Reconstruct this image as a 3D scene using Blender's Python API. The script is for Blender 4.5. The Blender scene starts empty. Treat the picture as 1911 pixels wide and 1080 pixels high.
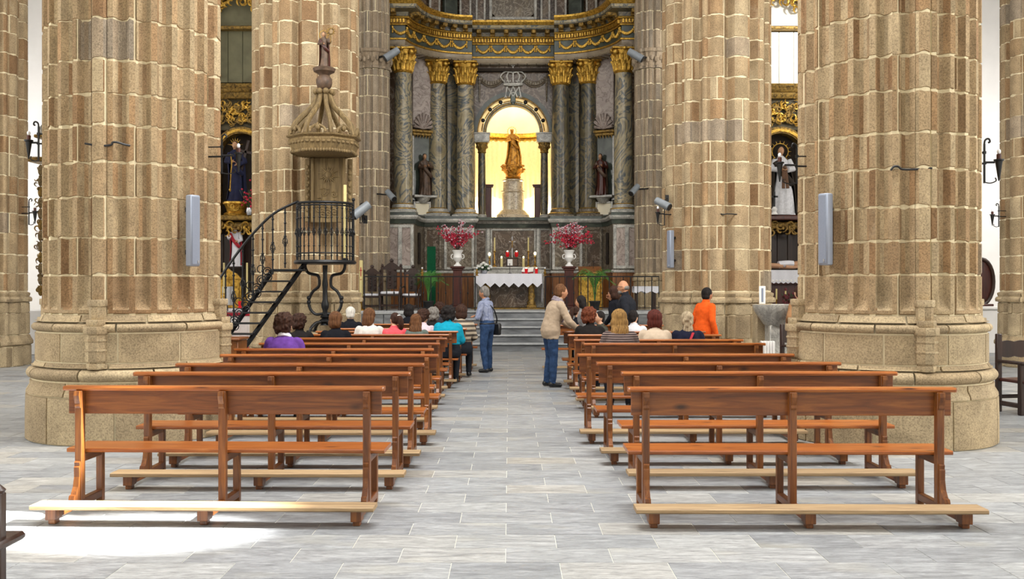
import bpy, bmesh, math, random
import numpy as np
from mathutils import Vector, Matrix, Euler, noise
R = math.radians
PI = math.pi
random.seed(7)
SC = bpy.context.scene
COL = SC.collection
# ------------------------------------------------------------------ camera
cam_data = bpy.data.cameras.new('camera'); cam = bpy.data.objects.new('camera', cam_data); COL.objects.link(cam)
EYE = 1.66
cam.location = (0, 0, EYE); cam.rotation_euler = (R(90), 0, 0)
cam_data.sensor_width = 36; cam_data.lens = 1800 / 1911 * 36
cam_data.shift_x = 5.5 / 1911; cam_data.shift_y = -4 / 1911
cam_data.clip_end = 200
SC.camera = cam
SC.view_settings.view_transform = 'Standard'; SC.view_settings.look = 'None'
SC.view_settings.gamma = 1; SC.view_settings.use_curve_mapping = False
SC.view_settings.exposure = 0.12
# ------------------------------------------------------------------ world and lights
w = bpy.data.worlds.new('sky'); SC.world = w; w.use_nodes = True
bg = w.node_tree.nodes['Background']; bg.inputs['Color'].default_value = (1.0, 0.985, 0.96, 1); bg.inputs['Strength'].default_value = 0.95
def lamp(name, typ, loc, target, energy, color=(1, 1, 1), **kw):
    d = bpy.data.lights.new(name, typ); d.energy = energy; d.color = color
    for k, v in kw.items(): setattr(d, k, v)
    o = bpy.data.objects.new(name, d); COL.objects.link(o); o.location = loc
    o.rotation_euler = (Vector(target) - Vector(loc)).to_track_quat('-Z', 'Y').to_euler()
    return o
for i_, (x_, y_, e_) in enumerate(((14.5, 4.0, 1000), (14.5, 13.0, 900), (-14.5, 3.0, 700), (-14.5, 13.0, 700))):
    lamp('aisle_side_fill', 'AREA', (x_, y_, 7.2), (0, y_ + 1.5, 0.5), e_, (1.0, 0.97, 0.92), shape='RECTANGLE', size=2.0, size_y=3.2)  # area lamps added for side light; the aisle windows are assumed, not built
lamp('nave_overhead_fill', 'AREA', (2.2, 9.5, 12.5), (0.6, 9.5, 0), 3000, (1.0, 0.98, 0.95), shape='RECTANGLE', size=2.6, size_y=15)  # area lamp added overhead for contrast and pew shadows; no vault window exists
lamp('sun_through_window', 'SPOT', (9.5, 6.2, 8.8), (-4.1, 6.60, 0), 190000, (1.0, 0.98, 0.94), spot_size=R(5.0), spot_blend=0.3, shadow_soft_size=0.06)  # spot added to make the sunlit floor patch; window assumed, none built
lamp('added_floor_spot_b', 'SPOT', (9.5, 6.2, 8.8), (-2.5, 6.54, 0), 120000, (1.0, 0.98, 0.94), spot_size=R(4.9), spot_blend=0.8, shadow_soft_size=0.06)  # second spot added to extend the lit floor patch rightwards
lamp('alcove_lamp', 'POINT', (-0.95, 34.2, 4.3), (0, 33, 4), 190, (1.0, 0.78, 0.44), shadow_soft_size=0.12)
lamp('alcove_lamp_b', 'POINT', (1.22, 34.2, 4.3), (0, 33, 4), 190, (1.0, 0.78, 0.44), shadow_soft_size=0.12)
lamp('alcove_ceiling_lamp', 'POINT', (0.135, 33.6, 8.6), (0, 33, 4), 230, (1.0, 0.90, 0.62), shadow_soft_size=0.2)
lamp('side_altar_fill', 'SPOT', (13.5, 19, 8.6), (7.7, 27.0, 8.0), 9000, (1.0, 0.98, 0.94), spot_size=R(24), spot_blend=0.7, shadow_soft_size=0.4)  # spot added to brighten the upper right side altarpiece; no window exists

lamp('aisle_end_fill_left', 'AREA', (-15.6, 24.0, 6.0), (-12.5, 29.0, 3.0), 310, (1.0, 0.98, 0.96), shape='RECTANGLE', size=1.6, size_y=2.6)  # added lamp that brightens the left back wall; no window is built here
lamp('aisle_end_fill_right', 'AREA', (15.6, 24.0, 6.0), (12.5, 29.0, 3.0), 310, (1.0, 0.98, 0.96), shape='RECTANGLE', size=1.6, size_y=2.6)  # added like the left one, to brighten the right back wall
# ------------------------------------------------------------------ helpers
def P(px, py, d):
    return Vector(((px - 950) / 1800 * d, d, EYE - (py - 536) / 1800 * d))
def tag(o, label=None, cat=None, group=None, kind=None):
    if label: o['label'] = label
    if cat: o['category'] = cat
    if group: o['group'] = group
    if kind: o['kind'] = kind
    return o
def thing(name, label, cat, loc=(0, 0, 0), rz=0.0, group=None, kind=None):
    o = bpy.data.objects.new(name, None); COL.objects.link(o)
    o.empty_display_size = 0.1
    o.location = loc; o.rotation_euler = (0, 0, rz)
    return tag(o, label, cat, group, kind)
def copy_tree(o, parent=None):
    c = o.copy(); COL.objects.link(c); c.parent = parent
    for ch in list(o.children): copy_tree(ch, c)
    return c
def dup(root, loc, rz=0.0, label=None, group=None):
    c = copy_tree(root); c.location = loc; c.rotation_euler = (0, 0, rz)
    if label: c['label'] = label
    if group: c['group'] = group
    return c
def frame_from(d, up=Vector((0, 0, 1))):
    d = d.normalized()
    if abs(d.dot(up)) > 0.98: up = Vector((0, 1, 0))
    x = d.cross(up).normalized(); y = x.cross(d).normalized()
    return x, y
def smooth_path(pts, n=6):
    pts = [Vector(p) for p in pts]; out = []
    for i in range(len(pts) - 1):
        p0 = pts[max(i - 1, 0)]; p1 = pts[i]; p2 = pts[i + 1]; p3 = pts[min(i + 2, len(pts) - 1)]
        for k in range(n):
            t = k / n
            out.append(0.5 * ((2 * p1) + (p2 - p0) * t + (2 * p0 - 5 * p1 + 4 * p2 - p3) * t * t + (3 * p1 - p0 - 3 * p2 + p3) * t ** 3))
    out.append(pts[-1]); return out
class MB:
    def __init__(s): s.v = []; s.f = []; s.m = []; s.M = None
    def add(s, vs, fs, mi=0):
        b = len(s.v)
        if s.M is not None: vs = [s.M @ Vector(v) for v in vs]
        s.v.extend([tuple(v) for v in vs]); s.f.extend([tuple(i + b for i in f) for f in fs]); s.m.extend([mi] * len(fs))
        return s
    def box(s, c, size, bev=0.0, rot=None, mi=0, taper=1.0):
        hx, hy, hz = size[0] / 2, size[1] / 2, size[2] / 2
        c = Vector(c); rm = rot.to_matrix() if isinstance(rot, Euler) else rot
        def T(p):
            k = taper if p[2] > 0 else 1.0
            p = Vector((p[0] * k, p[1] * k, p[2]))
            return c + (rm @ p if rm is not None else p)
        if bev <= 0:
            vs = [T((x, y, z)) for z in (-hz, hz) for y in (-hy, hy) for x in (-hx, hx)]
            fs = [(0, 2, 3, 1), (4, 5, 7, 6), (0, 1, 5, 4), (2, 6, 7, 3), (0, 4, 6, 2), (1, 3, 7, 5)]
            return s.add(vs, fs, mi)
        b = min(bev, hx * .9, hy * .9, hz * .9)
        vs = []; idx = {}
        for sx in (-1, 1):
            for sy in (-1, 1):
                for sz in (-1, 1):
                    for a in range(3):
                        p = [sx * (hx - b), sy * (hy - b), sz * (hz - b)]
                        p[a] = (sx, sy, sz)[a] * (hx, hy, hz)[a]
                        idx[(sx, sy, sz, a)] = len(vs); vs.append(T(p))
        fs = []
        for a in range(3):
            o = [i for i in range(3) if i != a]
            for sg in (-1, 1):
                q = []
                for (p1, p2) in ((-1, -1), (1, -1), (1, 1), (-1, 1)):
                    k = [0, 0, 0]; k[a] = sg; k[o[0]] = p1; k[o[1]] = p2; q.append(idx[(*k, a)])
                if (sg > 0) == (a == 1): q.reverse()
                fs.append(tuple(q))
        for a in range(3):
            o = [i for i in range(3) if i != a]
            for s1 in (-1, 1):
                for s2 in (-1, 1):
                    q = []
                    for e, ax in ((-1, o[0]), (1, o[0]), (1, o[1]), (-1, o[1])):
                        k = [0, 0, 0]; k[a] = e; k[o[0]] = s1; k[o[1]] = s2; q.append(idx[(*k, ax)])
                    if (s1 * s2 > 0) == (a == 1): q.reverse()
                    fs.append(tuple(reversed(q)))
        for sx in (-1, 1):
            for sy in (-1, 1):
                for sz in (-1, 1):
                    q = [idx[(sx, sy, sz, a)] for a in range(3)]
                    if sx * sy * sz < 0: q.reverse()
                    fs.append(tuple(q))
        return s.add(vs, fs, mi)
    def tube(s, pts, r, n=8, mi=0, cap=True, flat=1.0, up=Vector((0, 0, 1)), close=False):
        pts = [Vector(p) for p in pts]; N = len(pts)
        if not hasattr(r, '__len__'): r = [r] * N
        vs = []; fs = []
        px = None
        for i, p in enumerate(pts):
            if close: d = pts[(i + 1) % N] - pts[i - 1]
            else: d = pts[min(i + 1, N - 1)] - pts[max(i - 1, 0)]
            if d.length < 1e-9: d = Vector((0, 0, 1))
            if px is None: x, y = frame_from(d, up)
            else:
                dn = d.normalized(); x = (px - dn * px.dot(dn))
                if x.length < 1e-6: x, y = frame_from(d, up)
                else: x.normalize(); y = x.cross(dn).normalized()
            px = x
            for k in range(n):
                a = 2 * PI * k / n; vs.append(p + (x * math.cos(a) + y * math.sin(a) * flat) * r[i])
        M = N if close else N - 1
        for i in range(M):
            j = (i + 1) % N
            for k in range(n):
                k2 = (k + 1) % n; fs.append((i * n + k, j * n + k, j * n + k2, i * n + k2))
        if cap and not close:
            fs.append(tuple(range(n))); fs.append(tuple((N - 1) * n + k for k in reversed(range(n))))
        return s.add(vs, fs, mi)
    def loft(s, rings, mi=0, cap=True, closed=True):
        n = len(rings[0]); vs = [p for r in rings for p in r]; fs = []
        for i in range(len(rings) - 1):
            for k in range(n if closed else n - 1):
                k2 = (k + 1) % n; fs.append((i * n + k, i * n + k2, (i + 1) * n + k2, (i + 1) * n + k))
        if cap and closed:
            fs.append(tuple(reversed(range(n)))); fs.append(tuple((len(rings) - 1) * n + k for k in range(n)))
        return s.add(vs, fs, mi)
    def lathe(s, prof, n=24, c=(0, 0, 0), a0=0.0, a1=2 * PI, mi=0, fr=None, ends=False):
        full = abs(a1 - a0 - 2 * PI) < 1e-6; cols = n if full else n + 1; rings = []
        for (r, z) in prof:
            ring = []
            for k in range(cols):
                a = a0 + (a1 - a0) * k / n; rr = r * (fr(a, z) if fr else 1)
                ring.append(Vector((c[0] + rr * math.cos(a), c[1] + rr * math.sin(a), c[2] + z)))
            rings.append(ring)
        return s.loft(rings, mi, cap=full, closed=full)
    def ell(s, c, r, nu=14, nv=9, mi=0, rot=None, fn=None):
        c = Vector(c); r = r if hasattr(r, '__len__') else (r, r, r); rings = []
        for j in range(nv + 1):
            t = PI * j / nv; ring = []
            z = -math.cos(t); q = max(math.sin(t), 1e-3)
            for k in range(nu):
                a = 2 * PI * k / nu; p = Vector((r[0] * q * math.cos(a), r[1] * q * math.sin(a), r[2] * z))
                if fn: p = fn(p)
                if rot is not None: p = rot @ p
                ring.append(c + p)
            rings.append(ring)
        return s.loft(rings, mi)
    def prism(s, poly, h, M=None, mi=0):
        """poly in local xy, extruded along local +z by h, then matrix M"""
        n = len(poly); vs = [Vector((p[0], p[1], 0)) for p in poly] + [Vector((p[0], p[1], h)) for p in poly]
        if M is not None: vs = [M @ v for v in vs]
        fs = [tuple(reversed(range(n))), tuple(range(n, 2 * n))] + [(i, (i + 1) % n, n + (i + 1) % n, n + i) for i in range(n)]
        return s.add(vs, fs, mi)
    def sweep(s, path, prof, mi=0, side=1, cap=True):
        """path: [(x,y)], prof: closed [(off,z)]; off>0 goes to the viewer side (right of the direction of travel when side=1)"""
        pts = [Vector((p[0], p[1])) for p in path]; N = len(pts); rings = []
        for i in range(N):
            d0 = (pts[i] - pts[i - 1]).normalized() if i > 0 else None
            d1 = (pts[i + 1] - pts[i]).normalized() if i < N - 1 else None
            n0 = Vector((d0.y, -d0.x)) * side if d0 else None
            n1 = Vector((d1.y, -d1.x)) * side if d1 else None
            if n0 is None: nn = n1
            elif n1 is None: nn = n0
            else:
                nn = n0 + n1; nn = nn / max(nn.length_squared / 2, 0.35)
            rings.append([Vector((pts[i].x + nn.x * o, pts[i].y + nn.y * o, z)) for (o, z) in prof])
        return s.loft(rings, mi, cap=cap)
    def build(s, name, mat, parent=None, ang=40, world=False, loc=None):
        me = bpy.data.meshes.new(name)
        vs = s.v
        off = None
        if world and parent is not None:
            r = parent
            while r.parent is not None: r = r.parent
            off = Vector(r.location)
        if loc is not None: off = Vector(loc)
        if off is not None: vs = [(a - off.x, b - off.y, c - off.z) for a, b, c in vs]
        me.from_pydata([tuple(v) for v in vs], [], s.f)
        ms = mat if isinstance(mat, (list, tuple)) else [mat]
        for m in ms: me.materials.append(m)
        if len(ms) > 1: me.polygons.foreach_set('material_index', s.m)
        fix_normals(me)
        if ang:
            me.polygons.foreach_set('use_smooth', [True] * len(me.polygons))
            if ang < 180: me.set_sharp_from_angle(angle=R(ang))
        me.update()
        o = bpy.data.objects.new(name, me); COL.objects.link(o)
        if parent is not None: o.parent = parent
        if loc is not None and parent is None: o.location = loc
        return o
def fix_normals(me):
    bm = bmesh.new(); bm.from_mesh(me)
    bmesh.ops.recalc_face_normals(bm, faces=bm.faces)
    bm.to_mesh(me); bm.free()
def obj_of(me, name, parent=None):
    o = bpy.data.objects.new(name, me); COL.objects.link(o)
    if parent is not None: o.parent = parent
    return o
def remesh(mb, voxel, smooth=2, fac=0.5):
    me = bpy.data.meshes.new('tmp'); me.from_pydata(mb.v, [], mb.f); fix_normals(me)
    o = bpy.data.objects.new('tmp', me); COL.objects.link(o)
    m = o.modifiers.new('r', 'REMESH'); m.mode = 'VOXEL'; m.voxel_size = voxel
    if smooth:
        m2 = o.modifiers.new('s', 'SMOOTH'); m2.factor = fac; m2.iterations = smooth
    dg = bpy.context.evaluated_depsgraph_get()
    out = bpy.data.meshes.new_from_object(o.evaluated_get(dg))
    bpy.data.objects.remove(o); bpy.data.meshes.remove(me)
    return out
def mesh_arrays(me):
    n = len(me.vertices); co = np.empty(n * 3); me.vertices.foreach_get('co', co); co = co.reshape(-1, 3)
    no = np.empty(n * 3); me.vertices.foreach_get('normal', no); no = no.reshape(-1, 3)
    fs = [tuple(p.vertices) for p in me.polygons]
    return co, no, fs
# ------------------------------------------------------------------ materials
def nd(nt, typ, inp=None, **props):
    n = nt.nodes.new(typ)
    for k, v in props.items(): setattr(n, k, v)
    for k, v in (inp or {}).items():
        s = n.inputs[k]
        if isinstance(v, bpy.types.NodeSocket): nt.links.new(v, s)
        else: s.default_value = v
    return n
def c4(c): return (c[0], c[1], c[2], 1.0)
def hexc(h):
    h = h.lstrip('#'); v = [int(h[i:i + 2], 16) / 255 for i in (0, 2, 4)]
    return tuple(x / 12.92 if x <= 0.04045 else ((x + 0.055) / 1.055) ** 2.4 for x in v)
def ramp(nt, fac, stops, interp='LINEAR'):
    n = nd(nt, 'ShaderNodeValToRGB', {'Fac': fac}); cr = n.color_ramp; cr.interpolation = interp
    while len(cr.elements) < len(stops): cr.elements.new(0.5)
    for e, (p, c) in zip(cr.elements, stops): e.position = p; e.color = c4(c)
    return n.outputs['Color']
def math_(nt, op, a, b=0.0, c=0.0):
    n = nt.nodes.new('ShaderNodeMath'); n.operation = op
    for i, v in enumerate((a, b, c)):
        if isinstance(v, bpy.types.NodeSocket): nt.links.new(v, n.inputs[i])
        else: n.inputs[i].default_value = v
    return n.outputs[0]
def mix(nt, fac, a, b, mode='MIX'):
    n = nt.nodes.new('ShaderNodeMix'); n.data_type = 'RGBA'; n.blend_type = mode
    for i, v in ((0, fac), (6, a), (7, b)):
        if isinstance(v, bpy.types.NodeSocket): nt.links.new(v, n.inputs[i])
        else: n.inputs[i].default_value = v if i == 0 else c4(v)
    return n.outputs[2]
def newmat(name, rough=0.6, metal=0.0, spec=0.5):
    m = bpy.data.materials.new(name); m.use_nodes = True; nt = m.node_tree
    b = nt.nodes['Principled BSDF']; b.inputs['Roughness'].default_value = rough; b.inputs['Metallic'].default_value = metal
    b.inputs['Specular IOR Level'].default_value = spec
    return m, nt, b
def coords(nt, scale=(1, 1, 1), rnd=True, kind='Object'):
    tc = nd(nt, 'ShaderNodeTexCoord')
    v = tc.outputs[kind]
    if rnd:
        oi = nd(nt, 'ShaderNodeObjectInfo')
        gi = nd(nt, 'ShaderNodeNewGeometry')
        s = math_(nt, 'ADD', oi.outputs['Random'], gi.outputs['Random Per Island'])
        s = math_(nt, 'MULTIPLY', s, 37.0)
        v = nd(nt, 'ShaderNodeVectorMath', {0: v, 1: s}, operation='ADD').outputs[0]
    return nd(nt, 'ShaderNodeMapping', {'Vector': v, 'Scale': scale}).outputs[0]
def rand01(nt):
    oi = nd(nt, 'ShaderNodeObjectInfo'); gi = nd(nt, 'ShaderNodeNewGeometry')
    return math_(nt, 'FRACT', math_(nt, 'ADD', math_(nt, 'MULTIPLY', oi.outputs['Random'], 5.0), gi.outputs['Random Per Island']))
def noise_(nt, v, scale, detail=3, rough=0.55, dist=0.0):
    return nd(nt, 'ShaderNodeTexNoise', {'Vector': v, 'Scale': scale, 'Detail': detail, 'Roughness': rough, 'Distortion': dist}).outputs[0]
def bump(nt, b, h, strength=0.3, dist=0.01):
    n = nd(nt, 'ShaderNodeBump', {'Height': h, 'Strength': strength, 'Distance': dist})
    nt.links.new(n.outputs[0], b.inputs['Normal'])
MATS = {}
def plain(name, col, rough=0.6, metal=0.0, var=0.12, scale=8.0, bmp=0.0, emit=0.0, spec=0.5):
    if name in MATS: return MATS[name]
    m, nt, b = newmat(name, rough, metal, spec); v = coords(nt)
    n = noise_(nt, v, scale, 4)
    c = ramp(nt, n, [(0.3, tuple(x * (1 - var) for x in col)), (0.7, tuple(min(1, x * (1 + var)) for x in col))])
    nt.links.new(c, b.inputs['Base Color'])
    if bmp: bump(nt, b, noise_(nt, v, scale * 4, 3), bmp, 0.01)
    if emit:
        b.inputs['Emission Color'].default_value = c4(col); b.inputs['Emission Strength'].default_value = emit
    MATS[name] = m; return m
def stone(name, stops, rough=0.9, speck=0.5, tint=None):
    m, nt, b = newmat(name, rough, 0, 0.2); v = coords(nt); r = rand01(nt)
    c = ramp(nt, r, stops)
    n1 = noise_(nt, v, 3.0, 3); c = mix(nt, 0.45, c, ramp(nt, n1, [(0.35, (0.35, 0.34, 0.33)), (0.7, (0.75, 0.74, 0.72))]), 'OVERLAY')
    n2 = noise_(nt, v, 60, 3, 0.75); c = mix(nt, speck, c, ramp(nt, n2, [(0.36, (0.12, 0.11, 0.10)), (0.56, (0.62, 0.61, 0.58))]), 'OVERLAY')
    n3 = noise_(nt, v, 1.6, 5, 0.7); c = mix(nt, ramp(nt, n3, [(0.60, (0, 0, 0)), (0.78, (0.45, 0.45, 0.45))]), c, hexc('#d3c4a4'))
    nt.links.new(c, b.inputs['Base Color'])
    h = math_(nt, 'ADD', math_(nt, 'MULTIPLY', n2, 0.5), noise_(nt, v, 22, 4)); bump(nt, b, h, 0.5, 0.012)
    return m
M_STONE = stone('granite_ashlar', [(0.0, hexc('#8b7459')), (0.18, hexc('#a59173')), (0.36, hexc('#9d886b')), (0.54, hexc('#ae9d80')), (0.7, hexc('#958468')), (0.86, hexc('#9c8060')), (1.0, hexc('#80654a'))])
M_STONE_B = stone('granite_base', [(0.0, hexc('#9c8a6e')), (0.5, hexc('#b0a083')), (1.0, hexc('#93836a'))])
M_STONE_G = stone('granite_grey', [(0.0, hexc('#8a7a66')), (0.5, hexc('#a39480')), (1.0, hexc('#7d7468'))])
M_STONE_P = stone('granite_worn_edge', [(0.0, hexc('#d2c3a2')), (0.5, hexc('#dccfb2')), (1.0, hexc('#c9b896'))])
M_MORTAR = plain('lime_mortar', hexc('#dccfae'), 0.95, var=0.1, scale=14, bmp=0.4, spec=0.1)
M_PLASTER = plain('white_plaster', hexc('#e9e7e4'), 0.95, var=0.03, scale=2, spec=0.1)
def slate():
    m, nt, b = newmat('grey_marble_floor', 0.42, 0, 0.4); v = coords(nt, (1.0, 4.5, 1.0)); r = rand01(nt)
    base = ramp(nt, r, [(0, hexc('#7e8184')), (0.3, hexc('#909395')), (0.55, hexc('#86898c')), (0.8, hexc('#9a9c9c')), (0.95, hexc('#98958e')), (1, hexc('#777a7f'))])
    n1 = noise_(nt, v, 2.6, 6, 0.66, 1.6); n2 = noise_(nt, v, 9.0, 7, 0.75, 1.2)
    c = mix(nt, 0.75, base, ramp(nt, n1, [(0.28, (0.22, 0.22, 0.23)), (0.5, (0.5, 0.5, 0.5)), (0.72, (0.78, 0.78, 0.78))]), 'OVERLAY')
    c = mix(nt, 0.5, c, ramp(nt, n2, [(0.34, (0.2, 0.2, 0.2)), (0.52, (0.5, 0.5, 0.5)), (0.7, (0.72, 0.72, 0.72))]), 'OVERLAY')
    n3 = noise_(nt, coords(nt, (1, 2.0, 1)), 1.1, 2); c = mix(nt, ramp(nt, n3, [(0.62, (0, 0, 0)), (0.8, (0.16, 0.16, 0.16))]), c, hexc('#d8cfae'))
    nt.links.new(c, b.inputs['Base Color']); bump(nt, b, n2, 0.06, 0.01)
    return m
M_FLOOR = slate()
M_GROUT = plain('pale_grout', hexc('#d2d0c4'), 0.9, var=0.08)
def grey_step():
    m, nt, b = newmat('grey_step_marble', 0.5, 0, 0.4); v = coords(nt, (1.0, 2.0, 4.0))
    n1 = noise_(nt, v, 3.2, 6, 0.7, 1.2)
    c = ramp(nt, n1, [(0.3, hexc('#7b7d80')), (0.5, hexc('#a3a5a6')), (0.72, hexc('#c6c7c6'))])
    nt.links.new(c, b.inputs['Base Color']); return m
M_STEP = grey_step()
def wood(name, axis, dark, mid, light, rough=0.36, knots=True):
    m, nt, b = newmat(name, rough, 0, 0.5)
    sc = [16, 16, 16]; sc[axis] = 1.1
    v = coords(nt, tuple(sc)); n1 = noise_(nt, v, 1.4, 5, 0.62, 1.1); n2 = noise_(nt, v, 5.5, 3, 0.6)
    c = ramp(nt, n1, [(0.25, dark), (0.48, mid), (0.75, light)])
    c = mix(nt, 0.35, c, ramp(nt, n2, [(0.3, (0.3, 0.3, 0.3)), (0.7, (0.62, 0.62, 0.62))]), 'OVERLAY')
    r = rand01(nt); c = mix(nt, 0.55, c, ramp(nt, r, [(0, (0.36, 0.35, 0.34)), (1, (0.62, 0.61, 0.60))]), 'OVERLAY')
    if knots:
        s2 = [5, 5, 5]; s2[axis] = 2.2
        vo = nd(nt, 'ShaderNodeTexVoronoi', {'Vector': coords(nt, tuple(s2)), 'Scale': 1.0, 'Randomness': 1.0}).outputs['Distance']
        c = mix(nt, ramp(nt, vo, [(0.04, (0.9, 0.9, 0.9)), (0.16, (0, 0, 0))]), c, tuple(x * 0.35 for x in dark))
    nt.links.new(c, b.inputs['Base Color']); bump(nt, b, n2, 0.08, 0.004)
    return m
_d, _m, _l = hexc('#46220e'), hexc('#713d18'), hexc('#935a27')
M_WX = wood('varnished_pine_board', 0, _d, _m, _l)
M_WY = wood('varnished_pine_runner', 1, _d, hexc('#683a18'), hexc('#885226'))
M_WZ = wood('varnished_pine_post', 2, _d, hexc('#70401a'), hexc('#935c28'))
M_WTOP = wood('varnished_pine_top', 0, hexc('#6c3611'), hexc('#96521f'), hexc('#b27032'), 0.3)
M_WORN = wood('worn_kneeler_wood', 0, hexc('#735d42'), hexc('#957c5a'), hexc('#ad9570'), 0.6, False)
M_DARKW = wood('dark_walnut', 2, hexc('#1a0f0b'), hexc('#2c1a12'), hexc('#3d261a'), 0.4, False)
M_REDW = wood('red_mahogany', 2, hexc('#26100c'), hexc('#421a12'), hexc('#5a281a'), 0.35, False)
M_BROWNW = wood('brown_panel_wood', 2, hexc('#4a2a14'), hexc('#7a4a22'), hexc('#a8713a'), 0.45, False)
M_OLDW = wood('old_carved_wood', 2, hexc('#4e3f26'), hexc('#77633f'), hexc('#9a845a'), 0.7, False)
def marble(name, stops, scale=1.2, dist=3.5, stretch=(1, 1, 1), rough=0.3, vein=None):
    m, nt, b = newmat(name, rough, 0, 0.5); v = coords(nt, stretch)
    n1 = noise_(nt, v, scale, 4, 0.55, dist)
    c = ramp(nt, n1, stops)
    n2 = noise_(nt, v, scale * 3.1, 5, 0.6, dist * 0.7)
    if vein: 
        w_ = math_(nt, 'ABSOLUTE', math_(nt, 'SUBTRACT', n2, 0.5))
        c = mix(nt, ramp(nt, w_, [(0.0, (0.85, 0.85, 0.85)), (0.035, (0, 0, 0))]), c, vein)
    c = mix(nt, 0.3, c, ramp(nt, n2, [(0.3, (0.28, 0.28, 0.28)), (0.7, (0.7, 0.7, 0.7))]), 'OVERLAY')
    nt.links.new(c, b.inputs['Base Color'])
    return m
M_RISER = marble('dark_grey_riser', [(0.3, hexc('#4e5052')), (0.5, hexc('#6e7072')), (0.7, hexc('#8b8d8e'))], 2.2, 1.5, (.4, 1, 1.5), 0.5)
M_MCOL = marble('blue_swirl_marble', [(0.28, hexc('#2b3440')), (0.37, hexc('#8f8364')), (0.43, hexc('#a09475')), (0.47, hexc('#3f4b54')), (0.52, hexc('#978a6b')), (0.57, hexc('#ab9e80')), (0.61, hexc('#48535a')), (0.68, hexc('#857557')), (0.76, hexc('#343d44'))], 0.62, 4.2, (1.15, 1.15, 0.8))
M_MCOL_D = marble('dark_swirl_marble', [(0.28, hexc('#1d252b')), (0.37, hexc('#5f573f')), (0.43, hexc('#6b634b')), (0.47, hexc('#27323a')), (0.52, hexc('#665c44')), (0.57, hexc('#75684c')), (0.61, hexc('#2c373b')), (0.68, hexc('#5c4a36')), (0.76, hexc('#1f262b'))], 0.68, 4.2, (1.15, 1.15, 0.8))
M_MRED = marble('brown_red_marble', [(0.3, hexc('#3a2c22')), (0.45, hexc('#5a4836')), (0.55, hexc('#47382a')), (0.7, hexc('#70614c'))], 0.9, 2.2, vein=hexc('#97897a'))
M_MPINK = marble('pink_grey_marble', [(0.3, hexc('#8f8078')), (0.5, hexc('#b0a298')), (0.7, hexc('#9b8c84'))], 0.8, 2.0, vein=hexc('#6d5f58'))
M_MGREEN = marble('green_slate_marble', [(0.3, hexc('#262b27')), (0.5, hexc('#3b423a')), (0.7, hexc('#525a4e'))], 1.5, 2.0)
M_MGREY = marble('pale_grey_marble', [(0.3, hexc('#8b8b85')), (0.5, hexc('#b4b2aa')), (0.7, hexc('#cfccc2'))], 1.6, 2.5, vein=hexc('#77756f'))
M_MPANEL = marble('mottled_panel_marble', [(0.3, hexc('#4a4236')), (0.45, hexc('#6b6050')), (0.55, hexc('#564b3c')), (0.7, hexc('#877a64'))], 0.8, 3.0, vein=hexc('#a59c8c'))
M_MWHITE = marble('cracked_white_marble', [(0.3, hexc('#b6a58a')), (0.7, hexc('#d6c8ac'))], 1.5, 2, vein=hexc('#54402c'))
M_BRICKW = marble('soffit_stone', [(0.3, hexc('#6c6052')), (0.5, hexc('#93856f')), (0.7, hexc('#7e725f'))], 2.0, 1.0)
def gold(name, col, dark, rough=0.35, metal=0.75, sc=14):
    m, nt, b = newmat(name, rough, metal); v = coords(nt); n = noise_(nt, v, sc, 4, 0.6)
    nt.links.new(ramp(nt, n, [(0.32, dark), (0.58, col)]), b.inputs['Base Color']); bump(nt, b, noise_(nt, v, sc * 2, 3), 0.5, 0.02)
    return m
M_GOLD = gold('gilt', hexc('#d9ae4e'), hexc('#7d5a1e'))
M_GOLDD = gold('aged_gilt', hexc('#9c7c3c'), hexc('#3f3018'), 0.5, 0.5)
M_BRASS = gold('brass', hexc('#b8924a'), hexc('#7a5c26'), 0.3, 0.9)
M_IRON = plain('black_iron', hexc('#17181a'), 0.4, 0.3, var=0.25, scale=20, bmp=0.2)
M_SILVER = plain('silver', hexc('#b9bcc2'), 0.3, 0.8)
M_SPEAK = plain('silver_grille', hexc('#8f97a6'), 0.5, 0.2, var=0.05)
M_SPEAKF = plain('grille_mesh_grey', hexc('#7f8797'), 0.6, 0.1, var=0.08, scale=120)
M_BLACK = plain('black_plastic', hexc('#101012'), 0.5)
M_WHITE = plain('white_porcelain', hexc('#e6e4df'), 0.35, var=0.03)
M_CLOTHW = plain('white_linen', hexc('#dcdce2'), 0.9, var=0.07, scale=60, bmp=0.3)
M_REDC = plain('red_cloth', hexc('#a3182a'), 0.8)
M_CREAM = plain('cream_plaster', hexc('#efe6cc'), 0.85, var=0.06, scale=3)
M_CURT = plain('cream_curtain', hexc('#dccfa8'), 0.85, var=0.08, scale=12)
M_WAX = plain('candle_wax', hexc('#d9c98a'), 0.5, var=0.05)
M_REDGL = plain('red_glass', hexc('#b80d18'), 0.15, var=0.1, emit=0.35)
M_FLAME = plain('flame', hexc('#ffe2a0'), 0.5, emit=9.0)
M_BULB = plain('lamp_globe', hexc('#e8eaee'), 0.15, var=0.04)
M_LEAF = plain('palm_leaf', hexc('#4f8a3c'), 0.5, var=0.3, scale=3)
M_LEAFD = plain('dark_leaf', hexc('#31502c'), 0.6, var=0.3, scale=5)
M_TWIG = plain('twig', hexc('#3b2a24'), 0.8)
M_BLOSR = plain('red_blossom', hexc('#b3203a'), 0.7, var=0.3, scale=4)
M_BLOSP = plain('pale_blossom', hexc('#cbb0b8'), 0.7, var=0.2, scale=4)
M_BLOSW = plain('white_petal', hexc('#e9e9e2'), 0.7, var=0.05)
M_POT = plain('black_pot', hexc('#1b1b1b'), 0.5)
M_GLASSG = plain('green_glass', hexc('#2f7d58'), 0.1, var=0.05)
_b = M_GLASSG.node_tree.nodes['Principled BSDF']; _b.inputs['Transmission Weight'].default_value = 0.65; _b.inputs['IOR'].default_value = 1.05
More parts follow.
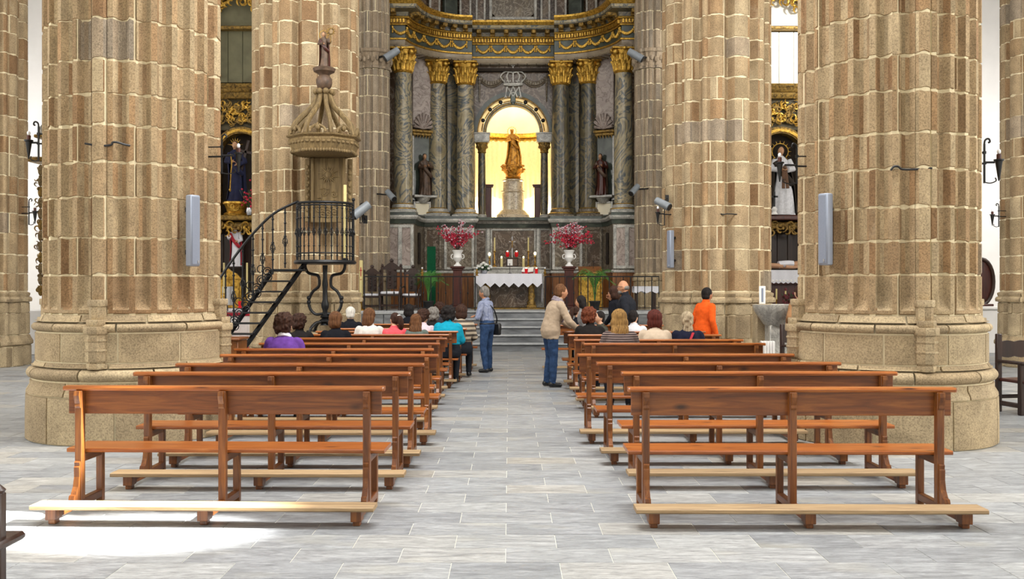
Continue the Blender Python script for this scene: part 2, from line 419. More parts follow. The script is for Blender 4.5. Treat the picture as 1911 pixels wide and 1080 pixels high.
M_NAVY = plain('navy_velvet', hexc('#151a3a'), 0.9, var=0.3)
M_SKINW = plain('carved_flesh', hexc('#b98d6a'), 0.5)
M_GOWN = plain('white_silk_gown', hexc('#cfcfd2'), 0.5, var=0.15, scale=18, bmp=0.3)
M_DARKIN = plain('dark_niche', hexc('#2a2118'), 0.9, var=0.3)
M_GREENP = plain('green_grey_painted_board', hexc('#6d6a50'), 0.7, var=0.18, scale=3)
M_WHITEP = plain('white_painted_board', hexc('#e4e2d6'), 0.7, var=0.05, scale=3)
M_POLY = plain('polychrome_dark', hexc('#5a4636'), 0.55, var=0.5, scale=9)
M_GOLDST = gold('gilded_statue', hexc('#c98f35'), hexc('#6e4312'), 0.4, 0.55, 9)
# ------------------------------------------------------------------ setting: floor, walls, steps
mb = MB(); mb.box((0, 13, -0.052), (36, 44, 0.096)); floor = mb.build('floor', M_GROUT, ang=0); tag(floor, kind='structure')
TL, TD = 0.652, 0.326
tmb = MB(); tmb.box((0, 0, -0.012), (TL - 0.005, TD - 0.003, 0.024), 0.001)
tile_me = None; near = []; far = []
for j in range(62):
    y0 = 5.825 - 3 * TD + j * TD; yc = y0 + TD / 2
    for i in range(-24, 25):
        xc = -0.021 + (i + (0.5 if (j - 3) % 2 == 0 else 0.0)) * TL
        if yc > 25.0 or abs(xc) > 15.5: continue
        if abs(xc) < 0.56 * yc + 0.3: near.append((yc, xc))
        else: far.append((yc, xc))
near.sort()
far += near[290:]; near = near[:290]
for (yc, xc) in near:
    if tile_me is None:
        o = tmb.build('floor_tile', M_FLOOR, floor, ang=0); tile_me = o.data
    else: o = obj_of(tile_me, 'floor_tile', floor)
    o.location = (xc, yc, random.uniform(-0.0012, 0.0))
mb = MB()
for (yc, xc) in far:
    mb.box((xc, yc, -0.012), (TL - 0.005, TD - 0.004, 0.024))
tag(mb.build('floor_tile', M_FLOOR, floor, ang=0), kind='stuff')
def wall(name, c, s, mat):
    m = MB(); m.box((c[0] - c[0], 0, s[2] / 2), s); o = m.build(name, mat, ang=0, loc=None); o.location = c; return tag(o, kind='structure')
wall('wall_left', (-16.2, 10.5, 0), (0.4, 44, 10.74), M_PLASTER)
wall('wall_right', (16.2, 10.5, 0), (0.4, 44, 10.74), M_PLASTER)
wall('wall_entrance', (0, -8.0, 0), (32, 0.4, 12), M_PLASTER)
for nm_, x_ in (('ceiling_left', -11.0), ('ceiling_right', 11.0)):
    mb = MB(); mb.box((x_, 10.5, 10.9), (11.0, 37.0, 0.3)); tag(mb.build(nm_, M_PLASTER, ang=0), kind='structure')
wall('wall_back_left', (-10.6, 29.2, 0), (11.2, 0.4, 12), M_PLASTER)
wall('wall_back_right', (10.6, 29.2, 0), (11.2, 0.4, 12), M_PLASTER)
wall('wall_apse_left', (-4.85, 32.6, 0), (0.4, 7.0, 13.4), M_STONE_G)
wall('wall_apse_right', (4.95, 32.6, 0), (0.4, 7.0, 13.4), M_STONE_G)
wall('wall_apse_back', (0.05, 36.9, 0), (10.2, 0.4, 13.4), M_STONE_G)
mb = MB(); mb.box((0.05, 32.4, 13.6), (10.6, 10.2, 0.3)); tag(mb.build('ceiling', M_STONE_G, ang=0), kind='structure')
PZ = 1.0
mb = MB(); mb.box((0.05, 32.0, PZ / 2), (9.2, 9.6, PZ)); tag(mb.build('floor_presbytery', M_STEP, ang=0), kind='structure')
# platform front slabs
for sx in (-1, 1):
    for k in range(3):
        m = MB(); m.box((0, 0, (PZ - 0.1) / 2), (0.62, 0.08, PZ - 0.1), 0.012)
        if k == 0 and sx == -1: plat = thing('platform_facing', 'grey marble slabs facing the raised presbytery beside the steps', 'platform', (0.05, 27.16, 0), kind='structure')
        o = m.build('slab', M_RISER, plat); o.location = (sx * (2.62 + k * 0.64), 0, 0)
    m = MB(); m.box((sx * 3.25, 0, PZ - 0.05), (1.94, 0.16, 0.1), 0.02); m.build('coping', M_STEP, plat)
steps = thing('altar_steps', 'five grey marble steps with rounded nosings rising to the altar', 'steps', (0.05, 25.1, 0))
for k in range(5):
    m = MB(); y0 = k * 0.42; y1 = 2.09
    m.box((0, (y0 + 0.03 + y1) / 2, 0.2 * k + 0.08), (4.5, y1 - y0 - 0.03, 0.16)); o = m.build('riser', M_RISER, steps, ang=0)
    m = MB(); prof = [(-0.0, 0.2 * k + 0.16), (0.025, 0.2 * k + 0.165), (0.035, 0.2 * k + 0.18), (0.025, 0.2 * k + 0.197), (0.0, 0.2 * k + 0.2), (-(y1 - y0), 0.2 * k + 0.2), (-(y1 - y0), 0.2 * k + 0.16)]
    m.sweep([(-2.28, y0), (2.28, y0)], prof); m.build('tread', M_STEP, steps)

# ------------------------------------------------------------------ pillars
def prof_near():
    th = []; rf = []; rp = []; brk = []
    def put(a, f, p, b=False):
        th.append(a); rf.append(f); rp.append(p)
        if b: brk.append(len(th) - 1)
    for q in range(4):
        a0 = q * PI / 2
        for k in range(-3, 4):                       # colonnette
            t = k / 3 * R(5.0); put(a0 + t, 1.0 + 0.055 * math.sqrt(max(0, 1 - (k / 3) ** 2)) - 0.012, 1.0, k == 3)
        pitch = R(80) / 6
        for i in range(6):
            s = a0 + R(5) + i * pitch
            f0 = R(3.7)
            put(s + R(0.3), 1.0, 1.0); put(s + f0 - R(0.05), 1.004, 1.0, i % 2 == 1)
            for u, dp in ((0.10, .040), (0.24, .068), (0.5, .082), (0.76, .068), (0.90, .040)):
                put(s + f0 + (pitch - f0) * u, 1.0 - dp, 1.0)
            put(s + pitch, 1.0, 1.0)
    return th, rf, rp, brk
def prof_mid():
    th = []; rf = []; rp = []; brk = []
    def put(a, f, b=False):
        th.append(a); rf.append(f); rp.append(1.0)
        if b: brk.append(len(th) - 1)
    for q in range(4):
        a0 = q * PI / 2 + R(6)
        # cluster: big half round, fillet, hollow, thin shaft pair, hollow
        for (wd, kind) in ((17, 'round'), (3, 'fil'), (12, 'hol'), (4, 'fil'), (7, 'round2'), (3, 'fil'), (11, 'hol'), (6, 'round2'), (3, 'fil'), (12, 'round'), (3, 'fil'), (9, 'hol')):
            wd = R(wd)
            if kind == 'fil':
                put(a0 + wd * 0.12, 1.0); put(a0 + wd * 0.88, 1.0, True)
            else:
                n = 6
                for k in range(n):
                    u = (k + 0.5) / n; sn = math.sin(PI * u)
                    r = {'round': 1.0 + 0.06 * sn ** 0.6 - 0.01, 'round2': 1.0 + 0.035 * sn ** 0.6, 'hol': 0.992 - 0.125 * sn ** 0.6}[kind]
                    put(a0 + wd * u, r, k == 3 and wd > R(10))
            a0 += wd
    return th, rf, rp, brk
PN, PM = prof_near(), prof_mid()
def pillar_stone(prof, Rr, i0, i1, rows, gap=0.016):
    """rows: [(z, off, k)] of the visible face from bottom to top"""
    th, rf, rp, _ = prof; n = len(th)
    idx = list(range(i0, i1 + 1))
    def pt(i, off, k, da=0.0):
        a = th[i % n] + (2 * PI if i >= n else 0) + da
        r = Rr * (rp[i % n] + (rf[i % n] - rp[i % n]) * k) + off
        return (r * math.cos(a), r * math.sin(a))
    z0, z1 = rows[0][0], rows[-1][0]
    full = [(z0 + 0.004, rows[0][1] - 0.03, rows[0][2])] + [(max(z, z0 + gap) if j == 0 else (min(z, z1 - gap) if j == len(rows) - 1 else z), o, k) for j, (z, o, k) in enumerate(rows)] + [(z1 - 0.004, rows[-1][1] - 0.03, rows[-1][2])]
    ga = gap / Rr
    m = MB(); vs = []; cols = len(idx) + 2
    for (z, off, k) in full:
        line = [pt(idx[0], off - 0.03, k, ga * 0.4)] + [pt(i, off, k, ga if i == idx[0] else (-ga if i == idx[-1] else 0)) for i in idx] + [pt(idx[-1], off - 0.03, k, -ga * 0.4)]
        jz = [0.0] * cols if len(full) > 6 else [((noise.noise(Vector((i0 * 1.7 + q_ * .31, z * 9.1, Rr * 5))) * .022) + (noise.noise(Vector((i0 + q_ * 1.3, z * 7, 2))) * .014)) * (1 if z < (z0 + z1) / 2 else -1) for q_ in range(cols)]
        vs += [(x, y, z + j_) for (x, y), j_ in zip(line, jz)]
    for r in range(len(full) - 1):
        for c in range(cols - 1):
            pale = 1 if (False and 1 <= c < cols - 2 and rf[idx[c - 1] % n] > .995 and rf[idx[c] % n] > .995 and rf[idx[c] % n] < 1.006) else 0
            m.f.append((r * cols + c, r * cols + c + 1, (r + 1) * cols + c + 1, (r + 1) * cols + c)); m.m.append(pale)
    m.v = vs; return m
def splits(brk, n, rnd, lo, hi):
    """choose break indices round the circle so that stones span lo..hi break steps"""
    out = []; i = rnd.randrange(len(brk)); start = i; tot = len(brk)
    used = 0
    while used < tot:
        st = rnd.randint(lo, hi)
        if tot - used - st < lo: st = tot - used
        a = brk[i % tot]; b = brk[(i + st) % tot]
        if b <= a: b += n
        out.append((a, b)); i += st; used += st
    return out
def core(prof, Rr, zrows, parent):
    th, rf, rp, _ = prof; m = MB(); rings = []
    for (z, off, k) in zrows:
        rings.append([Vector(((Rr * (p + (f - p) * k) + off - 0.009) * math.cos(a), (Rr * (p + (f - p) * k) + off - 0.009) * math.sin(a), z)) for a, f, p in zip(th, rf, rp)])
    m.loft(rings); return m.build('mortar', M_MORTAR, parent, ang=30)
def ring_stones(prof_rz, n_st, parent, rnd, mat, name='base_stone', a_off=0.0, seg=7):
    for k in range(n_st):
        a0 = a_off + 2 * PI * k / n_st; a1 = a_off + 2 * PI * (k + 1) / n_st
        rm = sum(r for r, z in prof_rz) / len(prof_rz); g = 0.010 / rm
        p = [(prof_rz[0][0] - 0.03, prof_rz[0][1] + 0.004), (prof_rz[0][0], prof_rz[0][1] + 0.01)] + prof_rz[1:-1] + [(prof_rz[-1][0], prof_rz[-1][1] - 0.01), (prof_rz[-1][0] - 0.03, prof_rz[-1][1] - 0.004)]
        m = MB(); rings = []
        for j in range(-1, seg + 2):
            jj = min(max(j, 0), seg); a = a0 + g + (a1 - a0 - 2 * g) * jj / seg; d = 0.03 if j in (-1, seg + 1) else 0
            rings.append([Vector(((r - d) * math.cos(a), (r - d) * math.sin(a), z)) for r, z in p])
        m.loft(rings, cap=False, closed=False); m.build(name, mat, parent, ang=40)
def torus_prof(r, z0, z1, bulge, n=7):
    return [(r + bulge * math.sin(PI * k / (n - 1)) ** 0.8, z0 + (z1 - z0) * k / (n - 1)) for k in range(n)]
def octa(r, z0, z1, m, c, n=8):
    m.lathe([(r * 0.96, z0), (r, z0 + 0.012), (r, z1 - 0.012), (r * 0.96, z1)], n, (c[0], c[1], 0), PI / 8, 2 * PI + PI / 8)
def near_pillar(label, cx, cy, seed):
    rnd = random.Random(seed); Rr = 0.957
    t = thing('fluted_pillar', label, 'pillar', (cx, cy, 0))
    core(PN, Rr, [(1.36, -0.004, 1), (9.2, -0.004, 1)], t)
    m = MB(); m.lathe([(1.115, 0.0), (1.11, 0.48), (1.068, 0.6), (1.065, 0.66), (1.015, 0.8), (1.022, 0.9), (1.02, 1.17), (0.99, 1.25), (0.93, 1.38)], 64); m.build('mortar', M_MORTAR, t)
    z = 1.37; first = True
    while z < 8.9:
        h = rnd.uniform(0.33, 0.44) if not first else 0.42
        for (a, b) in splits(PN[3], len(PN[0]), rnd, 2, 3):
            if first: rows = [(z, 0, 0.0), (z + 0.05, 0, 0.0), (z + 0.075, 0, 0.45), (z + 0.11, 0, 0.75), (z + 0.17, 0, 0.95), (z + 0.22, 0, 1), (z + h, 0, 1)]
            else: rows = [(z, 0, 1), (z + h, 0, 1)]
            pillar_stone(PN, Rr, a, b, rows).build('stone_block', [M_STONE if rnd.random() > .03 else M_STONE_G, M_STONE_P], t, ang=24)
        z += h; first = False
    o = rnd.uniform(0, 1)
    ring_stones([(1.13, 0.0), (1.13, 0.3), (1.125, 0.50)], 9, t, rnd, M_STONE_B, a_off=o)
    ring_stones([(1.125, 0.50), (1.12, 0.54), (1.085, 0.60), (1.085, 0.655)], 9, t, rnd, M_STONE_B, a_off=o + .2)
    ring_stones(torus_prof(1.06, 0.655, 0.80, 0.062), 9, t, rnd, M_STONE_B, a_off=o + .35)
    ring_stones([(1.07, 0.80), (1.05, 0.815), (1.032, 0.86)], 8, t, rnd, M_STONE_B, a_off=o + .1)
    ring_stones([(1.032, 0.86), (1.03, 1.0), (1.03, 1.175)], 10, t, rnd, M_STONE_B, a_off=o + .5)
    ring_stones(torus_prof(1.02, 1.175, 1.285, 0.048), 9, t, rnd, M_STONE_B, a_off=o)
    ring_stones([(1.035, 1.285), (0.99, 1.30), (0.963, 1.37)], 9, t, rnd, M_STONE_B, a_off=o + .3)
    for q in range(4):
        a = q * PI / 2; m = MB(); c = (1.005 * math.cos(a), 1.005 * math.sin(a))
        octa(0.105, 0.80, 0.86, m, c); octa(0.095, 0.86, 0.90, m, c); octa(0.115, 0.88, 1.20, m, c); octa(0.125, 0.985, 1.01, m, c); octa(0.125, 1.09, 1.115, m, c); octa(0.135, 1.17, 1.25, m, c)
        octa(0.105, 1.25, 1.32, m, c); octa(0.085, 1.32, 1.48, m, (0.985 * math.cos(a), 0.985 * math.sin(a))); octa(0.10, 1.46, 1.53, m, (0.985 * math.cos(a), 0.985 * math.sin(a)))
        m.build('colonnette_base', M_STONE_B, t, ang=30)
    return t
near_pillar('thick fluted granite pillar on a round base, front left, with a crack in a joint', -4.34, 11.16, 3)
near_pillar('thick fluted granite pillar on a round base, front right, behind the nearest right-hand pews', 4.25, 10.85, 5)
def compound_pillar(name, label, cx, cy, Rr, seed, ztop, prof=PM, mat=M_STONE, lo=3, hi=6, hh=(0.36, 0.46), cap=None, z0=1.5, sc=1.0):
    rnd = random.Random(seed); t = thing(name, label, 'pillar', (cx, cy, 0))
    core(prof, Rr, [(0, 0.085 * sc, 0.4), (0.43, 0.085 * sc, 0.4), (0.5, 0.04 * sc, 0.85), (z0 - 0.2, 0.025 * sc, 0.95), (z0, 0.0, 1), (z0 + .1, -.002, 1), (ztop, -.002, 1)], t)
    rowsets = [[(0.0, 0.10, 0.35), (0.42, 0.10, 0.35)], [(0.42, 0.10, 0.35), (0.46, 0.13, 0.5), (0.52, 0.13, 0.5), (0.58, 0.08, 0.8), (0.66, 0.05, 0.85)],
               [(0.66, 0.05, 0.85), (0.95, 0.045, 0.9), (1.12, 0.045, 0.9)], [(1.12, 0.045, 0.9), (z0 - 0.16, 0.04, 0.9)],
               [(z0 - 0.16, 0.05, 0.9), (z0 - 0.14, 0.085, 0.9), (z0 - 0.09, 0.095, 0.9), (z0 - 0.05, 0.075, 0.95), (z0 - 0.03, 0.03, 1), (z0, 0.045, 1), (z0 + 0.04, 0.05, 1), (z0 + 0.08, 0.0, 1)]]
    for rows in rowsets:
        rows = [(a, b * sc, c) for a, b, c in rows]
        for (a, b) in splits(prof[3], len(prof[0]), rnd, lo, hi): pillar_stone(prof, Rr, a, b, rows).build('base_stone', [M_STONE_B, M_STONE_B], t, ang=30)
    z = z0 + 0.08
    while z < ztop:
        h = rnd.uniform(*hh)
        if cap and z < cap < z + h + 0.2:
            rows = [(z, 0, 1), (cap - 0.02, 0, 1)]
            for (a, b) in splits(prof[3], len(prof[0]), rnd, lo, hi): pillar_stone(prof, Rr, a, b, rows).build('stone_block', [mat, M_STONE_P], t, ang=24)
            m = MB(); ring = [(cap - 0.02, 0.02, 1), (cap, 0.06, .9), (cap + 0.06, 0.06, .9), (cap + 0.08, 0.02, .9), (cap + 0.3, 0.05, .8), (cap + 0.45, 0.10, .6), (cap + 0.47, 0.15, .5), (cap + 0.56, 0.16, .5), (cap + 0.58, 0.11, .5)]
            th, rf, rp, _ = prof
            m.loft([[Vector(((Rr * (p + (f - p) * k) + off) * math.cos(a), (Rr * (p + (f - p) * k) + off) * math.sin(a), zz)) for a, f, p in zip(th, rf, rp)] for (zz, off, k) in ring])
            for k in range(26):
                a = 2 * PI * k / 26; m.ell(((Rr + .05) * math.cos(a), (Rr + .05) * math.sin(a), cap + 0.25 + 0.05 * (k % 2)), (0.06, 0.06, 0.09), 8, 5)
            m.build('capital', M_STONE_G, t, ang=35); z = cap + 0.58; continue
        for (a, b) in splits(prof[3], len(prof[0]), rnd, lo, hi):
            pillar_stone(prof, Rr, a, b, [(z, 0, 1), (z + h, 0, 1)]).build('stone_block', [mat if rnd.random() > .04 else M_STONE_G, M_STONE_P], t, ang=24)
        z += h
    return t
compound_pillar('clustered_pillar', 'clustered granite pillar behind the iron pulpit', -4.25, 20.2, 1.05, 11, 8.6)
compound_pillar('clustered_pillar', 'clustered granite pillar behind the person in orange, right of the altar', 4.25, 19.8, 1.045, 12, 8.6)
compound_pillar('slender_pillar', 'slender clustered pillar with a leafy capital, left of the altarpiece', -4.12, 29.2, 0.49, 13, 10.6, mat=M_STONE_G, lo=5, hi=9, hh=(.45, .62), cap=8.2, z0=2.0, sc=.7)
compound_pillar('slender_pillar', 'slender clustered pillar with a leafy capital, right of the altarpiece', 4.31, 29.2, 0.49, 14, 10.6, mat=M_STONE_G, lo=5, hi=9, hh=(.45, .62), cap=8.2, z0=2.0, sc=.7)
compound_pillar('aisle_pillar', 'pale granite aisle pillar cut by the left edge of the photo', -11.47, 20.5, 1.08, 15, 8.3)
compound_pillar('aisle_pillar', 'pale granite aisle pillar cut by the right edge of the photo', 11.46, 20.3, 0.98, 16, 8.3)

# ------------------------------------------------------------------ pews
def make_pew(L=2.4):
    t = thing('pew', 'x', 'pew')
    B = 0.004
    def part(name, mat, *boxes, ang=30):
        m = MB()
        for c, s in boxes: m.box(c, s, B)
        return m.build(name, mat, t, ang=ang)
    m = MB(); rp = [(-0.045, 0.893), (-0.053, 0.903), (-0.053, 0.913), (-0.046, 0.925), (0.046, 0.925), (0.053, 0.913), (0.053, 0.903), (0.045, 0.893)]
    m.loft([[Vector((x * (L / 2 + dx), y * k, z)) for y, z in rp] for x, dx, k in ((-1, 0, .8), (-1, -0.012, 1), (1, -0.012, 1), (1, 0, .8))]); m.build('top_rail', M_WTOP, t, ang=30)
    part('backrest_board', M_WX, ((0, 0.012, 0.805), (L - 0.05, 0.026, 0.178)))
    m = MB(); sp = [(0.015, 0.425), (0.01, 0.432), (0.01, 0.447), (0.018, 0.455), (0.36, 0.455), (0.372, 0.448), (0.372, 0.434), (0.36, 0.425)]
    m.loft([[Vector((x, y, z)) for y, z in sp] for x in (-L / 2 + .005, L / 2 - .005)]); m.build('seat', M_WTOP, t, ang=30)
    m = MB(); kp = [(-0.52, 0.112), (-0.525, 0.12), (-0.522, 0.138), (-0.51, 0.143), (-0.345, 0.143), (-0.335, 0.138), (-0.332, 0.12), (-0.34, 0.112)]
    m.loft([[Vector((x, y + d, z)) for y, z in kp] for x, d in ((-L / 2, 0.004), (-L / 4, 0.0), (0, 0.003), (L / 4, -0.002), (L / 2, 0.003))]); m.build('kneeler', M_WORN, t, ang=30)
    for i, fx in enumerate((-0.447, 0.0, 0.447)):
        x = fx * L
        part('post', M_WZ, ((x, -0.034, 0.488), (0.052, 0.062, 0.81)))
        part('front_leg', M_WZ, ((x, 0.305, 0.2125), (0.05, 0.05, 0.425)))
        part('runner', M_WY, ((x, -0.05, 0.062), (0.05, 0.66, 0.055)))
        part('seat_support', M_WY, ((x, 0.14, 0.39), (0.045, 0.28, 0.06)))
        part('kneeler_block', M_WZ, ((x, -0.43, 0.072), (0.075, 0.10, 0.08)), ((x, -0.425, 0.02), (0.05, 0.07, 0.04)))
        m = MB(); M4 = Matrix.Translation((x - 0.02, 0, 0)) @ Matrix(((0, 0, 1, 0), (1, 0, 0, 0), (0, 1, 0, 0), (0, 0, 0, 1)))
        m.prism([(-0.062, 0.892), (-0.062, 0.77), (-0.07, 0.765), (-0.078, 0.78), (-0.074, 0.80), (-0.09, 0.835), (-0.098, 0.86), (-0.09, 0.892)], 0.04, M4); m.build('corbel', M_WZ, t, ang=0)
        if i != 1:
            m = MB(); m.prism([(-0.062, 0.09), (-0.062, 0.36), (-0.072, 0.375), (-0.085, 0.365), (-0.08, 0.34), (-0.09, 0.33), (-0.088, 0.26), (-0.105, 0.19), (-0.14, 0.14), (-0.165, 0.135), (-0.175, 0.11), (-0.165, 0.09)], 0.04, M4)
            m.build('scroll_brace', M_WZ, t, ang=0)
    return t
ordn = ['nearest', 'second', 'third', 'fourth', 'fifth', 'sixth', 'seventh', 'eighth', 'ninth', 'tenth', 'farthest']
pew0 = make_pew(); usedp = [False]
def place_pew(x, y, rz, label, group):
    if not usedp[0]:
        usedp[0] = True; pew0.location = (x, y, 0); pew0.rotation_euler = (0, 0, R(rz)); pew0['label'] = label; pew0['group'] = group; return pew0
    return dup(pew0, (x, y, 0), R(rz), label, group)
LP = [(7.19, -.922, -1.5), (8.38, -.854, -.3), (9.36, -.824, .2), (10.62, -.775, 0), (11.62, -.907, .3), (12.8, -.917, -.2), (14.1, -.909, 0), (15.2, -.946, .2), (16.3, -.86, 0), (17.4, -.764, -.2), (19.5, -.64, 0)]
RP = [(7.1, .875, -.4), (8.42, .978, .2), (9.5, .86, 0), (10.7, .755, -.2), (12.75, .985, .2), (13.68, .918, 0), (15.1, .92, .2), (16.2, .895, 0), (19.0, .64, 0)]
for i, (y, x, rz) in enumerate(LP):
    place_pew(x - 1.2, y, rz, 'varnished wooden pew left of the aisle, %s to the camera' % ('nearest' if i == 0 else ('farthest of the left row' if i == len(LP) - 1 else ordn[i] + ' from nearest')), 'pews left of the aisle')
for i, (y, x, rz) in enumerate(RP):
    place_pew(x + 1.2, y, rz, 'varnished wooden pew right of the aisle, %s to the camera' % ('nearest' if i == 0 else ('farthest of the right row' if i == len(RP) - 1 else ordn[i] + ' from nearest')), 'pews right of the aisle')
# ------------------------------------------------------------------ altarpiece (retablo)
UX = 0.135
alt = thing('altarpiece', 'tall curved altarpiece of swirled marble columns with gilded capitals and a lit arched niche', 'altarpiece', (UX, 32.0, PZ))
AW = Vector((UX, 32.0, PZ))
class AB(MB):
    """mesh in altarpiece plan coordinates (u, y, absolute z)"""
    def out(s, name, mat, parent=None, ang=35):
        s.v = [(a, b - AW.y, c - AW.z) for a, b, c in s.v]
        return MB.build(s, name, mat, parent or alt, ang=ang)
def side_path(off_end=0.0, full=True, ub=-3.34, uc=-1.35, ya=29.75, yc=31.62, n=12):
    p = [(-3.9, ya)]
    for k in range(n + 1):
        f = R(8 + (90 - 8) * k / n)
        p.append((uc - (uc - ub) * math.cos(f) / math.cos(R(8)), ya + (yc - ya) * (math.sin(f) - math.sin(R(8))) / (1 - math.sin(R(8)))))
    return p
def mir(path): return [(-u, y) for u, y in reversed(path)]
SPL = side_path(); SPR = mir(SPL)
CPATH = [(-1.36, 32.18), (1.36, 32.18)]
def along(path):
    ds = [0]
    for a, b in zip(path[:-1], path[1:]): ds.append(ds[-1] + math.hypot(b[0] - a[0], b[1] - a[1]))
    def at(s):
        for i in range(len(path) - 1):
            if s <= ds[i + 1] or i == len(path) - 2:
                t = (s - ds[i]) / (ds[i + 1] - ds[i]); a, b = path[i], path[i + 1]
                dx, dy = b[0] - a[0], b[1] - a[1]; l = math.hypot(dx, dy)
                return (a[0] + dx * t, a[1] + dy * t), (dx / l, dy / l)
    return at, ds[-1]
for path, back in ((SPL, 0.75), (CPATH, 0.5), (SPR, 0.75)):
    for (name, mat, prof) in (
        ('architrave', M_BRICKW, [(-back, 9.13), (-0.02, 9.13), (0.0, 9.16), (0.0, 9.30), (-back, 9.30)]),
        ('gilt_fillet', M_GOLD, [(0.0, 9.29), (0.045, 9.30), (0.05, 9.34), (0.02, 9.36), (-back, 9.36), (-back, 9.29)]),
        ('frieze', M_MGREEN, [(0.0, 9.35), (0.0, 9.74), (-back, 9.74), (-back, 9.35)]),
        ('gilt_fillet', M_GOLD, [(-back, 9.74), (0.06, 9.74), (0.07, 9.77), (0.05, 9.79), (-back, 9.79)]),
        ('dentil_ground', M_GOLDD, [(-back, 9.79), (0.05, 9.79), (0.05, 9.93), (-back, 9.93)]),
        ('gilt_fillet', M_GOLD, [(-back, 9.93), (0.15, 9.93), (0.17, 9.96), (0.15, 9.99), (-back, 9.99)]),
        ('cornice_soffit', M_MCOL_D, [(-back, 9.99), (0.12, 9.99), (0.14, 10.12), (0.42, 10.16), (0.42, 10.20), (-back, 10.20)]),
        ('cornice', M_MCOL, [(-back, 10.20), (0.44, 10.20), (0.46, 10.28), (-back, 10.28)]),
        ('gilt_cornice_edge', M_GOLD, [(-back, 10.28), (0.48, 10.28), (0.56, 10.36), (0.57, 10.42), (-back, 10.44)])):
        m = AB(); m.sweep(path, prof); m.out(name, mat)
    at, ln = along(path)
    n = int(ln / 0.095)
    for k in range(n):
        (u, y), (dx, dy) = at((k + 0.5) * ln / n); m = AB()
        m.M = Matrix.Translation((u + dy * 0.085, y - dx * 0.085, 9.86)) @ Matrix.Rotation(math.atan2(dy, dx), 4, 'Z')
        m.box((0, 0, 0), (0.055, 0.08, 0.11)); m.out('dentil', M_GOLD, ang=0)
    n = max(4, int(ln / 0.42))
    for k in range(n):
        (u, y), (dx, dy) = at((k + 0.5) * ln / n); m = AB()
        m.M = Matrix.Translation((u + dy * 0.28, y - dx * 0.28, 10.08)) @ Matrix.Rotation(math.atan2(dy, dx), 4, 'Z')
        m.box((0, 0, 0.02), (0.16, 0.30, 0.12), 0.02); m.tube([(-0.08, 0.1, -0.05), (0.08, 0.1, -0.05)], 0.05, 8); m.box((0, -0.17, 0.0), (0.12, 0.04, 0.12), 0.015); m.out('cornice_bracket', M_GOLDD)
    n = 5 if path is CPATH else 6
    for k in range(n):                                     # garlands on the frieze
        s0 = ln * (0.04 + 0.92 * k / n); s1 = ln * (0.04 + 0.92 * (k + 1) / n); m = AB(); pts = []
        for j in range(13):
            t = j / 12; (u, y), (dx, dy) = at(s0 + (s1 - s0) * (0.06 + 0.88 * t)); sag = 4 * t * (1 - t)
            p = Vector((u + dy * 0.03, y - dx * 0.03, 9.66 - 0.18 * sag)); pts.append(p)
            m.ell(p, (0.035 + 0.022 * sag, 0.03, 0.03 + 0.022 * sag), 7, 5)
        m.tube(pts, 0.022, 6)
        for e in (0, 12):
            m.tube([pts[e], pts[e] - Vector((0, 0, 0.16))], [0.012, 0.03], 6); m.ell(pts[e] + Vector((0, 0, 0.03)), 0.035, 7, 5)
        m.out('garland', M_GOLD)
# soffit grid (coffer stones) under the side entablatures
for sgn in (-1, 1):
    path = SPL if sgn < 0 else SPR
    at, ln = along(path)
    n = 16
    for k in range(n):
        for r in range(3):
            (u, y), (dx, dy) = at((k + 0.5) * ln / n); m = AB()
            o = -(0.13 + r * 0.22)
            m.M = Matrix.Translation((u + dy * o, y - dx * o, 9.12)) @ Matrix.Rotation(math.atan2(dy, dx), 4, 'Z')
            m.box((0, 0, 0), (ln / n * (1 + o * 0.0) - 0.02, 0.2, 0.03), 0.008); m.out('soffit_slab', M_BRICKW, ang=0)
for k in range(9):
    for r in range(2):
        m = AB(); m.box((-1.24 + k * 0.31, 32.32 + r * 0.22, 9.12), (0.29, 0.2, 0.03), 0.008); m.out('soffit_slab', M_BRICKW, ang=0)
# attic above the cornice
ATT = [(-4.3, 31.2), (-2.9, 32.2), (-1.5, 33.0), (-1.5, 32.9), (1.5, 32.9), (1.5, 33.0), (2.9, 32.2), (4.3, 31.2)]
m = AB(); m.sweep(ATT, [(0, 10.3), (0, 13.2), (-0.3, 13.2), (-0.3, 10.3)]); m.out('attic_wall', M_MRED, ang=0)
def flat_panel(u, y, z, wd, ht, name, mat, mat2, yaw=0.0, fr=0.09, notch=0.0):
    """framed panel facing -y with centre (u,y,z)"""
    M4 = Matrix.Translation((u, y, z)) @ Matrix.Rotation(yaw, 4, 'Z')
    f = AB(); f.M = M4
    for (c, s) in (((-wd / 2 + fr / 2, 0, 0), (fr, 0.08, ht)), ((wd / 2 - fr / 2, 0, 0), (fr, 0.08, ht)), ((0, 0, ht / 2 - fr / 2), (wd - 2 * fr, 0.08, fr)), ((0, 0, -ht / 2 + fr / 2), (wd - 2 * fr, 0.08, fr))):
        f.box(c, s, 0.015)
    fo = f.out(name, mat, ang=0)
    m = AB(); m.M = M4; w2, h2 = wd / 2 - fr, ht / 2 - fr
    q = notch; poly = [(-w2 + q, -h2), (w2 - q, -h2), (w2, -h2 + q), (w2, h2 - q), (w2 - q, h2), (-w2 + q, h2), (-w2, h2 - q), (-w2, -h2 + q)] if q else [(-w2, -h2), (w2, -h2), (w2, h2), (-w2, h2)]
    m.prism(poly, 0.03, Matrix.Translation((0, 0.02, 0)) @ Matrix.Rotation(R(90), 4, 'X')); m.out('panel', mat2, fo, ang=0)
    return fo
flat_panel(0, 32.7, 11.25, 1.62, 1.05, 'panel_frame', M_MGREY, M_MPANEL, fr=0.1, notch=0.12)
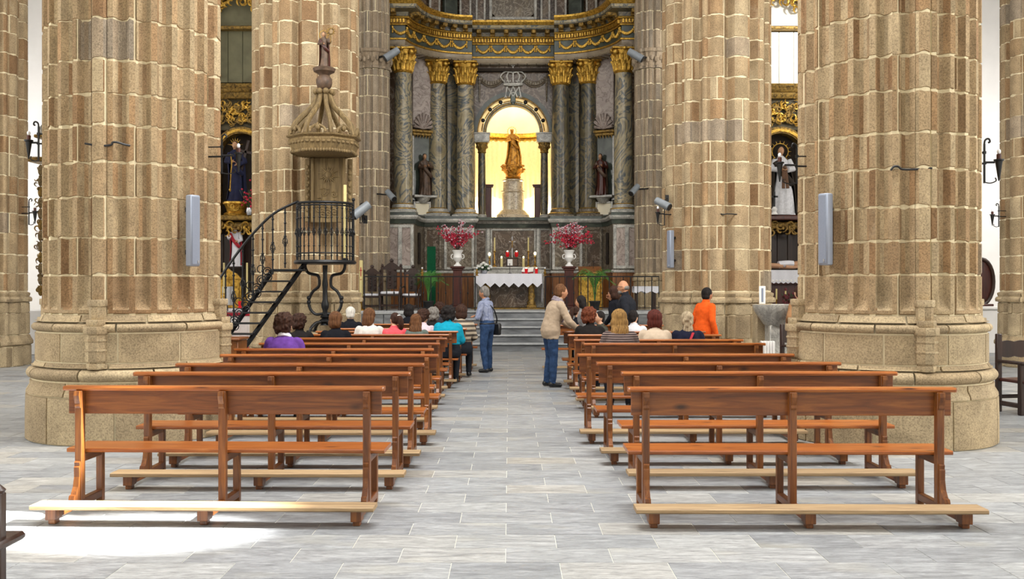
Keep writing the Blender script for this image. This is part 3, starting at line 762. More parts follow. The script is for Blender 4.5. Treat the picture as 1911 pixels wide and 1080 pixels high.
for sx in (-1, 1):
    for (u, y, wd) in ((1.10, 32.78, 0.34), (1.62, 32.7, 0.42), (2.62, 32.2, 0.42), (3.6, 31.5, 0.42)):
        flat_panel(sx * u, y, 11.45, wd, 1.5, 'panel_frame', M_MGREY, M_MRED, yaw=sx * R(-34 if u > 2 else (-20 if u > 1.3 else 0)), fr=0.07)
    m = AB(); m.M = Matrix.Translation((sx * 2.12, 32.45, 11.4)) @ Matrix.Rotation(sx * R(-34), 4, 'Z'); m.box((0, 0, 0), (0.5, 0.2, 2.2), 0.03); m.out('attic_pilaster', M_MGREEN)
# rear wall between the columns
RW = [(-4.4, 31.5), (-3.55, 31.5), (-3.0, 31.75), (-2.05, 32.55), (-1.34, 32.62)]
for path in (RW, mir(RW)):
    m = AB(); m.sweep(path, [(0, 3.9), (0, 9.2), (-0.25, 9.2), (-0.25, 3.9)]); m.out('rear_wall', M_MRED, ang=0)
# arch wall
aw = AB(); ri = 1.29; zs = 6.86; zb = 3.95
outer = []; N = 28
poly = [(-1.36, zb), (-ri, zb), (-ri, zs)] + [(-ri * math.cos(PI * k / N), zs + ri * 1.03 * math.sin(PI * k / N)) for k in range(1, N)] + [(ri, zs), (ri, zb), (1.36, zb), (1.36, 9.2), (-1.36, 9.2)]
MX = Matrix.Rotation(R(90), 4, 'X')
aw.M = Matrix.Translation((0, 32.9, 0)) @ MX
vs = [(p[0], p[1], d) for d in (0, 0.4) for p in poly]; n = len(poly)
aw.add(vs, [(i, (i + 1) % n, n + (i + 1) % n, n + i) for i in range(n)])
bm_ = None
tri = []
L_ = [i for i in range(n)]
# front/back faces as strips between arch and the top edge
top_l, top_r = n - 1, n - 2
for base in (0, n):
    fs = [(0, 1, 2, top_l)]; half = 2 + N // 2
    for i in range(2, half): fs.append((i, i + 1, top_l))
    for i in range(half, 2 + N): fs.append((i, i + 1, top_r))
    fs.append((half, top_r, top_l)); e = 2 + N; fs.append((e, e + 1, e + 2, top_r))
    aw.add([vs[base + i] for i in range(n)], fs)
aw.out('arch_wall', M_MRED, ang=0)
def arch_ring(r0, r1, y0, y1, mat, name, fr=1.03, a0=0, a1=PI, seg=24):
    m = AB(); rings = []
    for k in range(seg + 1):
        a = a0 + (a1 - a0) * k / seg
        rings.append([Vector((-r * math.cos(a), y, zs + r * fr * math.sin(a))) for r, y in ((r0, y0), (r1, y0), (r1, y1), (r0, y1))])
    m.loft(rings); return m.out(name, mat)
arch_ring(1.21, 1.35, 32.44, 32.7, M_MGREEN, 'arch_moulding')
arch_ring(1.18, 1.22, 32.46, 32.8, M_GOLDD, 'arch_moulding')
arch_ring(0.90, 1.01, 32.46, 32.8, M_MGREEN, 'inner_arch')
arch_ring(0.93, 0.97, 32.42, 32.5, M_GOLDD, 'inner_arch_bead')
M_PANE = plain('frosted_pane', hexc('#efe8cf'), 0.4, var=0.03); _b = M_PANE.node_tree.nodes['Principled BSDF']; _b.inputs['Transmission Weight'].default_value = 0.75
for k in range(8):
    a = PI * k / 8; g = R(2.2)
    o = arch_ring(1.01, 1.18, 32.6, 32.62, M_PANE, 'arch_pane', a0=a + g, a1=a + PI / 8 - g, seg=5)
    am = a + PI / 16; m = AB()
    for j in range(-3, 4):
        aa = am + j * R(2.0); m.ell((-1.06 * math.cos(aa), 32.58, zs + 1.06 * 1.03 * math.sin(aa)), 0.022, 7, 5)
    m.out('arch_beading', M_GOLDD)
    if k > 0:
        m = AB(); m.ell((-1.095 * math.cos(a), 32.56, zs + 1.095 * 1.03 * math.sin(a)), (0.07, 0.06, 0.07), 10, 7); m.out('arch_stud', M_IRON)
m = AB(); m.box((0, 32.5, zs + 1.12), (0.17, 0.16, 0.36), 0.02); m.box((0, 32.46, zs + .98), (0.12, 0.16, 0.12), 0.03); m.out('keystone', M_MGREEN)
for sx in (-1, 1):     # small columns of the arch
    u = sx * 1.055
    m = AB(); m.lathe([(0.125, 4.12), (0.135, 4.5), (0.12, 6.2)], 16, (u, 32.62, 0)); cm = m.out('arch_column', M_MCOL_D)
    m = AB(); m.lathe([(0.18, 3.97), (0.18, 4.02), (0.16, 4.05), (0.165, 4.09), (0.13, 4.12)], 16, (u, 32.62, 0)); m.out('base', M_MGREY, cm)
    m = AB(); m.lathe([(0.12, 6.18), (0.15, 6.22), (0.13, 6.26), (0.2, 6.5), (0.21, 6.54)], 12, (u, 32.62, 0))
    for j in range(8): m.ell((u + .16 * math.cos(j * PI / 4), 32.62 + .16 * math.sin(j * PI / 4), 6.40 + .05 * (j % 2)), (0.05, 0.05, 0.06), 6, 4)
    m.out('capital', M_GOLDD, cm)
    m = AB(); m.box((u, 32.62, 6.70), (0.52, 0.45, 0.28), 0.02); m.box((u, 32.62, 6.84), (0.58, 0.5, 0.06), 0.015); m.box((u, 32.62, 6.56), (0.46, 0.42, 0.04), 0.01); m.out('impost', M_MGREY)
# big columns
CZ0 = 3.98
def big_column(u, y, mat, zt=9.13):
    m = AB(); m.lathe([(0.29, CZ0 + 0.27), (0.300, CZ0 + 1.0), (0.298, CZ0 + 2.2), (0.262, 8.36)], 28, (u, y, 0)); c = m.out('column', mat)
    m = AB(); m.box((u, y, CZ0 + 0.03), (0.86, 0.86, 0.06), 0.01); m.lathe([(0.42, CZ0 + .06), (0.43, CZ0 + .10), (0.40, CZ0 + .14), (0.35, CZ0 + .16), (0.36, CZ0 + .2), (0.345, CZ0 + .24), (0.30, CZ0 + .28)], 28, (u, y, 0)); m.out('base', M_MGREY if mat is M_MCOL else M_MPANEL, c)
    m = AB(); m.lathe([(0.42, CZ0 + .11), (0.425, CZ0 + .135), (0.40, CZ0 + .15)], 28, (u, y, 0)); m.lathe([(0.31, CZ0 + .255), (0.325, CZ0 + .275), (0.30, CZ0 + .295)], 28, (u, y, 0)); m.out('gilt_ring', M_GOLD, c)
    m = AB()
    m.lathe([(0.265, 8.34), (0.295, 8.37), (0.265, 8.41), (0.26, 8.46), (0.29, 8.85), (0.36, 9.05)], 20, (u, y, 0))
    for row, (zz, rr, hh, nn) in enumerate(((8.42, 0.275, 0.30, 12), (8.62, 0.285, 0.30, 12))):
        for k in range(nn):
            a = 2 * PI * (k + 0.5 * row) / nn; d = Vector((math.cos(a), math.sin(a), 0)); o = Vector((u, y, 0))
            pts = [o + d * rr + Vector((0, 0, zz)), o + d * (rr + .02) + Vector((0, 0, zz + hh * .5)), o + d * (rr + .06) + Vector((0, 0, zz + hh * .85)), o + d * (rr + .12) + Vector((0, 0, zz + hh)), o + d * (rr + .13) + Vector((0, 0, zz + hh * .88))]
            m.tube(pts, [0.05, 0.055, 0.05, 0.035, 0.02], 6, flat=.45)
    for k in range(4):
        a = PI / 4 + k * PI / 2; d = Vector((math.cos(a), math.sin(a), 0)); o = Vector((u, y, 0)) + d * .40
        m.ell(o + Vector((0, 0, 8.97)), (0.09, 0.09, 0.09), 10, 7); m.ell(o + Vector((0, 0, 8.97)) + d * .04, (0.05, .05, .05), 8, 5)
    for k in range(4):
        a = k * PI / 2; m.ell((u + .36 * math.cos(a), y + .36 * math.sin(a), 9.07), (0.07, 0.07, 0.07), 8, 6)
    m.box((u, y, 9.085), (0.78, 0.78, 0.07), 0.02); m.out('capital', M_GOLD, c)
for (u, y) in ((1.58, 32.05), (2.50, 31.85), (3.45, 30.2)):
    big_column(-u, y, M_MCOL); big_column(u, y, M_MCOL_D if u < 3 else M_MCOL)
for sx in (-1, 1):       # pilasters behind the columns
    for (u, y, yaw, mt) in ((2.05, 32.3, 24, M_MCOL_D), (3.95, 31.2, 0, M_MRED), (1.43, 32.56, 0, M_MRED)):
        m = AB(); m.M = Matrix.Translation((sx * u, y, 6.55)) @ Matrix.Rotation(sx * R(-yaw), 4, 'Z'); m.box((0, 0, 0), (0.42 if u > 1.5 else .2, 0.2, 5.2), 0.02); m.out('pilaster', mt)
    # curved niche bay between outer and middle columns
    u, y = sx * 2.98, 31.62
    Mn = Matrix.Translation((u, y, 0)) @ Matrix.Rotation(sx * R(-26), 4, 'Z')
    m = AB(); m.M = Mn; m.box((0, 0, 8.05), (0.7, 0.1, 2.2), 0.02); m.out('bay_panel', M_MPINK)
    m = AB(); m.M = Mn
    for k in range(9):
        a = R(8) + (PI - R(16)) * k / 8
        m.tube([(0, -0.05, 6.85), (-0.34 * math.cos(a), -0.12, 6.85 + .5 * math.sin(a))], [0.02, 0.06], 6)
    m.out('shell_hood', M_MPINK)
    m = AB(); m.M = Mn; m.box((0, -0.05, 6.75), (0.86, 0.26, 0.09), 0.02); m.box((0, -0.03, 6.66), (0.76, 0.2, 0.1), 0.02)
    for k in range(7): m.tube([(-.3 + k * .1, -.1, 6.62), (-.3 + k * .1, -.1, 6.52)], [.03, .005], 6)
    m.out('niche_cornice', M_GOLDD)
    m = AB(); m.M = Mn
    for q in (-1, 1): m.box((q * .36, -0.02, 5.55), (0.08, 0.16, 2.1), 0.01)
    m.out('niche_jamb', M_MGREY)
    m = AB(); m.M = Mn; m.box((0, 0.02, 5.6), (0.64, 0.06, 2.2)); m.out('niche_back', M_MGREEN, ang=0)
    m = AB(); m.M = Mn; m.box((0, -0.14, 4.62), (0.8, 0.4, 0.08), 0.02); m.lathe([(0.1, 4.4), (0.2, 4.5), (0.25, 4.58)], 12, (0, -0.08, 0)); m.out('niche_shelf', M_MGREY)
    flat_panel(u, y - 0.06, 4.22, 0.62, 0.5, 'inscription_panel', M_MGREY, M_CREAM, yaw=sx * R(-26), fr=0.07)
# predella
LED = [(-3.93, 30.4), (-3.92, 29.68), (-3.05, 29.68), (-3.05, 30.75), (-2.9, 31.3), (-1.25, 31.3), (-1.25, 31.9), (0, 31.9)]
LED = LED + mir(LED)[1:]
for (name, mat, prof) in (('wood_dado', M_BROWNW, [(0, PZ), (0, 2.12), (-.5, 2.12), (-.5, PZ)]), ('dado_rail', M_MGREY, [(-.5, 2.12), (.04, 2.12), (.05, 2.15), (.03, 2.2), (-.5, 2.2)]),
                          ('predella_wall', M_MPANEL, [(-.5, 2.2), (0, 2.2), (0, 3.62), (-.5, 3.62)]), ('ledge_frieze', M_MGREEN, [(-.5, 3.62), (.02, 3.62), (.04, 3.76), (-.5, 3.76)]),
                          ('ledge', M_MGREY, [(-.5, 3.76), (.08, 3.76), (.12, 3.82), (.12, 3.88), (-.5, 3.88)]), ('ledge_top', M_MGREEN, [(-.5, 3.88), (.06, 3.88), (.04, 3.97), (-.7, 3.97)])):
    m = AB(); m.sweep(LED, prof); m.out(name, mat, ang=30)
m = AB(); m.box((0, 33.3, 3.9), (8.6, 3.6, 0.1)); m.out('ledge_deck', M_MGREEN, ang=0)
for sx in (-1, 1):
    flat_panel(sx * 3.485, 29.64, 2.91, 0.84, 1.36, 'panel_frame', M_MGREY, M_MPINK, fr=0.1)
    m = AB(); m.box((sx * 3.485, 29.61, 2.91), (0.12, 0.05, 1.3), 0.01); m.out('panel_mullion', M_MGREY, ang=0)
    flat_panel(sx * 1.75, 31.26, 2.91, 0.98, 1.36, 'panel_frame', M_MGREY, M_MPANEL, fr=0.09)
    flat_panel(sx * 2.6, 31.26, 2.91, 0.55, 1.36, 'panel_frame', M_MPANEL, M_MRED, fr=0.08)
    m = AB(); m.box((sx * 3.0, 30.9, 2.9), (0.05, 0.35, 1.0)); m.out('dark_doorway', M_DARKIN, ang=0)
    flat_panel(sx * 1.06, 31.87, 2.91, 0.40, 1.36, 'panel_frame', M_MGREY, M_MRED, fr=0.05)
    m = AB(); m.box((sx * 0.82, 31.84, 2.9), (0.12, 0.1, 1.4), 0.02); m.out('pilaster_strip', M_MGREY)
flat_panel(0, 31.87, 2.91, 1.5, 1.36, 'panel_frame', M_MGREY, M_MRED, fr=0.06)
# crown and monogram above the arch, drapery swags
m = AB(); y = 32.44
m.tube([(-0.30, y, 8.50), (-.15, y - .06, 8.47), (0, y - .08, 8.46), (.15, y - .06, 8.47), (0.30, y, 8.50)], 0.05, 8, flat=1.2)
for k in range(5):
    t = -1 + k * 0.5; m.tube(smooth_path([(0.28 * t, y - .05, 8.54), (0.42 * t, y - .05, 8.74), (0.25 * t, y - .05, 8.90), (0, y - .05, 8.86)], 5), 0.025, 6)
for k in range(7): m.ell((-.3 + .1 * k, y - .06, 8.58), .03, 7, 5)
m.ell((0, y - .05, 8.95), .06, 9, 7); m.box((0, y - .05, 9.08), (.03, .03, .2)); m.box((0, y - .05, 9.1), (.11, .03, .03)); m.out('crown_relief', M_MGREY)
m = AB()
def stroke(x0, z0, x1, z1): m.tube([(x0, y - .02, z0), (x1, y - .02, z1)], 0.022, 6)
stroke(-.26, 8.05, -.2, 8.40); stroke(-.2, 8.40, 0, 8.08); stroke(0, 8.08, .2, 8.40); stroke(.2, 8.40, .26, 8.05); stroke(-.14, 8.05, 0, 8.42); stroke(0, 8.42, .14, 8.05); stroke(-.1, 8.2, .1, 8.2); stroke(-.3, 8.05, -.2, 8.05); stroke(.3, 8.05, .2, 8.05)
m.out('monogram_relief', M_MGREY)
for sx in (-1, 1):
    m = AB()
    pts = [Vector((sx * (0.35 + .8 * t), y, 8.72 - .9 * t * (1 - t) + .05 * t)) for t in [k / 10 for k in range(11)]]
    for j, p in enumerate(pts): m.ell(p, (.05, .04, .05 + .03 * math.sin(PI * j / 10)), 7, 5)
    for q in range(3): m.tube([p + Vector((0, 0, -.06 * q)) for p in pts], .02, 6)
    for j in range(8): m.ell((sx * 1.13, y, 8.66 - j * .1), (.055 - .004 * j, .04, .07), 7, 5)
    m.out('swag_relief', M_GOLDD if False else M_MPANEL)
# alcove behind the arch
m = AB(); m.lathe([(1.85, 3.94), (1.85, 6.9), (1.85, 7.0)], 36, (0, 33.2, 0), R(-25), R(205)); m.out('alcove_wall', M_CREAM)
m = AB(); m.lathe([(1.85, 6.9), (1.74, 6.92), (1.72, 7.0), (1.78, 7.04), (1.66, 7.12), (1.62, 7.2), (1.85, 7.22)], 36, (0, 33.2, 0), R(-25), R(205)); m.out('alcove_cornice', M_GOLD)
m = AB(); m.lathe([(1.85 * math.cos(R(a)), 7.2 + 1.55 * math.sin(R(a))) for a in range(0, 91, 9)][:-1] + [(0.02, 8.75)], 36, (0, 33.2, 0), R(-25), R(205)); m.out('alcove_dome', M_CREAM)
m = AB(); m.box((0, 33.6, 8.95), (4.4, 2.6, .1)); m.box((-2.1, 33.4, 6.4), (.1, 1.2, 5)); m.box((2.1, 33.4, 6.4), (.1, 1.2, 5)); m.out('alcove_shell', M_DARKIN, ang=0)

# ------------------------------------------------------------------ robed statue builder
def statue(name, label, pos, H, mats, rz=0, seed=0, arms=None, cloak=True, crown=None, flare=1.0, cat='statue', child=False, lean=0.0, sway=0.03):
    """mats: robe, skin, cloak. Faces -Y by default"""
    rnd = random.Random(seed); s = H / 1.7
    t = thing(name, label, cat, pos, R(rz))
    S = lambda v: Vector(v) * s
    m = MB(); rings = []; prof = [(0.0, .235 * flare, .20), (.06, .225 * flare, .19), (.3, .20 * flare, .165), (.6, .175 * flare, .145), (.85, .165, .13), (1.02, .135, .105), (1.2, .165, .12), (1.34, .18, .11), (1.42, .10, .08), (1.46, .06, .06)]
    ph = rnd.uniform(0, 6)
    for z, a, b in prof:
        ring = []
        for k in range(44):
            q = 2 * PI * k / 44; fold = 1 + (0.10 * max(0, 1 - z / 1.05)) * math.sin(9 * q + ph + 1.2 * z) + 0.04 * max(0, 1 - z / 1.2) * math.sin(17 * q + ph * 2 - z)
            ring.append(S((a * fold * math.cos(q) + sway * math.sin(z * 3), b * fold * math.sin(q) - lean * z, z)))
        rings.append(ring)
    m.loft(rings)
    arms = arms or [((-.27, -.05, 1.12), (-.08, -.22, 1.16)), ((.27, -.05, 1.12), (.08, -.22, 1.2))]
    hands = MB()
    for sx, (e, h) in zip((-1, 1), arms):
        sh = Vector((sx * .165, 0, 1.35)); e = Vector(e); h = Vector(h); lo = Vector((0, -lean, 0)) * 1.3
        m.tube([S(sh + lo), S((sh + e) / 2 + lo), S(e + lo), S((e + h) / 2 + lo), S(e + (h - e) * .9 + lo)], [.075 * s, .075 * s, .07 * s, .07 * s, .085 * s], 10)
        d = (h - e).normalized(); hands.ell(S(h + lo), (.028 * s, .028 * s, .045 * s), 8, 6)
        x, y = frame_from(d)
        for f in range(4): hands.tube([S(h + lo + x * (f - 1.5) * .018), S(h + lo + x * (f - 1.5) * .022 + d * .05), S(h + lo + x * (f - 1.5) * .022 + d * .08 - y * .02)], [.011 * s, .01 * s, .007 * s], 5)
        hands.tube([S(h + lo), S(h + lo + y * .03 + d * .02), S(h + lo + y * .045 + d * .045)], [.012 * s, .011 * s, .008 * s], 5)
    m.build('robe', mats[0], t, ang=60)
    hands.build('hands', mats[1], t)
    hc = Vector((sway * math.sin(4.6), -lean * 1.58 - .01, 1.575)); m = MB()
    m.ell(S(hc), (.078 * s, .095 * s, .115 * s), 18, 13, fn=lambda p: Vector((p.x * (1 - .25 * max(0, -p.z / (.115 * s))), p.y - (.02 * s * math.exp(-((p.x / (.018 * s)) ** 2 + ((p.z + .01 * s) / (.03 * s)) ** 2)) if p.y < 0 else 0), p.z)))
    m.tube([S(hc - Vector((0, -.01, .1))), S(hc - Vector((0, 0, .2)))], [.052 * s, .06 * s], 10); m.build('head', mats[1], t)
    m = MB(); m.ell(S(hc + Vector((0, .028, .034))), (.088 * s, .093 * s, .104 * s), 14, 10); m.tube([S(hc + Vector((0, .08, .03))), S(hc + Vector((0, .10, -.12))), S(hc + Vector((0, .09, -.24)))], [.07 * s, .075 * s, .04 * s], 10); m.build('hair', mats[3] if len(mats) > 3 else mats[2], t)
    if cloak:
        m = MB(); rings = []
        for z, a, b in ((.05, .27 * flare, .22 * flare), (.4, .25 * flare ** .8, .2), (.8, .235 * flare ** .5, .18), (1.1, .235, .16), (1.3, .225, .145), (1.42, .12, .10)):
            ring = []
            for k in range(25):
                q = R(-35) + R(250) * k / 24; fold = 1 + .06 * math.sin(k * 1.9 + z * 2); ring.append(S((a * fold * math.cos(q) + sway * math.sin(z * 3), b * fold * math.sin(q) + .01 - lean * z, z)))
            rings.append(ring)
        rings2 = [[p * 1.0 + Vector((0, .012 * s, 0)) for p in r] for r in rings]
        m.loft(rings, cap=False, closed=False); m.loft(rings2, cap=False, closed=False)
        m.tube(smooth_path([S((-.2, -.1, 1.3)), S((-.05, -.17, 1.05)), S((.12, -.19, .85)), S((.22, -.1, .75))], 5), [.05 * s] * 16, 8, flat=1.5)
        m.build('cloak', mats[2], t, ang=60)
    if crown == 'halo':
        m = MB(); m.tube([S(hc + Vector((.2 * math.cos(2 * PI * k / 24), .06, .2 * math.sin(2 * PI * k / 24)))) for k in range(24)], .012 * s, 6, close=True)
        for k in range(16):
            a = 2 * PI * k / 16; m.tube([S(hc + Vector((.2 * math.cos(a), .06, .2 * math.sin(a)))), S(hc + Vector((.28 * math.cos(a), .06, .28 * math.sin(a))))], [.012 * s, .002 * s], 5)
        m.build('halo', M_GOLD, t)
    elif crown == 'rays':
        m = MB()
        for a in (50, 70, 90, 110, 130, 10, 170): m.tube([S(hc + Vector((.08 * math.cos(R(a)), .02, .08 * math.sin(R(a))))), S(hc + Vector((.22 * math.cos(R(a)), .02, .22 * math.sin(R(a)))))], [.02 * s, .003 * s], 5)
        m.build('rays', M_GOLD, t)
    if child:
        m = MB(); m.ell(S((.2, -.16, 1.22)), (.07 * s, .06 * s, .11 * s), 10, 8); m.ell(S((.2, -.18, 1.37)), .05 * s, 10, 8); m.tube([S((.2, -.2, 1.14)), S((.18, -.28, 1.05)), S((.18, -.26, .95))], [.035 * s, .03 * s, .02 * s], 7); m.tube([S((.22, -.2, 1.28)), S((.28, -.26, 1.3))], [.025 * s, .018 * s], 6); m.build('child_figure', mats[1], t)
    return t
# virgin on her pedestal in the lit niche
m = None
ped = thing('marble_pedestal', 'cracked pale marble pedestal in two drums under the golden statue', 'pedestal', (UX, 33.2, 3.97))
m = MB(); m.lathe([(.66, 0), (.66, .05), (.62, .09), (.6, .16), (.5, .22), (.44, .3), (.40, .34)], 32); m.build('base', M_MWHITE, ped)
m = MB(); m.lathe([(.385, .34), (.375, .93), (.375, .94)], 32); m.build('drum', M_MWHITE, ped)
m = MB(); m.lathe([(.375, .93), (.42, .96), (.42, 1.0), (.36, 1.02)], 32); m.build('ring', M_MWHITE, ped)
m = MB(); m.lathe([(.345, 1.0), (.335, 1.31), (.37, 1.34), (.37, 1.38), (.3, 1.40)], 32); m.build('drum', M_MWHITE, ped)
zb_ = 3.97 + 1.405
ang_ = thing('cherub_cloud', 'gilded cloud of cherub heads under the golden virgin', 'carving', (UX, 33.2, zb_))
m = MB(); m.lathe([(.2, 0), (.27, .06), (.24, .12), (.33, .35), (.34, .46), (.2, .5)], 20, fr=lambda a, z: 1 + .06 * math.sin(5 * a + z * 6)); m.build('cloud', M_GOLDST, ang_)
for k in range(6):
    a = k * PI / 3 + .3; m = MB(); c = Vector((.33 * math.cos(a), .33 * math.sin(a), .32 + .1 * (k % 2)))
    m.ell(c, (.09, .09, .1), 10, 8); m.ell(c + Vector((.1 * math.sin(a), -.1 * math.cos(a), .02)), (.09, .05, .05), 8, 6); m.ell(c - Vector((.1 * math.sin(a), -.1 * math.cos(a), -.02)), (.09, .05, .05), 8, 6); m.build('cherub_head', M_GOLDST, ang_)
statue('virgin_statue', 'golden crowned virgin statue with a ray halo in the lit niche', (UX, 33.2, zb_ + .505), 1.24, (M_GOLDST, M_GOLDST, M_GOLDST, M_GOLDST), seed=2, crown='halo', flare=1.45, sway=.05, arms=[((-.27, -.06, 1.12), (-.06, -.22, 1.2)), ((.28, -.04, 1.12), (.12, -.23, 1.22))])
for sx in (-1, 1):
    c = thing('curtain', 'cream curtain hanging at the back of the lit niche, %s of the statue' % ('left' if sx < 0 else 'right'), 'curtain', (UX, 33.2, 4.0), group='niche curtains')
    m = MB(); rings = []
    for z in (2.92, 2.5, 1.8, 1.1, 0.92):
        ring = []; k0 = 0
        for k in range(61):
            a = R(90) + sx * -1 * R(3 + 78 * k / 60); r = 1.70 - .03 * math.sin(k * 1.25) * (1.2 - .15 * z) - .0 * z
            zz = z - (.06 * math.sin(k * .2) if z < 1 else 0)
            ring.append(Vector((r * math.cos(a), r * math.sin(a), zz)))
        rings.append(ring)
    m.loft(rings, cap=False, closed=False); m.loft([[p * 1.008 for p in r] for r in rings], cap=False, closed=False); m.build('fabric', M_CURT, c, ang=80)
    m = MB(); m.tube([Vector((1.72 * math.cos(R(90) - sx * R(a)), 1.72 * math.sin(R(90) - sx * R(a)), 2.93)) for a in range(2, 84, 4)], .02, 8); m.build('rod', M_BRASS, c)
    t = thing('wooden_stand', 'reddish wooden stand in the lit niche, %s of the statue' % ('left' if sx < 0 else 'right'), 'stand', (UX + sx * .83, 32.85, 3.97), group='niche stands')
    m = MB(); m.box((0, 0, .56), (.2, .2, 1.06), .01); m.build('shaft', M_REDW, t); m = MB(); m.box((0, 0, .03), (.26, .26, .06), .01); m.build('base', M_REDW, t); m = MB(); m.box((0, 0, 1.11), (.3, .28, .05), .012); m.box((0, 0, 1.16), (.34, .3, .05), .012); m.build('cap', M_REDW, t)
for sx, lab, mt in ((-1, 'dark painted saint in the narrow left side niche of the altarpiece', M_POLY), (1, 'dark painted saint in the narrow right side niche of the altarpiece', M_REDW)):
    statue('saint_statue', lab, (UX + sx * 2.86, 31.42, 4.66), 1.35, (mt, M_SKINW, M_POLY, M_DARKW), seed=5 + sx, rz=-sx * 20)
# ------------------------------------------------------------------ pulpit
PC = Vector((-3.50, 18.35, 0)); PRAD = 0.53
pul = thing('pulpit', 'black wrought iron pulpit with curved stair rail on a scrolled iron stem, left pillar', 'pulpit', PC)
def bar(m, pts, r=0.014, n=6): m.tube(pts, r, n)
m = MB()
m.lathe([(.10, .94), (.07, .98), (.11, 1.01), (.11, 1.04), (.06, 1.07), (.10, 1.10), (.05, 1.14), (.045, 1.22), (.07, 1.28), (.075, 1.34), (.05, 1.42), (.045, 1.6), (.055, 1.72), (.04, 1.85), (.05, 2.08)], 14); m.build('stem', M_IRON, pul)
for k in range(4):
    a = PI / 4 + k * PI / 2; d = Vector((math.cos(a), math.sin(a), 0)); m = MB()
    m.tube(smooth_path([d * .05 + Vector((0, 0, 1.0)), d * .20 + Vector((0, 0, .99)), d * .31 + Vector((0, 0, .90)), d * .34 + Vector((0, 0, .83)), d * .40 + Vector((0, 0, .825))], 5), .03, 8); m.build('foot', M_IRON, pul)
for k in range(2):
    d = Vector((1 if k else -1, 0, 0)); m = MB()
    m.tube(smooth_path([d * .04 + Vector((0, 0, 1.16)), d * .18 + Vector((0, 0, 1.15)), d * .28 + Vector((0, 0, 1.25)), d * .31 + Vector((0, 0, 1.40)), d * .24 + Vector((0, 0, 1.57)), d * .12 + Vector((0, 0, 1.68)), d * .11 + Vector((0, 0, 1.82))], 6), .028, 8)
    m.tube(smooth_path([d * .11 + Vector((0, 0, 1.82)), d * .15 + Vector((0, 0, 1.89)), d * .31 + Vector((0, 0, 1.93)), d * .37 + Vector((0, 0, 2.02)), d * .38 + Vector((0, 0, 2.12))], 6), .028, 8)
    for z in (1.38, 1.46): m.ell(d * .31 + Vector((0, 0, z)), .042, 8, 6)
    m.build('scroll_bracket', M_IRON, pul)
m = MB(); m.lathe([(.02, 2.10), (.57, 2.10), (.59, 2.13), (.57, 2.17), (.02, 2.17)], 32); m.build('floor_plate', M_IRON, pul)
for (z, r, nm) in ((3.24, .024, 'hand_rail'), (3.19, .014, 'upper_band'), (2.30, .012, 'lower_band')): m = MB(); m.tube([Vector((PRAD * math.cos(R(a)), PRAD * math.sin(R(a)), z)) for a in range(-200, 21, 8)], r, 8); m.build(nm, M_IRON, pul)
m = MB(); m.lathe([(.50, 0), (.50, .1), (.45, .14), (.43, .68), (.47, .72), (.47, .79), (.44, .805)], 8, (0, 0, 0), PI / 8, 2 * PI + PI / 8); m.build('stone_foot', M_STONE_B, pul, ang=30)
def baluster(m, p0, p1, knot=0.5, r=0.011, cage=.045):
    p0, p1 = Vector(p0), Vector(p1); L = (p1 - p0).length; d = (p1 - p0) / L; x, y = frame_from(d)
    m.tube([p0, p1], r, 6)
    for t in (.08, .25, .75, .92): m.ell(p0 + d * L * t, (r * 1.9, r * 1.9, r * 1.6), 6, 4)
    c = p0 + d * L * knot
    for k in range(4):
        a = k * PI / 2; o = x * math.cos(a) + y * math.sin(a); o2 = x * math.cos(a + .6) + y * math.sin(a + .6)
        m.tube([c - d * cage * 1.4, c - d * cage * .7 + o * cage * .8, c + o2 * cage, c + d * cage * .7 + o2 * cage * .8, c + d * cage * 1.4], r * .6, 5)
    m.ell(c - d * cage * 1.5, r * 2, 6, 4); m.ell(c + d * cage * 1.5, r * 2, 6, 4)
for k in range(19):
    a = R(-196 + 212 * k / 18); m = MB(); baluster(m, (PRAD * math.cos(a), PRAD * math.sin(a), 2.17), (PRAD * math.cos(a), PRAD * math.sin(a), 3.22), .5, .012, .04); m.build('baluster', M_IRON, pul)
m = MB(); m.tube([(PRAD, .05, 2.1), (PRAD, .05, 3.3)], .022, 8); m.ell((PRAD, .05, 3.33), .035, 8, 6); m.build('newel_post', M_IRON, pul)
def PL(px, py, d): return P(px, py, d) - PC
A0, A1 = PL(386, 686, 17.7), PL(508, 505, 18.0)
B0, B1 = PL(417, 706, 17.6), PL(570, 490, 18.1)
A0.z = max(A0.z, .02); B0.z = .02
for nm, a, b in (('stringer', A0, A1), ('stringer', B0, B1)):
    m = MB(); m.tube([a, b], .045, 4, up=Vector((0, 1, 0))); m.build(nm, M_IRON, pul)
N = 9
for k in range(N + 1):
    t = (k + .6) / (N + 1); a = A0.lerp(A1, t); b = B0.lerp(B1, t); z = (a.z + b.z) / 2
    ta = (z - A0.z) / (A1.z - A0.z); tb = (z - B0.z) / (B1.z - B0.z); a = A0.lerp(A1, ta); b = B0.lerp(B1, tb)
    m = MB(); c = (a + b) / 2; m.box((c.x, c.y, z), ((b.x - a.x), .24, .03), .004, Euler((0, 0, math.atan2(b.y - a.y, b.x - a.x)))); m.build('step', M_IRON, pul)
H = [PL(400, 540, 17.7), PL(412, 517, 17.72), PL(440, 476, 17.78), PL(472, 436, 17.85), PL(510, 399, 17.95), PL(551, 378, 18.1), PL(556, 377, 18.2)]
m = MB(); m.tube(smooth_path(H, 5), .024, 8); m.build('stair_handrail', M_IRON, pul)
for (px, yt, yb) in ((421, 505, 632), (436, 481, 612), (453, 459, 585), (472, 436, 558), (490, 417, 535), (509, 400, 512), (532, 388, 500)):
    m = MB(); baluster(m, PL(px, yb, 17.85), PL(px, yt, 17.85), .45, .015, .055); m.build('stair_baluster', M_IRON, pul)
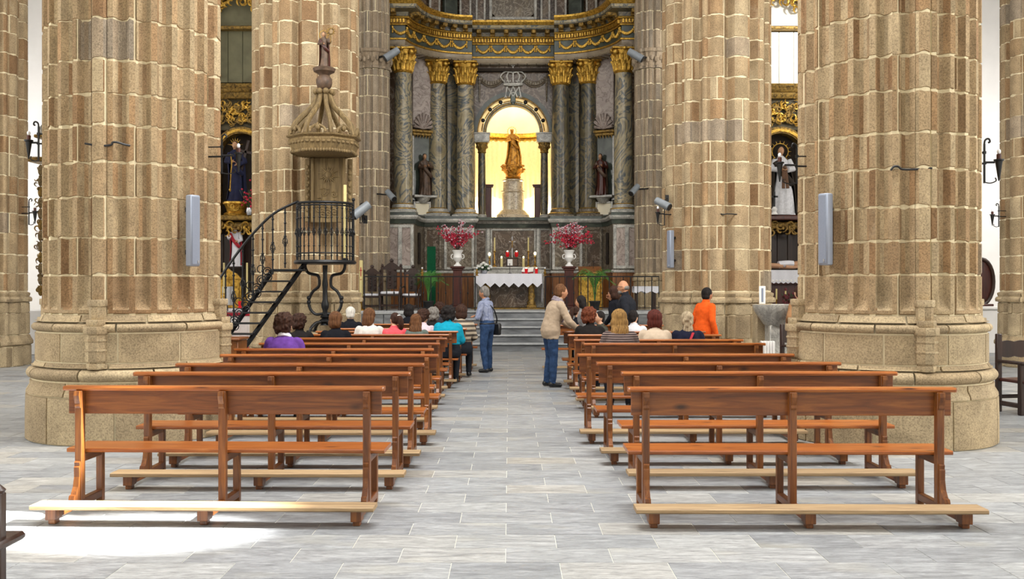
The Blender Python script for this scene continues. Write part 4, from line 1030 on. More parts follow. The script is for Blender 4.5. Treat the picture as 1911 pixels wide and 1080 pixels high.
for k in range(9):     # scrollwork on the stringer
    t = .22 + .085 * k; c = A0.lerp(A1, t) + Vector((.03, -.02, .16)); m = MB(); sg = 1 if k % 2 else -1
    m.tube([c + Vector((math.cos(R(a)) * (.03 + a / 9000) * sg, 0, math.sin(R(a)) * (.03 + a / 9000))) for a in range(0, 640, 35)], .011, 5)
    m.tube([c + Vector((math.cos(R(a)) * .07 * -sg + .12 * sg, 0.01, math.sin(R(a)) * .07 + .05)) for a in range(0, 300, 30)], .010, 5); m.build('scrollwork', M_IRON, pul)
m = MB(); c0, c1 = A1, B1; m.box(((A1.x + B1.x) / 2, (A1.y + B1.y) / 2, 1.98), (.62, .3, .04), .01); m.build('landing', M_IRON, pul)
# canopy
CC = P(605, 288, 18.55); CC = Vector((CC.x, 18.55, 0))
can = thing('pulpit_canopy', 'carved octagonal wooden sounding board with openwork ribs above the pulpit', 'canopy', (CC.x, CC.y, 4.2))
m = MB(); zc = 0.0
def oct_ring(m, prof): m.lathe(prof, 8, (0, 0, 0), PI / 8, 2 * PI + PI / 8)
oct_ring(m, [(.05, .02), (.60, .02), (.62, .06), (.66, .16), (.69, .24), (.66, .28), (.72, .31), (.73, .335), (.60, .345), (.05, .36)]); m.build('board', M_OLDW, can, ang=30)
m = MB()
for k in range(8):
    a0 = PI / 8 + k * PI / 4; p0 = Vector((.70 * math.cos(a0), .70 * math.sin(a0), 0)); p1 = Vector((.70 * math.cos(a0 + PI / 4), .70 * math.sin(a0 + PI / 4), 0))
    for j in range(9): m.ell(p0.lerp(p1, (j + .5) / 9) * .9 + Vector((0, 0, .03)), (.032, .032, .035), 7, 5)
    m.build('fringe', M_OLDW, can); m = MB()
    for j in range(5): m.box(p0.lerp(p1, (j + .5) / 5) * .955 + Vector((0, 0, .19)), (.07, .05, .05), .012, Euler((0, 0, a0 + PI / 8 + PI / 2)))
    m.build('frieze_blocks', M_OLDW, can); m = MB()
for k in range(8):
    a = PI / 8 + k * PI / 4; d = Vector((math.cos(a), math.sin(a), 0)); m = MB()
    m.tube(smooth_path([d * .62 + Vector((0, 0, .34)), d * .56 + Vector((0, 0, .55)), d * .42 + Vector((0, 0, .72)), d * .22 + Vector((0, 0, .92)), d * .13 + Vector((0, 0, 1.1)), d * .10 + Vector((0, 0, 1.2))], 5), .045, 8, flat=1.2)
    m.ell(d * .16 + Vector((0, 0, 1.21)), (.06, .06, .06), 9, 6); m.build('rib', M_OLDW, can)
    a2 = a + PI / 8; d2 = Vector((math.cos(a2), math.sin(a2), 0)); q = Vector((-d2.y, d2.x, 0)); m = MB()
    for sg in (-1, 1): m.tube([d2 * .64 + q * sg * (.02 + .11 * t - .03 * math.sin(6 * t)) + Vector((0, 0, .36 + .14 * math.sin(PI * (.5 + t / 2)))) for t in [j / 8 for j in range(9)]], .028, 6)
    m.ell(d2 * .64 + Vector((0, 0, .44)), (.05, .05, .06), 8, 6); m.build('scroll_crest', M_OLDW, can)
m = MB(); m.lathe([(.1, 1.15), (.13, 1.2), (.08, 1.26), (.13, 1.30), (.155, 1.38), (.15, 1.46), (.10, 1.53), (.12, 1.56), (.2, 1.60), (.22, 1.66), (.18, 1.68), (.02, 1.685)], 20); m.build('finial', M_POLY, can)
bp = MB()
t = thing('carved_back_panel', 'carved wooden panel with a sunburst, hung between pulpit and canopy', 'panel', (CC.x + .0, 19.0, 2.95))
m = MB(); m.box((0, 0, .62), (.66, .05, 1.27), .01); m.build('board', M_OLDW, t)
m = MB()
for sx in (-1, 1): m.box((sx * .31, -.04, .62), (.06, .05, 1.27), .01); m.box((sx * .42, .03, .62), (.10, .05, 1.24), .01)
m.build('frame', M_OLDW, t)
m = MB(); cy_ = .92
for k in range(20):
    a = 2 * PI * k / 20; L_ = .2 if k % 2 else .14; m.tube([(.07 * math.cos(a), -.035, cy_ + .07 * math.sin(a)), (L_ * math.cos(a + .1), -.035, cy_ + L_ * math.sin(a + .1))], [.02, .006], 5)
m.ell((0, -.03, cy_), (.08, .03, .08), 14, 8)
m.build('sunburst', M_OLDW, t)
m = MB(); rr = random.Random(4)
for k in range(16):
    c = Vector((rr.uniform(-.2, .2), -.03, rr.uniform(.08, .62))); sg = rr.choice((-1, 1)); m.tube([c + Vector((math.cos(R(a)) * (.01 + a / 8000) * sg, 0, math.sin(R(a)) * (.01 + a / 8000))) for a in range(0, 520, 35)], .013, 5)
for sx in (-1, 1):
    for k in range(9): m.ell((sx * .42, .0, .12 + k * .12), (.035, .02, .045), 7, 5)
m.build('scrolls', M_OLDW, t)
statue('canopy_statue', 'dark carved saint holding a sun monstrance, standing on top of the pulpit canopy', (CC.x, CC.y, 5.888), .68, (M_POLY, M_SKINW, M_REDW, M_DARKW), seed=9, crown='halo', arms=[((-.25, -.08, 1.12), (0.02, -.24, 1.08)), ((.27, -.1, 1.15), (.34, -.26, 1.2))])
mo = thing('monstrance', 'small sun-rayed monstrance held out by the saint on the canopy', 'monstrance', (CC.x + .15, CC.y - .12, 6.37))
m = MB(); m.tube([(0, 0, -.05), (0, 0, .12)], .01, 6); m.tube([(.055 * math.cos(2 * PI * k / 16), 0, .18 + .055 * math.sin(2 * PI * k / 16)) for k in range(16)], .012, 6, close=True)
for k in range(12): a = 2 * PI * k / 12; m.tube([(.06 * math.cos(a), 0, .18 + .06 * math.sin(a)), (.10 * math.cos(a), 0, .18 + .10 * math.sin(a))], [.01, .003], 5)
m.build('rays', M_GOLDD, mo)
cd = thing('tall_candle', 'tall pale candle standing at the right of the pulpit rail', 'candle', PC + Vector((.40, -.12, 2.175)))
m = MB(); m.tube([(0, 0, 0.03), (0, 0, 1.42)], .03, 10); m.build('wax', M_WAX, cd); m = MB(); m.lathe([(.06, 0), (.06, .03), (.035, .04)], 12); m.build('holder', M_IRON, cd)

# ------------------------------------------------------------------ speakers, sconces, spot lamps
def on_pillar(px, py, pc, Rr):
    o = Vector((0, 0)); d = Vector(((px - 950) / 1800, 1)).normalized(); c = Vector((pc[0], pc[1])); b = d.dot(c); q = b * b - (c.length_squared - Rr * Rr)
    s = b - math.sqrt(max(q, 0)); p = d * s
    n = (p - c).normalized()
    return Vector((p.x, p.y, EYE - (py - 536) / 1800 * p.y)), n
def speaker(px, y0, y1, pc, Rr, wd, label):
    p, n = on_pillar(px, y1, pc, Rr); p2, _ = on_pillar(px, y0, pc, Rr); h = p2.z - p.z
    t = thing('column_speaker', label, 'speaker', (p.x + n.x * .1, p.y + n.y * .1, p.z), math.atan2(n.x, -n.y), 'column speakers on the pillars')
    m = MB(); m.box((0, 0, h / 2), (wd, .10, h), .012); m.build('cabinet', M_SPEAK, t)
    m = MB(); m.box((0, -.052, h / 2), (wd * .8, .012, h * .95), .003); m.build('grille', M_SPEAKF, t)
    m = MB(); m.box((wd * .2, -.06, .05), (.02, .006, .03)); m.build('badge', M_SILVER, t)
    m = MB(); m.box((0, .07, h * .8), (.03, .09, .05)); m.box((0, .07, h * .2), (.03, .09, .05)); m.build('wall_bracket', M_BLACK, t)
    return t
speaker(349, 365, 497, (-4.34, 11.16), .957, .125, 'slim grey column speaker on the left front pillar')
speaker(1552, 362, 495, (4.25, 10.85), .957, .125, 'slim grey column speaker on the right front pillar')
speaker(1259, 430, 500, (4.25, 19.8), 1.06, .115, 'slim grey column speaker on the farther right pillar')
def crack(label, pts, pc, Rr):
    pass
def sconce(pos, outdir, sc, label, arm=0.22):
    """wall plate at pos, cup hangs off along outdir (2-D)"""
    t = thing('torch_sconce', label, 'sconce', pos, 0, 'iron torch sconces'); d = Vector((outdir[0], outdir[1], 0)).normalized(); Z = Vector((0, 0, 1)); s = sc
    m = MB(); m.tube(smooth_path([d * .0 + Z * -.36 * s, Z * .0, Z * .36 * s, Z * .44 * s + d * .03 * s, Z * .45 * s + d * .08 * s, Z * .40 * s + d * .10 * s, Z * .38 * s + d * .07 * s], 4), .018 * s, 6); m.box((0, 0, 0), (.03 * s, .03 * s, .72 * s)); m.build('back_bar', M_IRON, t)
    c = d * arm * s
    m = MB(); m.box((0, 0, .2 * s), (.03, .03, .03)); m.tube([d * .02, -d * .16], .02 * s, 6); m.tube([d * .01 + Z * .2 * s, -d * .16 + Z * .2 * s], .014 * s, 6); m.build('wall_mount', M_IRON, t)
    m = MB(); m.tube([Vector((0, 0, .02 * s)), c * .7 + Z * .02 * s], .022 * s, 6); m.tube(smooth_path([Z * -.34 * s, Z * -.36 * s + c * .4, Z * -.32 * s + c * .8, Z * -.26 * s + c * .75], 4), .012 * s, 6); m.build('arm', M_IRON, t)
    m = MB(); m.lathe([(.012 * s, -.32 * s), (.03 * s, -.2 * s), (.065 * s, .04 * s), (.09 * s, .05 * s), (.09 * s, .075 * s), (.03 * s, .08 * s)], 12, c); m.build('torch_cup', M_IRON, t)
    m = MB(); m.lathe([(.04 * s, .08 * s), (.042 * s, .17 * s)], 10, c); m.build('candle_sleeve', M_REDW, t)
    m = MB(); m.ell(c + Z * .215 * s, (.035 * s, .035 * s, .05 * s), 10, 8); m.build('bulb', M_BULB, t)
    return t
def s_at(px, py, d, side, sc, label, arm=.22): sconce(P(px, py, d), side, sc, label, arm)
s_at(1837, 305, 10.6, (1, -.05), .60, 'black iron torch sconce on the far side of the right front pillar', .26)
s_at(1864, 404, 20.25, (-1, -.1), .60, 'black iron torch sconce on the right aisle pillar', .24)
s_at(72, 268, 11.0, (-1, -.05), .55, 'black iron torch sconce at the left edge of the left front pillar', .2)
s_at(54, 398, 20.45, (1, -.1), .68, 'black iron torch sconce on the left aisle pillar', .2)
s_at(414, 292, 11.0, (1, -.12), .55, 'black iron torch sconce on the left front pillar, before the dark robed statue', .36)
s_at(1487, 310, 10.7, (-1, -.12), .55, 'black iron torch sconce on the right front pillar, before the white gowned statue', .36)
s_at(1240, 400, 19.4, (-1, -.12), .62, 'black iron torch sconce at the left edge of the farther right pillar', .22)
s_at(672, 400, 19.6, (1, -.12), .50, 'small iron torch sconce at the right edge of the pulpit pillar', .1)
M_LAMPG = plain('grey_lamp_housing', hexc('#7d8388'), 0.5, 0.2)
def spot(px, py, d, aim, sc, label, base):
    p = P(px, py, d); t = thing('spot_lamp', label, 'lamp', p, 0, 'grey spot lamps'); a = Vector(aim).normalized(); b = Vector(base)
    m = MB(); m.tube([-a * .15 * sc, a * .15 * sc], [.065 * sc, .072 * sc], 14); m.build('housing', M_LAMPG, t)
    m = MB(); m.tube([a * .148 * sc, a * .165 * sc], .062 * sc, 14); m.build('lens', M_BLACK, t)
    m = MB(); m.tube([Vector((0, 0, 0)), b * sc * 1.25], .02 * sc, 6); m.box(b * sc * 1.25, (.06 * sc, .06 * sc, .12 * sc)); m.build('bracket', M_BLACK, t)
spot(674, 392, 18.95, (-.7, -.3, -.6), 1.3, 'grey spot lamp clamped beside the pulpit rail', (.02, .2, -.1))
spot(1237, 380, 19.0, (.6, -.5, -.4), 1.1, 'grey spot lamp above the sconce on the farther right pillar', (.1, .25, .1))
spot(731, 101, 28.35, (-.75, -.2, -.55), 1.6, 'grey spot lamp by the capital left of the altarpiece', (-.28, .25, .0))
spot(1186, 103, 28.35, (.75, -.2, -.5), 1.6, 'grey spot lamp by the capital right of the altarpiece', (.28, .25, .0))
spot(729, 364, 28.4, (.55, -.5, -.6), 1.3, 'small grey spot lamp low beside the left outer marble column', (-.32, .25, .05))
spot(1184, 354, 28.4, (-.55, -.5, -.6), 1.3, 'small grey spot lamp low beside the right outer marble column', (.32, .25, .05))

# ------------------------------------------------------------------ chancel: altar table, candles, flowers, chairs, railing
AX = 0.0
at_ = thing('altar_table', 'altar table under a white lace cloth, with a gilt carved leg and grey stone plinth', 'altar', (0.0, 29.5, PZ))
def PA(px, py, d=29.5): v = P(px, py, d); return v
TW = 1.97; tz = 1.06
m = MB(); m.box((0, 0, tz - .04), (TW, .8, .07), .01); m.build('table_top', M_BROWNW, at_)
for sx in (-1, 1):
    m = MB(); m.lathe([(.12, .12), (.13, .2), (.09, .26), (.11, .4), (.085, .55), (.115, .7), (.085, .85), (.12, 1.0)], 14, (sx * .68, -.2, 0), fr=lambda a, z: 1 + .08 * math.sin(3 * a + 18 * z)); m.box((sx * .68, -.2, .08), (.3, .3, .1), .02); m.build('carved_leg', M_GOLDD, at_)
m = MB(); m.box((0, .25, .55), (1.5, .1, 1.0)); m.build('front_panel', M_MRED, at_, ang=0)
m = MB(); m.box((0, 0, .02), (2.3, 1.05, .04), .01); m.build('plinth', M_GOLDD, at_)
m = MB()
N = 14; nz = 6
top = [(x, z) for x, z in ()]
rows = []
for q in range(2):
    off = -.42 - q * .006
    pts_t = []; pts_b = []
    for k in range(N * 4 + 1):
        t = k / (N * 4); x = -TW / 2 - .01 + (TW + .02) * t; ph = (t * 7) % 1.0; drop = .27 + .13 * (1 - abs(2 * ph - 1))
        wv = .018 * math.sin(t * 7 * 2 * PI)
        pts_t.append(Vector((x, off + 0 * wv, tz + .008))); pts_b.append(Vector((x, off - .02 + wv, tz - drop)))
    rows.append((pts_t, [a.lerp(b, .5) + Vector((0, -.005, 0)) for a, b in zip(pts_t, pts_b)], pts_b))
for r in rows: m.loft(list(r), cap=False, closed=False)
m.box((0, 0, tz + .006), (TW + .03, .85, .012), .004)
for sx in (-1, 1):
    n_ = 12; rr_ = []
    for z in (tz + .008, tz - .3, tz - .82):
        rr_.append([Vector((sx * (TW / 2 + .015 + (.02 * math.sin(k * 1.7) if z < tz else 0)), -.42 + .84 * k / n_, z + (.05 * math.sin(k * 2.2) if z < .5 else 0))) for k in range(n_ + 1)])
    m.loft(rr_, cap=False, closed=False); m.loft([[p + Vector((sx * .006, 0, 0)) for p in r] for r in rr_], cap=False, closed=False)
m.build('lace_cloth', M_CLOTHW, at_, ang=60)
m = MB()
for k in range(7):
    for j in range(5):
        x = -TW / 2 + TW * (k + .5) / 7; m.ell((x + (j - 2) * .05, -.45, tz - .30 + abs(j - 2) * .035), (.012, .004, .012), 6, 4)
m.build('lace_pattern', M_WHITE, at_)
# retable shelf behind
rt = thing('altar_shelf', 'grey stone shelf behind the altar table carrying candles and a framed picture', 'shelf', (0.0, 30.35, PZ))
m = MB(); m.box((0, 0, .62), (2.2, .5, 1.24), .01); m.build('base', M_MGREY, rt); m = MB(); m.box((0, -.02, 1.27), (2.3, .56, .06), .012); m.build('slab', M_MGREY, rt)
SZ = PZ + 1.302
def candlestick(px, h, cd_h, label, group, brass=True, y=30.3, flame=False, z=None):
    x = (px - 950) / 1800 * y; t = thing('candlestick', label, 'candlestick', (x, y, SZ if z is None else z), 0, group)
    m = MB(); m.lathe([(.08, 0), (.08, .02), (.04, .05), (.02, .08), (.035, .16), (.018, .2), (.03, h * .5), (.016, h * .55), (.02, h - .04), (.05, h - .02), (.05, h), (.02, h)], 12); m.build('stick', M_BRASS, t)
    m = MB(); m.tube([(0, 0, h), (0, 0, h + cd_h)], .022, 8); m.build('candle', M_WAX, t)
    if flame: m = MB(); m.ell((0, 0, h + cd_h + .05), (.04, .04, .055), 10, 8); m.build('flame', M_FLAME, t)
candlestick(923, .5, .42, 'tall brass candlestick with a long yellow candle, left of the altar cross', 'tall altar candlesticks')
candlestick(986, .5, .42, 'tall brass candlestick with a long yellow candle, right of the altar cross', 'tall altar candlesticks')
candlestick(913.5, .30, .05, 'short lit candlestick at the far left of the altar shelf', 'short altar candlesticks', flame=True)
candlestick(998.5, .32, .05, 'short lit candlestick at the far right of the altar shelf', 'short altar candlesticks', flame=True)
for px, lab in ((936, 'thick yellow pillar candle left of the framed picture'), (977, 'thick yellow pillar candle right of the framed picture')):
    t = thing('pillar_candle', lab, 'candle', ((px - 950) / 1800 * 30.2, 30.2, SZ), 0, 'thick altar candles'); m = MB(); m.lathe([(.04, 0), (.04, .26), (.03, .27)], 14); m.build('wax', M_WAX, t)
    m = MB(); m.ell((0, 0, .30), (.022, .022, .035), 8, 6); m.build('flame', M_FLAME, t)
cr = thing('altar_cross', 'slim brass crucifix standing at the middle of the altar shelf', 'cross', (.1, 30.4, SZ)); m = MB(); m.lathe([(.12, 0), (.1, .05), (.05, .1), (.03, .2), (.05, .26), (.015, .3)], 12); m.build('foot', M_BRASS, cr)
m = MB(); m.box((0, 0, .62), (.025, .02, .68)); m.box((0, 0, .80), (.2, .02, .025)); m.build('cross', M_SILVER, cr); m = MB(); m.tube([(0, -.02, .83), (0, -.02, .6)], [.018, .01], 6); m.tube([(-.08, -.02, .82), (0, -.02, .79), (.08, -.02, .82)], .008, 5); m.build('corpus', M_BRASS, cr)
for px, py, lab in ((947, 468, 'red glass sanctuary lamp to the left of the crucifix'), (964, 466, 'red glass sanctuary lamp to the right of the crucifix')):
    x = (px - 950) / 1800 * 30.5; t = thing('sanctuary_lamp', lab, 'lamp', (x, 30.52, SZ), 0, 'red sanctuary lamps')
    m = MB(); m.tube([(0, 0, 0), (0, 0, .32)], .012, 6); m.lathe([(.05, 0), (.05, .015), (.015, .02)], 10); m.build('stand', M_BRASS, t); m = MB(); m.lathe([(.03, .32), (.055, .36), (.06, .45), (.05, .48)], 12); m.build('glass', M_REDGL, t); m = MB(); m.ell((0, -.0, .49), (.025, .025, .03), 8, 6); m.build('flame', M_FLAME, t)
fr = thing('framed_picture', 'small dark framed picture with a pale page in the middle of the altar shelf', 'picture', (.1, 30.18, SZ))
m = MB()
for c, s in (((-.17, 0, .14), (.04, .04, .28)), ((.17, 0, .14), (.04, .04, .28)), ((0, 0, .265), (.34, .04, .035)), ((0, 0, .018), (.34, .04, .035))): m.box(c, s, .006)
m.build('frame', M_DARKW, fr); m = MB(); m.box((-.07, .005, .14), (.16, .01, .2)); m.build('page', M_WHITE, fr, ang=0); m = MB(); m.box((.08, .005, .14), (.13, .012, .2)); m.build('picture', M_POLY, fr, ang=0)
AZ = PZ + tz + .0135
bk = thing('open_missal', 'red bound book on a red stand on the right half of the altar', 'book', (.58, 29.55, AZ), R(-12))
m = MB(); m.box((0, 0, .09), (.36, .25, .015), .004, Euler((R(35), 0, 0))); m.box((0, .08, .07), (.05, .02, .14)); m.build('stand', M_REDC, bk); m = MB()
for sx in (-1, 1): m.box((sx * .09, -.015, .125), (.17, .23, .03), .006, Euler((R(35), R(-6 * sx), 0)))
m.build('pages', M_WHITE, bk)
for px, lab in ((982, 'red glass votive candle on the altar beside the book'), (1001, 'red glass votive candle at the right end of the altar')):
    t = thing('votive_candle', lab, 'candle', ((px - 950) / 1800 * 29.2, 29.2, AZ), 0, 'red votive candles'); m = MB(); m.lathe([(.035, 0), (.045, .02), (.047, .15), (.04, .155)], 14); m.build('glass', M_REDGL, t); m = MB(); m.ell((0, 0, .16), (.02, .02, .025), 8, 6); m.build('flame', M_FLAME, t)
mic = thing('altar_microphone', 'thin black microphone stand at the middle of the altar edge', 'microphone', (0.02, 29.14, AZ)); m = MB(); m.lathe([(.06, 0), (.06, .015), (.01, .02)], 12); m.tube([(0, 0, 0), (0, 0, .2), (0, -.04, .27)], .008, 6); m.build('stand', M_BLACK, mic); m = MB(); m.ell((0, -.05, .29), (.015, .02, .02), 8, 6); m.build('head', M_BLACK, mic)
fb = thing('white_bouquet', 'bouquet of white roses in a glass bowl at the left end of the altar', 'flowers', (-.76, 29.4, AZ)); rr = random.Random(3)
m = MB(); m.lathe([(.06, 0), (.10, .03), (.11, .1), (.09, .13)], 14); m.build('bowl', M_SILVER, fb)
for k in range(26):
    a = rr.uniform(0, 2 * PI); q = rr.uniform(0, 1) ** .6; z = .32 - .14 * q * q + rr.uniform(-.03, .03); c = Vector((.23 * q * math.cos(a), .18 * q * math.sin(a), z)); m = MB()
    m.ell(c, (.04, .04, .034), 8, 6); 
    for j in range(5): m.ell(c + Vector((.024 * math.cos(j * 1.26), .024 * math.sin(j * 1.26), .008)), (.02, .02, .026), 6, 4)
    m.build('rose', M_BLOSW, fb)
m = MB()
for k in range(60):
    a = rr.uniform(0, 2 * PI); q = rr.uniform(.2, 1.1); z = rr.uniform(.1, .26); c = Vector((.22 * q * math.cos(a), .18 * q * math.sin(a), z)); m.ell(c, (.035, .035, .012), 6, 4, rot=Euler((rr.uniform(-1, 1), rr.uniform(-1, 1), 0)).to_matrix())
    m.tube([(0, 0, .08), c], .004, 4)
tag(m.build('greenery', M_LEAFD, fb), kind='stuff')
# flower urns on mahogany pedestals
def urn(px, label_p, label_u, label_f, seed):
    y = 28.6; x = (px - 950) / 1800 * y; t = thing('flower_pedestal', label_p, 'pedestal', (x, y, PZ), 0, 'mahogany flower pedestals')
    H_ = 1.66 - (497 - 536) / 1800 * y - PZ
    m = MB(); m.box((0, 0, .06), (.42, .42, .12), .015); m.box((0, 0, .15), (.36, .36, .06), .015); m.build('base', M_REDW, t); m = MB(); m.box((0, 0, (H_ + .1) / 2), (.26, .26, H_ - .22), .012); m.build('shaft', M_REDW, t); m = MB(); m.box((0, 0, H_ - .09), (.34, .34, .06), .015); m.box((0, 0, H_ - .03), (.42, .42, .06), .015); m.build('cap', M_REDW, t)
    u = thing('white_urn', label_u, 'urn', (x, y, PZ + H_ + .001), 0, 'white urns'); m = MB(); m.box((0, 0, .02), (.22, .22, .04), .008); m.lathe([(.10, .04), (.06, .08), (.045, .12), (.06, .14), (.10, .18), (.14, .26), (.125, .30), (.115, .38), (.15, .44), (.165, .465), (.15, .48), (.11, .46)], 24); m.build('body', M_WHITE, u)
    m = MB()
    for sx in (-1, 1): m.tube(smooth_path([(sx * .13, 0, .22), (sx * .19, 0, .26), (sx * .18, 0, .34), (sx * .13, 0, .36)], 4), .014, 6)
    m.build('handle', M_WHITE, u)
    f = thing('blossom_branches', label_f, 'flowers', (x, y, PZ + H_ + .47), 0, 'red blossom arrangements'); rr = random.Random(seed); tips = []
    mt = MB(); mr = MB(); mp = MB()
    for k in range(34):
        a = rr.uniform(0, 2 * PI); sp = rr.uniform(.1, .75); hh = rr.uniform(.3, .85) * (1.15 - .55 * sp); b = Vector((0, 0, 0)); e = Vector((sp * math.cos(a), sp * .6 * math.sin(a), hh)); c = b.lerp(e, .5) + Vector((0, 0, .1))
        pth = smooth_path([b, c, e], 6); mt.tube(pth, [.007 - .0004 * j for j in range(len(pth))], 4)
        for j in range(3, len(pth)):
            for q in range(3):
                p = pth[j] + Vector((rr.uniform(-.05, .05), rr.uniform(-.05, .05), rr.uniform(-.05, .05))); ms = mr if (p.z < .48 and rr.random() < .8) else (mp if rr.random() < .6 else mr)
                if abs(p.x) > .45 and rr.random() < .7: ms = mr
                ms.ell(p, rr.uniform(.012, .028), 5, 4)
    mt.build('branches', M_TWIG, f); tag(mr.build('red_blossom', M_BLOSR, f), kind='stuff'); tag(mp.build('pale_blossom', M_BLOSP, f), kind='stuff')
urn(854, 'dark mahogany pedestal left of the altar', 'white urn on the pedestal left of the altar', 'branches of red and pale blossom in the urn left of the altar', 1)
urn(1062, 'dark mahogany pedestal right of the altar', 'white urn on the pedestal right of the altar', 'branches of red and pale blossom in the urn right of the altar', 2)
# potted palms
def palm(px, y, hgt, label, seed):
    x = (px - 950) / 1800 * y; t = thing('potted_palm', label, 'plant', (x, y, PZ), 0, 'potted palms'); rr = random.Random(seed)
    m = MB(); m.lathe([(.12, 0), (.15, .22), (.17, .24), (.17, .27), (.14, .27), (.13, .22)], 16); m.build('pot', M_POT, t)
    for k in range(13):
        a = rr.uniform(0, 2 * PI); sp = rr.uniform(.15, .6); h = hgt * rr.uniform(.75, 1.0); m = MB()
        pth = smooth_path([(0, 0, .2), (.12 * sp * math.cos(a), .12 * sp * math.sin(a), .2 + (h - .2) * .55), (.5 * sp * math.cos(a), .5 * sp * math.sin(a), h * .95), (sp * math.cos(a), sp * math.sin(a), h * rr.uniform(.78, .98))], 7)
        m.tube(pth, [.009 - .0003 * j for j in range(len(pth))], 4)
        for j in range(7, len(pth)):
            tdir = (pth[min(j + 1, len(pth) - 1)] - pth[j - 1]).normalized(); sd = tdir.cross(Vector((0, 0, 1)))
            if sd.length < .05: sd = Vector((1, 0, 0))
            sd.normalize(); L_ = .26 * math.sin(PI * (j - 5) / (len(pth) - 3))
            for sg in (-1, 1):
                p = pth[j]; q = p + (sd * sg * .8 + tdir * .7 + Vector((0, 0, -.15))) * L_; mid = p.lerp(q, .5) + Vector((0, 0, .02)); wv = tdir * .012
                m.add([p - wv * .4, p + wv * .4, mid + wv, q, mid - wv, mid + Vector((0, 0, -.003))], [(0, 1, 2, 5), (5, 2, 3), (0, 5, 4), (4, 5, 3)])
        m.build('frond', M_LEAF, t, ang=0)
palm(799, 27.95, 1.15, 'green potted palm behind the railing, left of the altar', 1)
palm(1110, 27.9, 1.25, 'green potted palm before the gilt lectern, right of the altar', 2)
# lectern
lx = (1101 - 950) / 1800 * 28.9; le = thing('gilt_lectern', 'gilded lectern with twisted corner columns, right of the altar', 'lectern', (lx, 28.9, PZ))
m = MB(); m.box((0, 0, .56), (.58, .4, 1.0), .01); m.build('body', M_GOLD, le); m = MB(); m.box((0, 0, 1.09), (.74, .5, .06), .012); m.box((0, 0, .03), (.72, .5, .06), .012); m.build('moulding', M_GOLDD, le); m = MB(); m.box((0, -.03, 1.2), (.7, .46, .03), .008, Euler((R(20), 0, 0))); m.build('desk', M_BROWNW, le)
for sx in (-1, 1): m = MB(); m.lathe([(.045, .08), (.05, .2), (.04, .5), (.05, .8), (.045, 1.05)], 10, (sx * .33, -.2, 0), fr=lambda a, z: 1 + .2 * math.sin(2 * a + 22 * z)); m.build('twisted_column', M_GOLD, le)
m = MB(); m.tube([(.1, 0, 1.22), (.1, -.02, 1.42)], .008, 6); m.ell((.1, -.03, 1.44), .022, 8, 6); m.build('microphone', M_BLACK, le)
# carved chairs
def carved_chair(px, y, sc, label, rz=0):
    x = (px - 950) / 1800 * y; t = thing('carved_chair', label, 'chair', (x, y, PZ), R(rz), 'carved ceremonial chairs')
    S_ = lambda *v: tuple(a * sc for a in v)
    for sx in (-1, 1):
        m = MB(); m.lathe([(.05, 0), (.03, .06), (.04, .12), (.028, .2), (.045, .3), (.03, .38), (.04, .44)], 8, (sx * .28, -.25, 0)); m.v = [S_(*p) for p in m.v]; m.build('front_leg', M_BLACK if False else M_DARKW, t)
        m = MB(); m.box(S_(sx * .27, .24, .62), S_(.055, .055, 1.24), .01); m.build('back_post', M_DARKW, t)
        m = MB(); m.tube([S_(*p) for p in smooth_path([(sx * .29, .22, .78), (sx * .31, 0, .76), (sx * .31, -.22, .70), (sx * .31, -.28, .64), (sx * .29, -.25, .44)], 4)], .028 * sc, 7); m.build('arm', M_DARKW, t)
    m = MB(); m.box(S_(0, 0, .44), S_(.6, .54, .06), .01); m.build('seat_rail', M_DARKW, t); m = MB(); m.box(S_(0, -.01, .50), S_(.54, .50, .09), .03); m.build('cushion', M_CLOTHW, t)
    m = MB(); m.box(S_(0, .25, .92), S_(.30, .035, .62), .01)
    for k in range(10): m.ell(S_(.1 * math.cos(k * 2.1), .22, .68 + .055 * k), .035 * sc, 7, 5)
    m.build('back_splat', M_DARKW, t)
    m = MB(); poly = [(-.32, 1.18), (-.32, 1.25), (-.26, 1.29), (-.2, 1.27), (-.14, 1.33), (-.06, 1.38), (0, 1.42), (.06, 1.38), (.14, 1.33), (.2, 1.27), (.26, 1.29), (.32, 1.25), (.32, 1.18)]
    m.M = Matrix.Translation((0, .27 * sc, 0)) @ MX; m.prism([(a * sc, b * sc) for a, b in poly], .05 * sc); m.M = None
    for sx in (-1, 1): m.ell(S_(sx * .27, .24, 1.30), .045 * sc, 8, 6)
    m.ell(S_(0, .24, 1.44), (.06 * sc, .04 * sc, .06 * sc), 8, 6); m.build('crest_rail', M_DARKW, t)
    m = MB(); m.box(S_(0, -.25, .14), S_(.5, .03, .07), .01); m.build('stretcher', M_DARKW, t)
carved_chair(694, 28.0, .88, 'carved dark chair with white cushion, leftmost of the three behind the left railing', 6)
carved_chair(729, 27.95, 1.0, 'tall carved dark chair with white cushion, middle of the three behind the left railing', 0)
carved_chair(768, 28.05, .88, 'carved dark chair with white cushion, nearest the palm of the three behind the left railing', -6)
gp = thing('green_glass_panel', 'upright green glass panel before the altarpiece, left', 'panel', ((806 - 950) / 1800 * 29.5, 29.3, PZ)); m = MB(); m.box((0, 0, .95), (.26, .012, 1.9), .002); m.build('pane', M_GLASSG, gp); m = MB(); m.box((0, 0, .02), (.34, .16, .04), .006); m.build('foot', M_SILVER, gp)
pc = thing('paschal_candle', 'thick pale paschal candle with red marks beside the pulpit pillar', 'candle', ((674 - 950) / 1800 * 27.45, 27.45, PZ)); ztop = 1.66 + (536 - 486) / 1800 * 27.45 - PZ
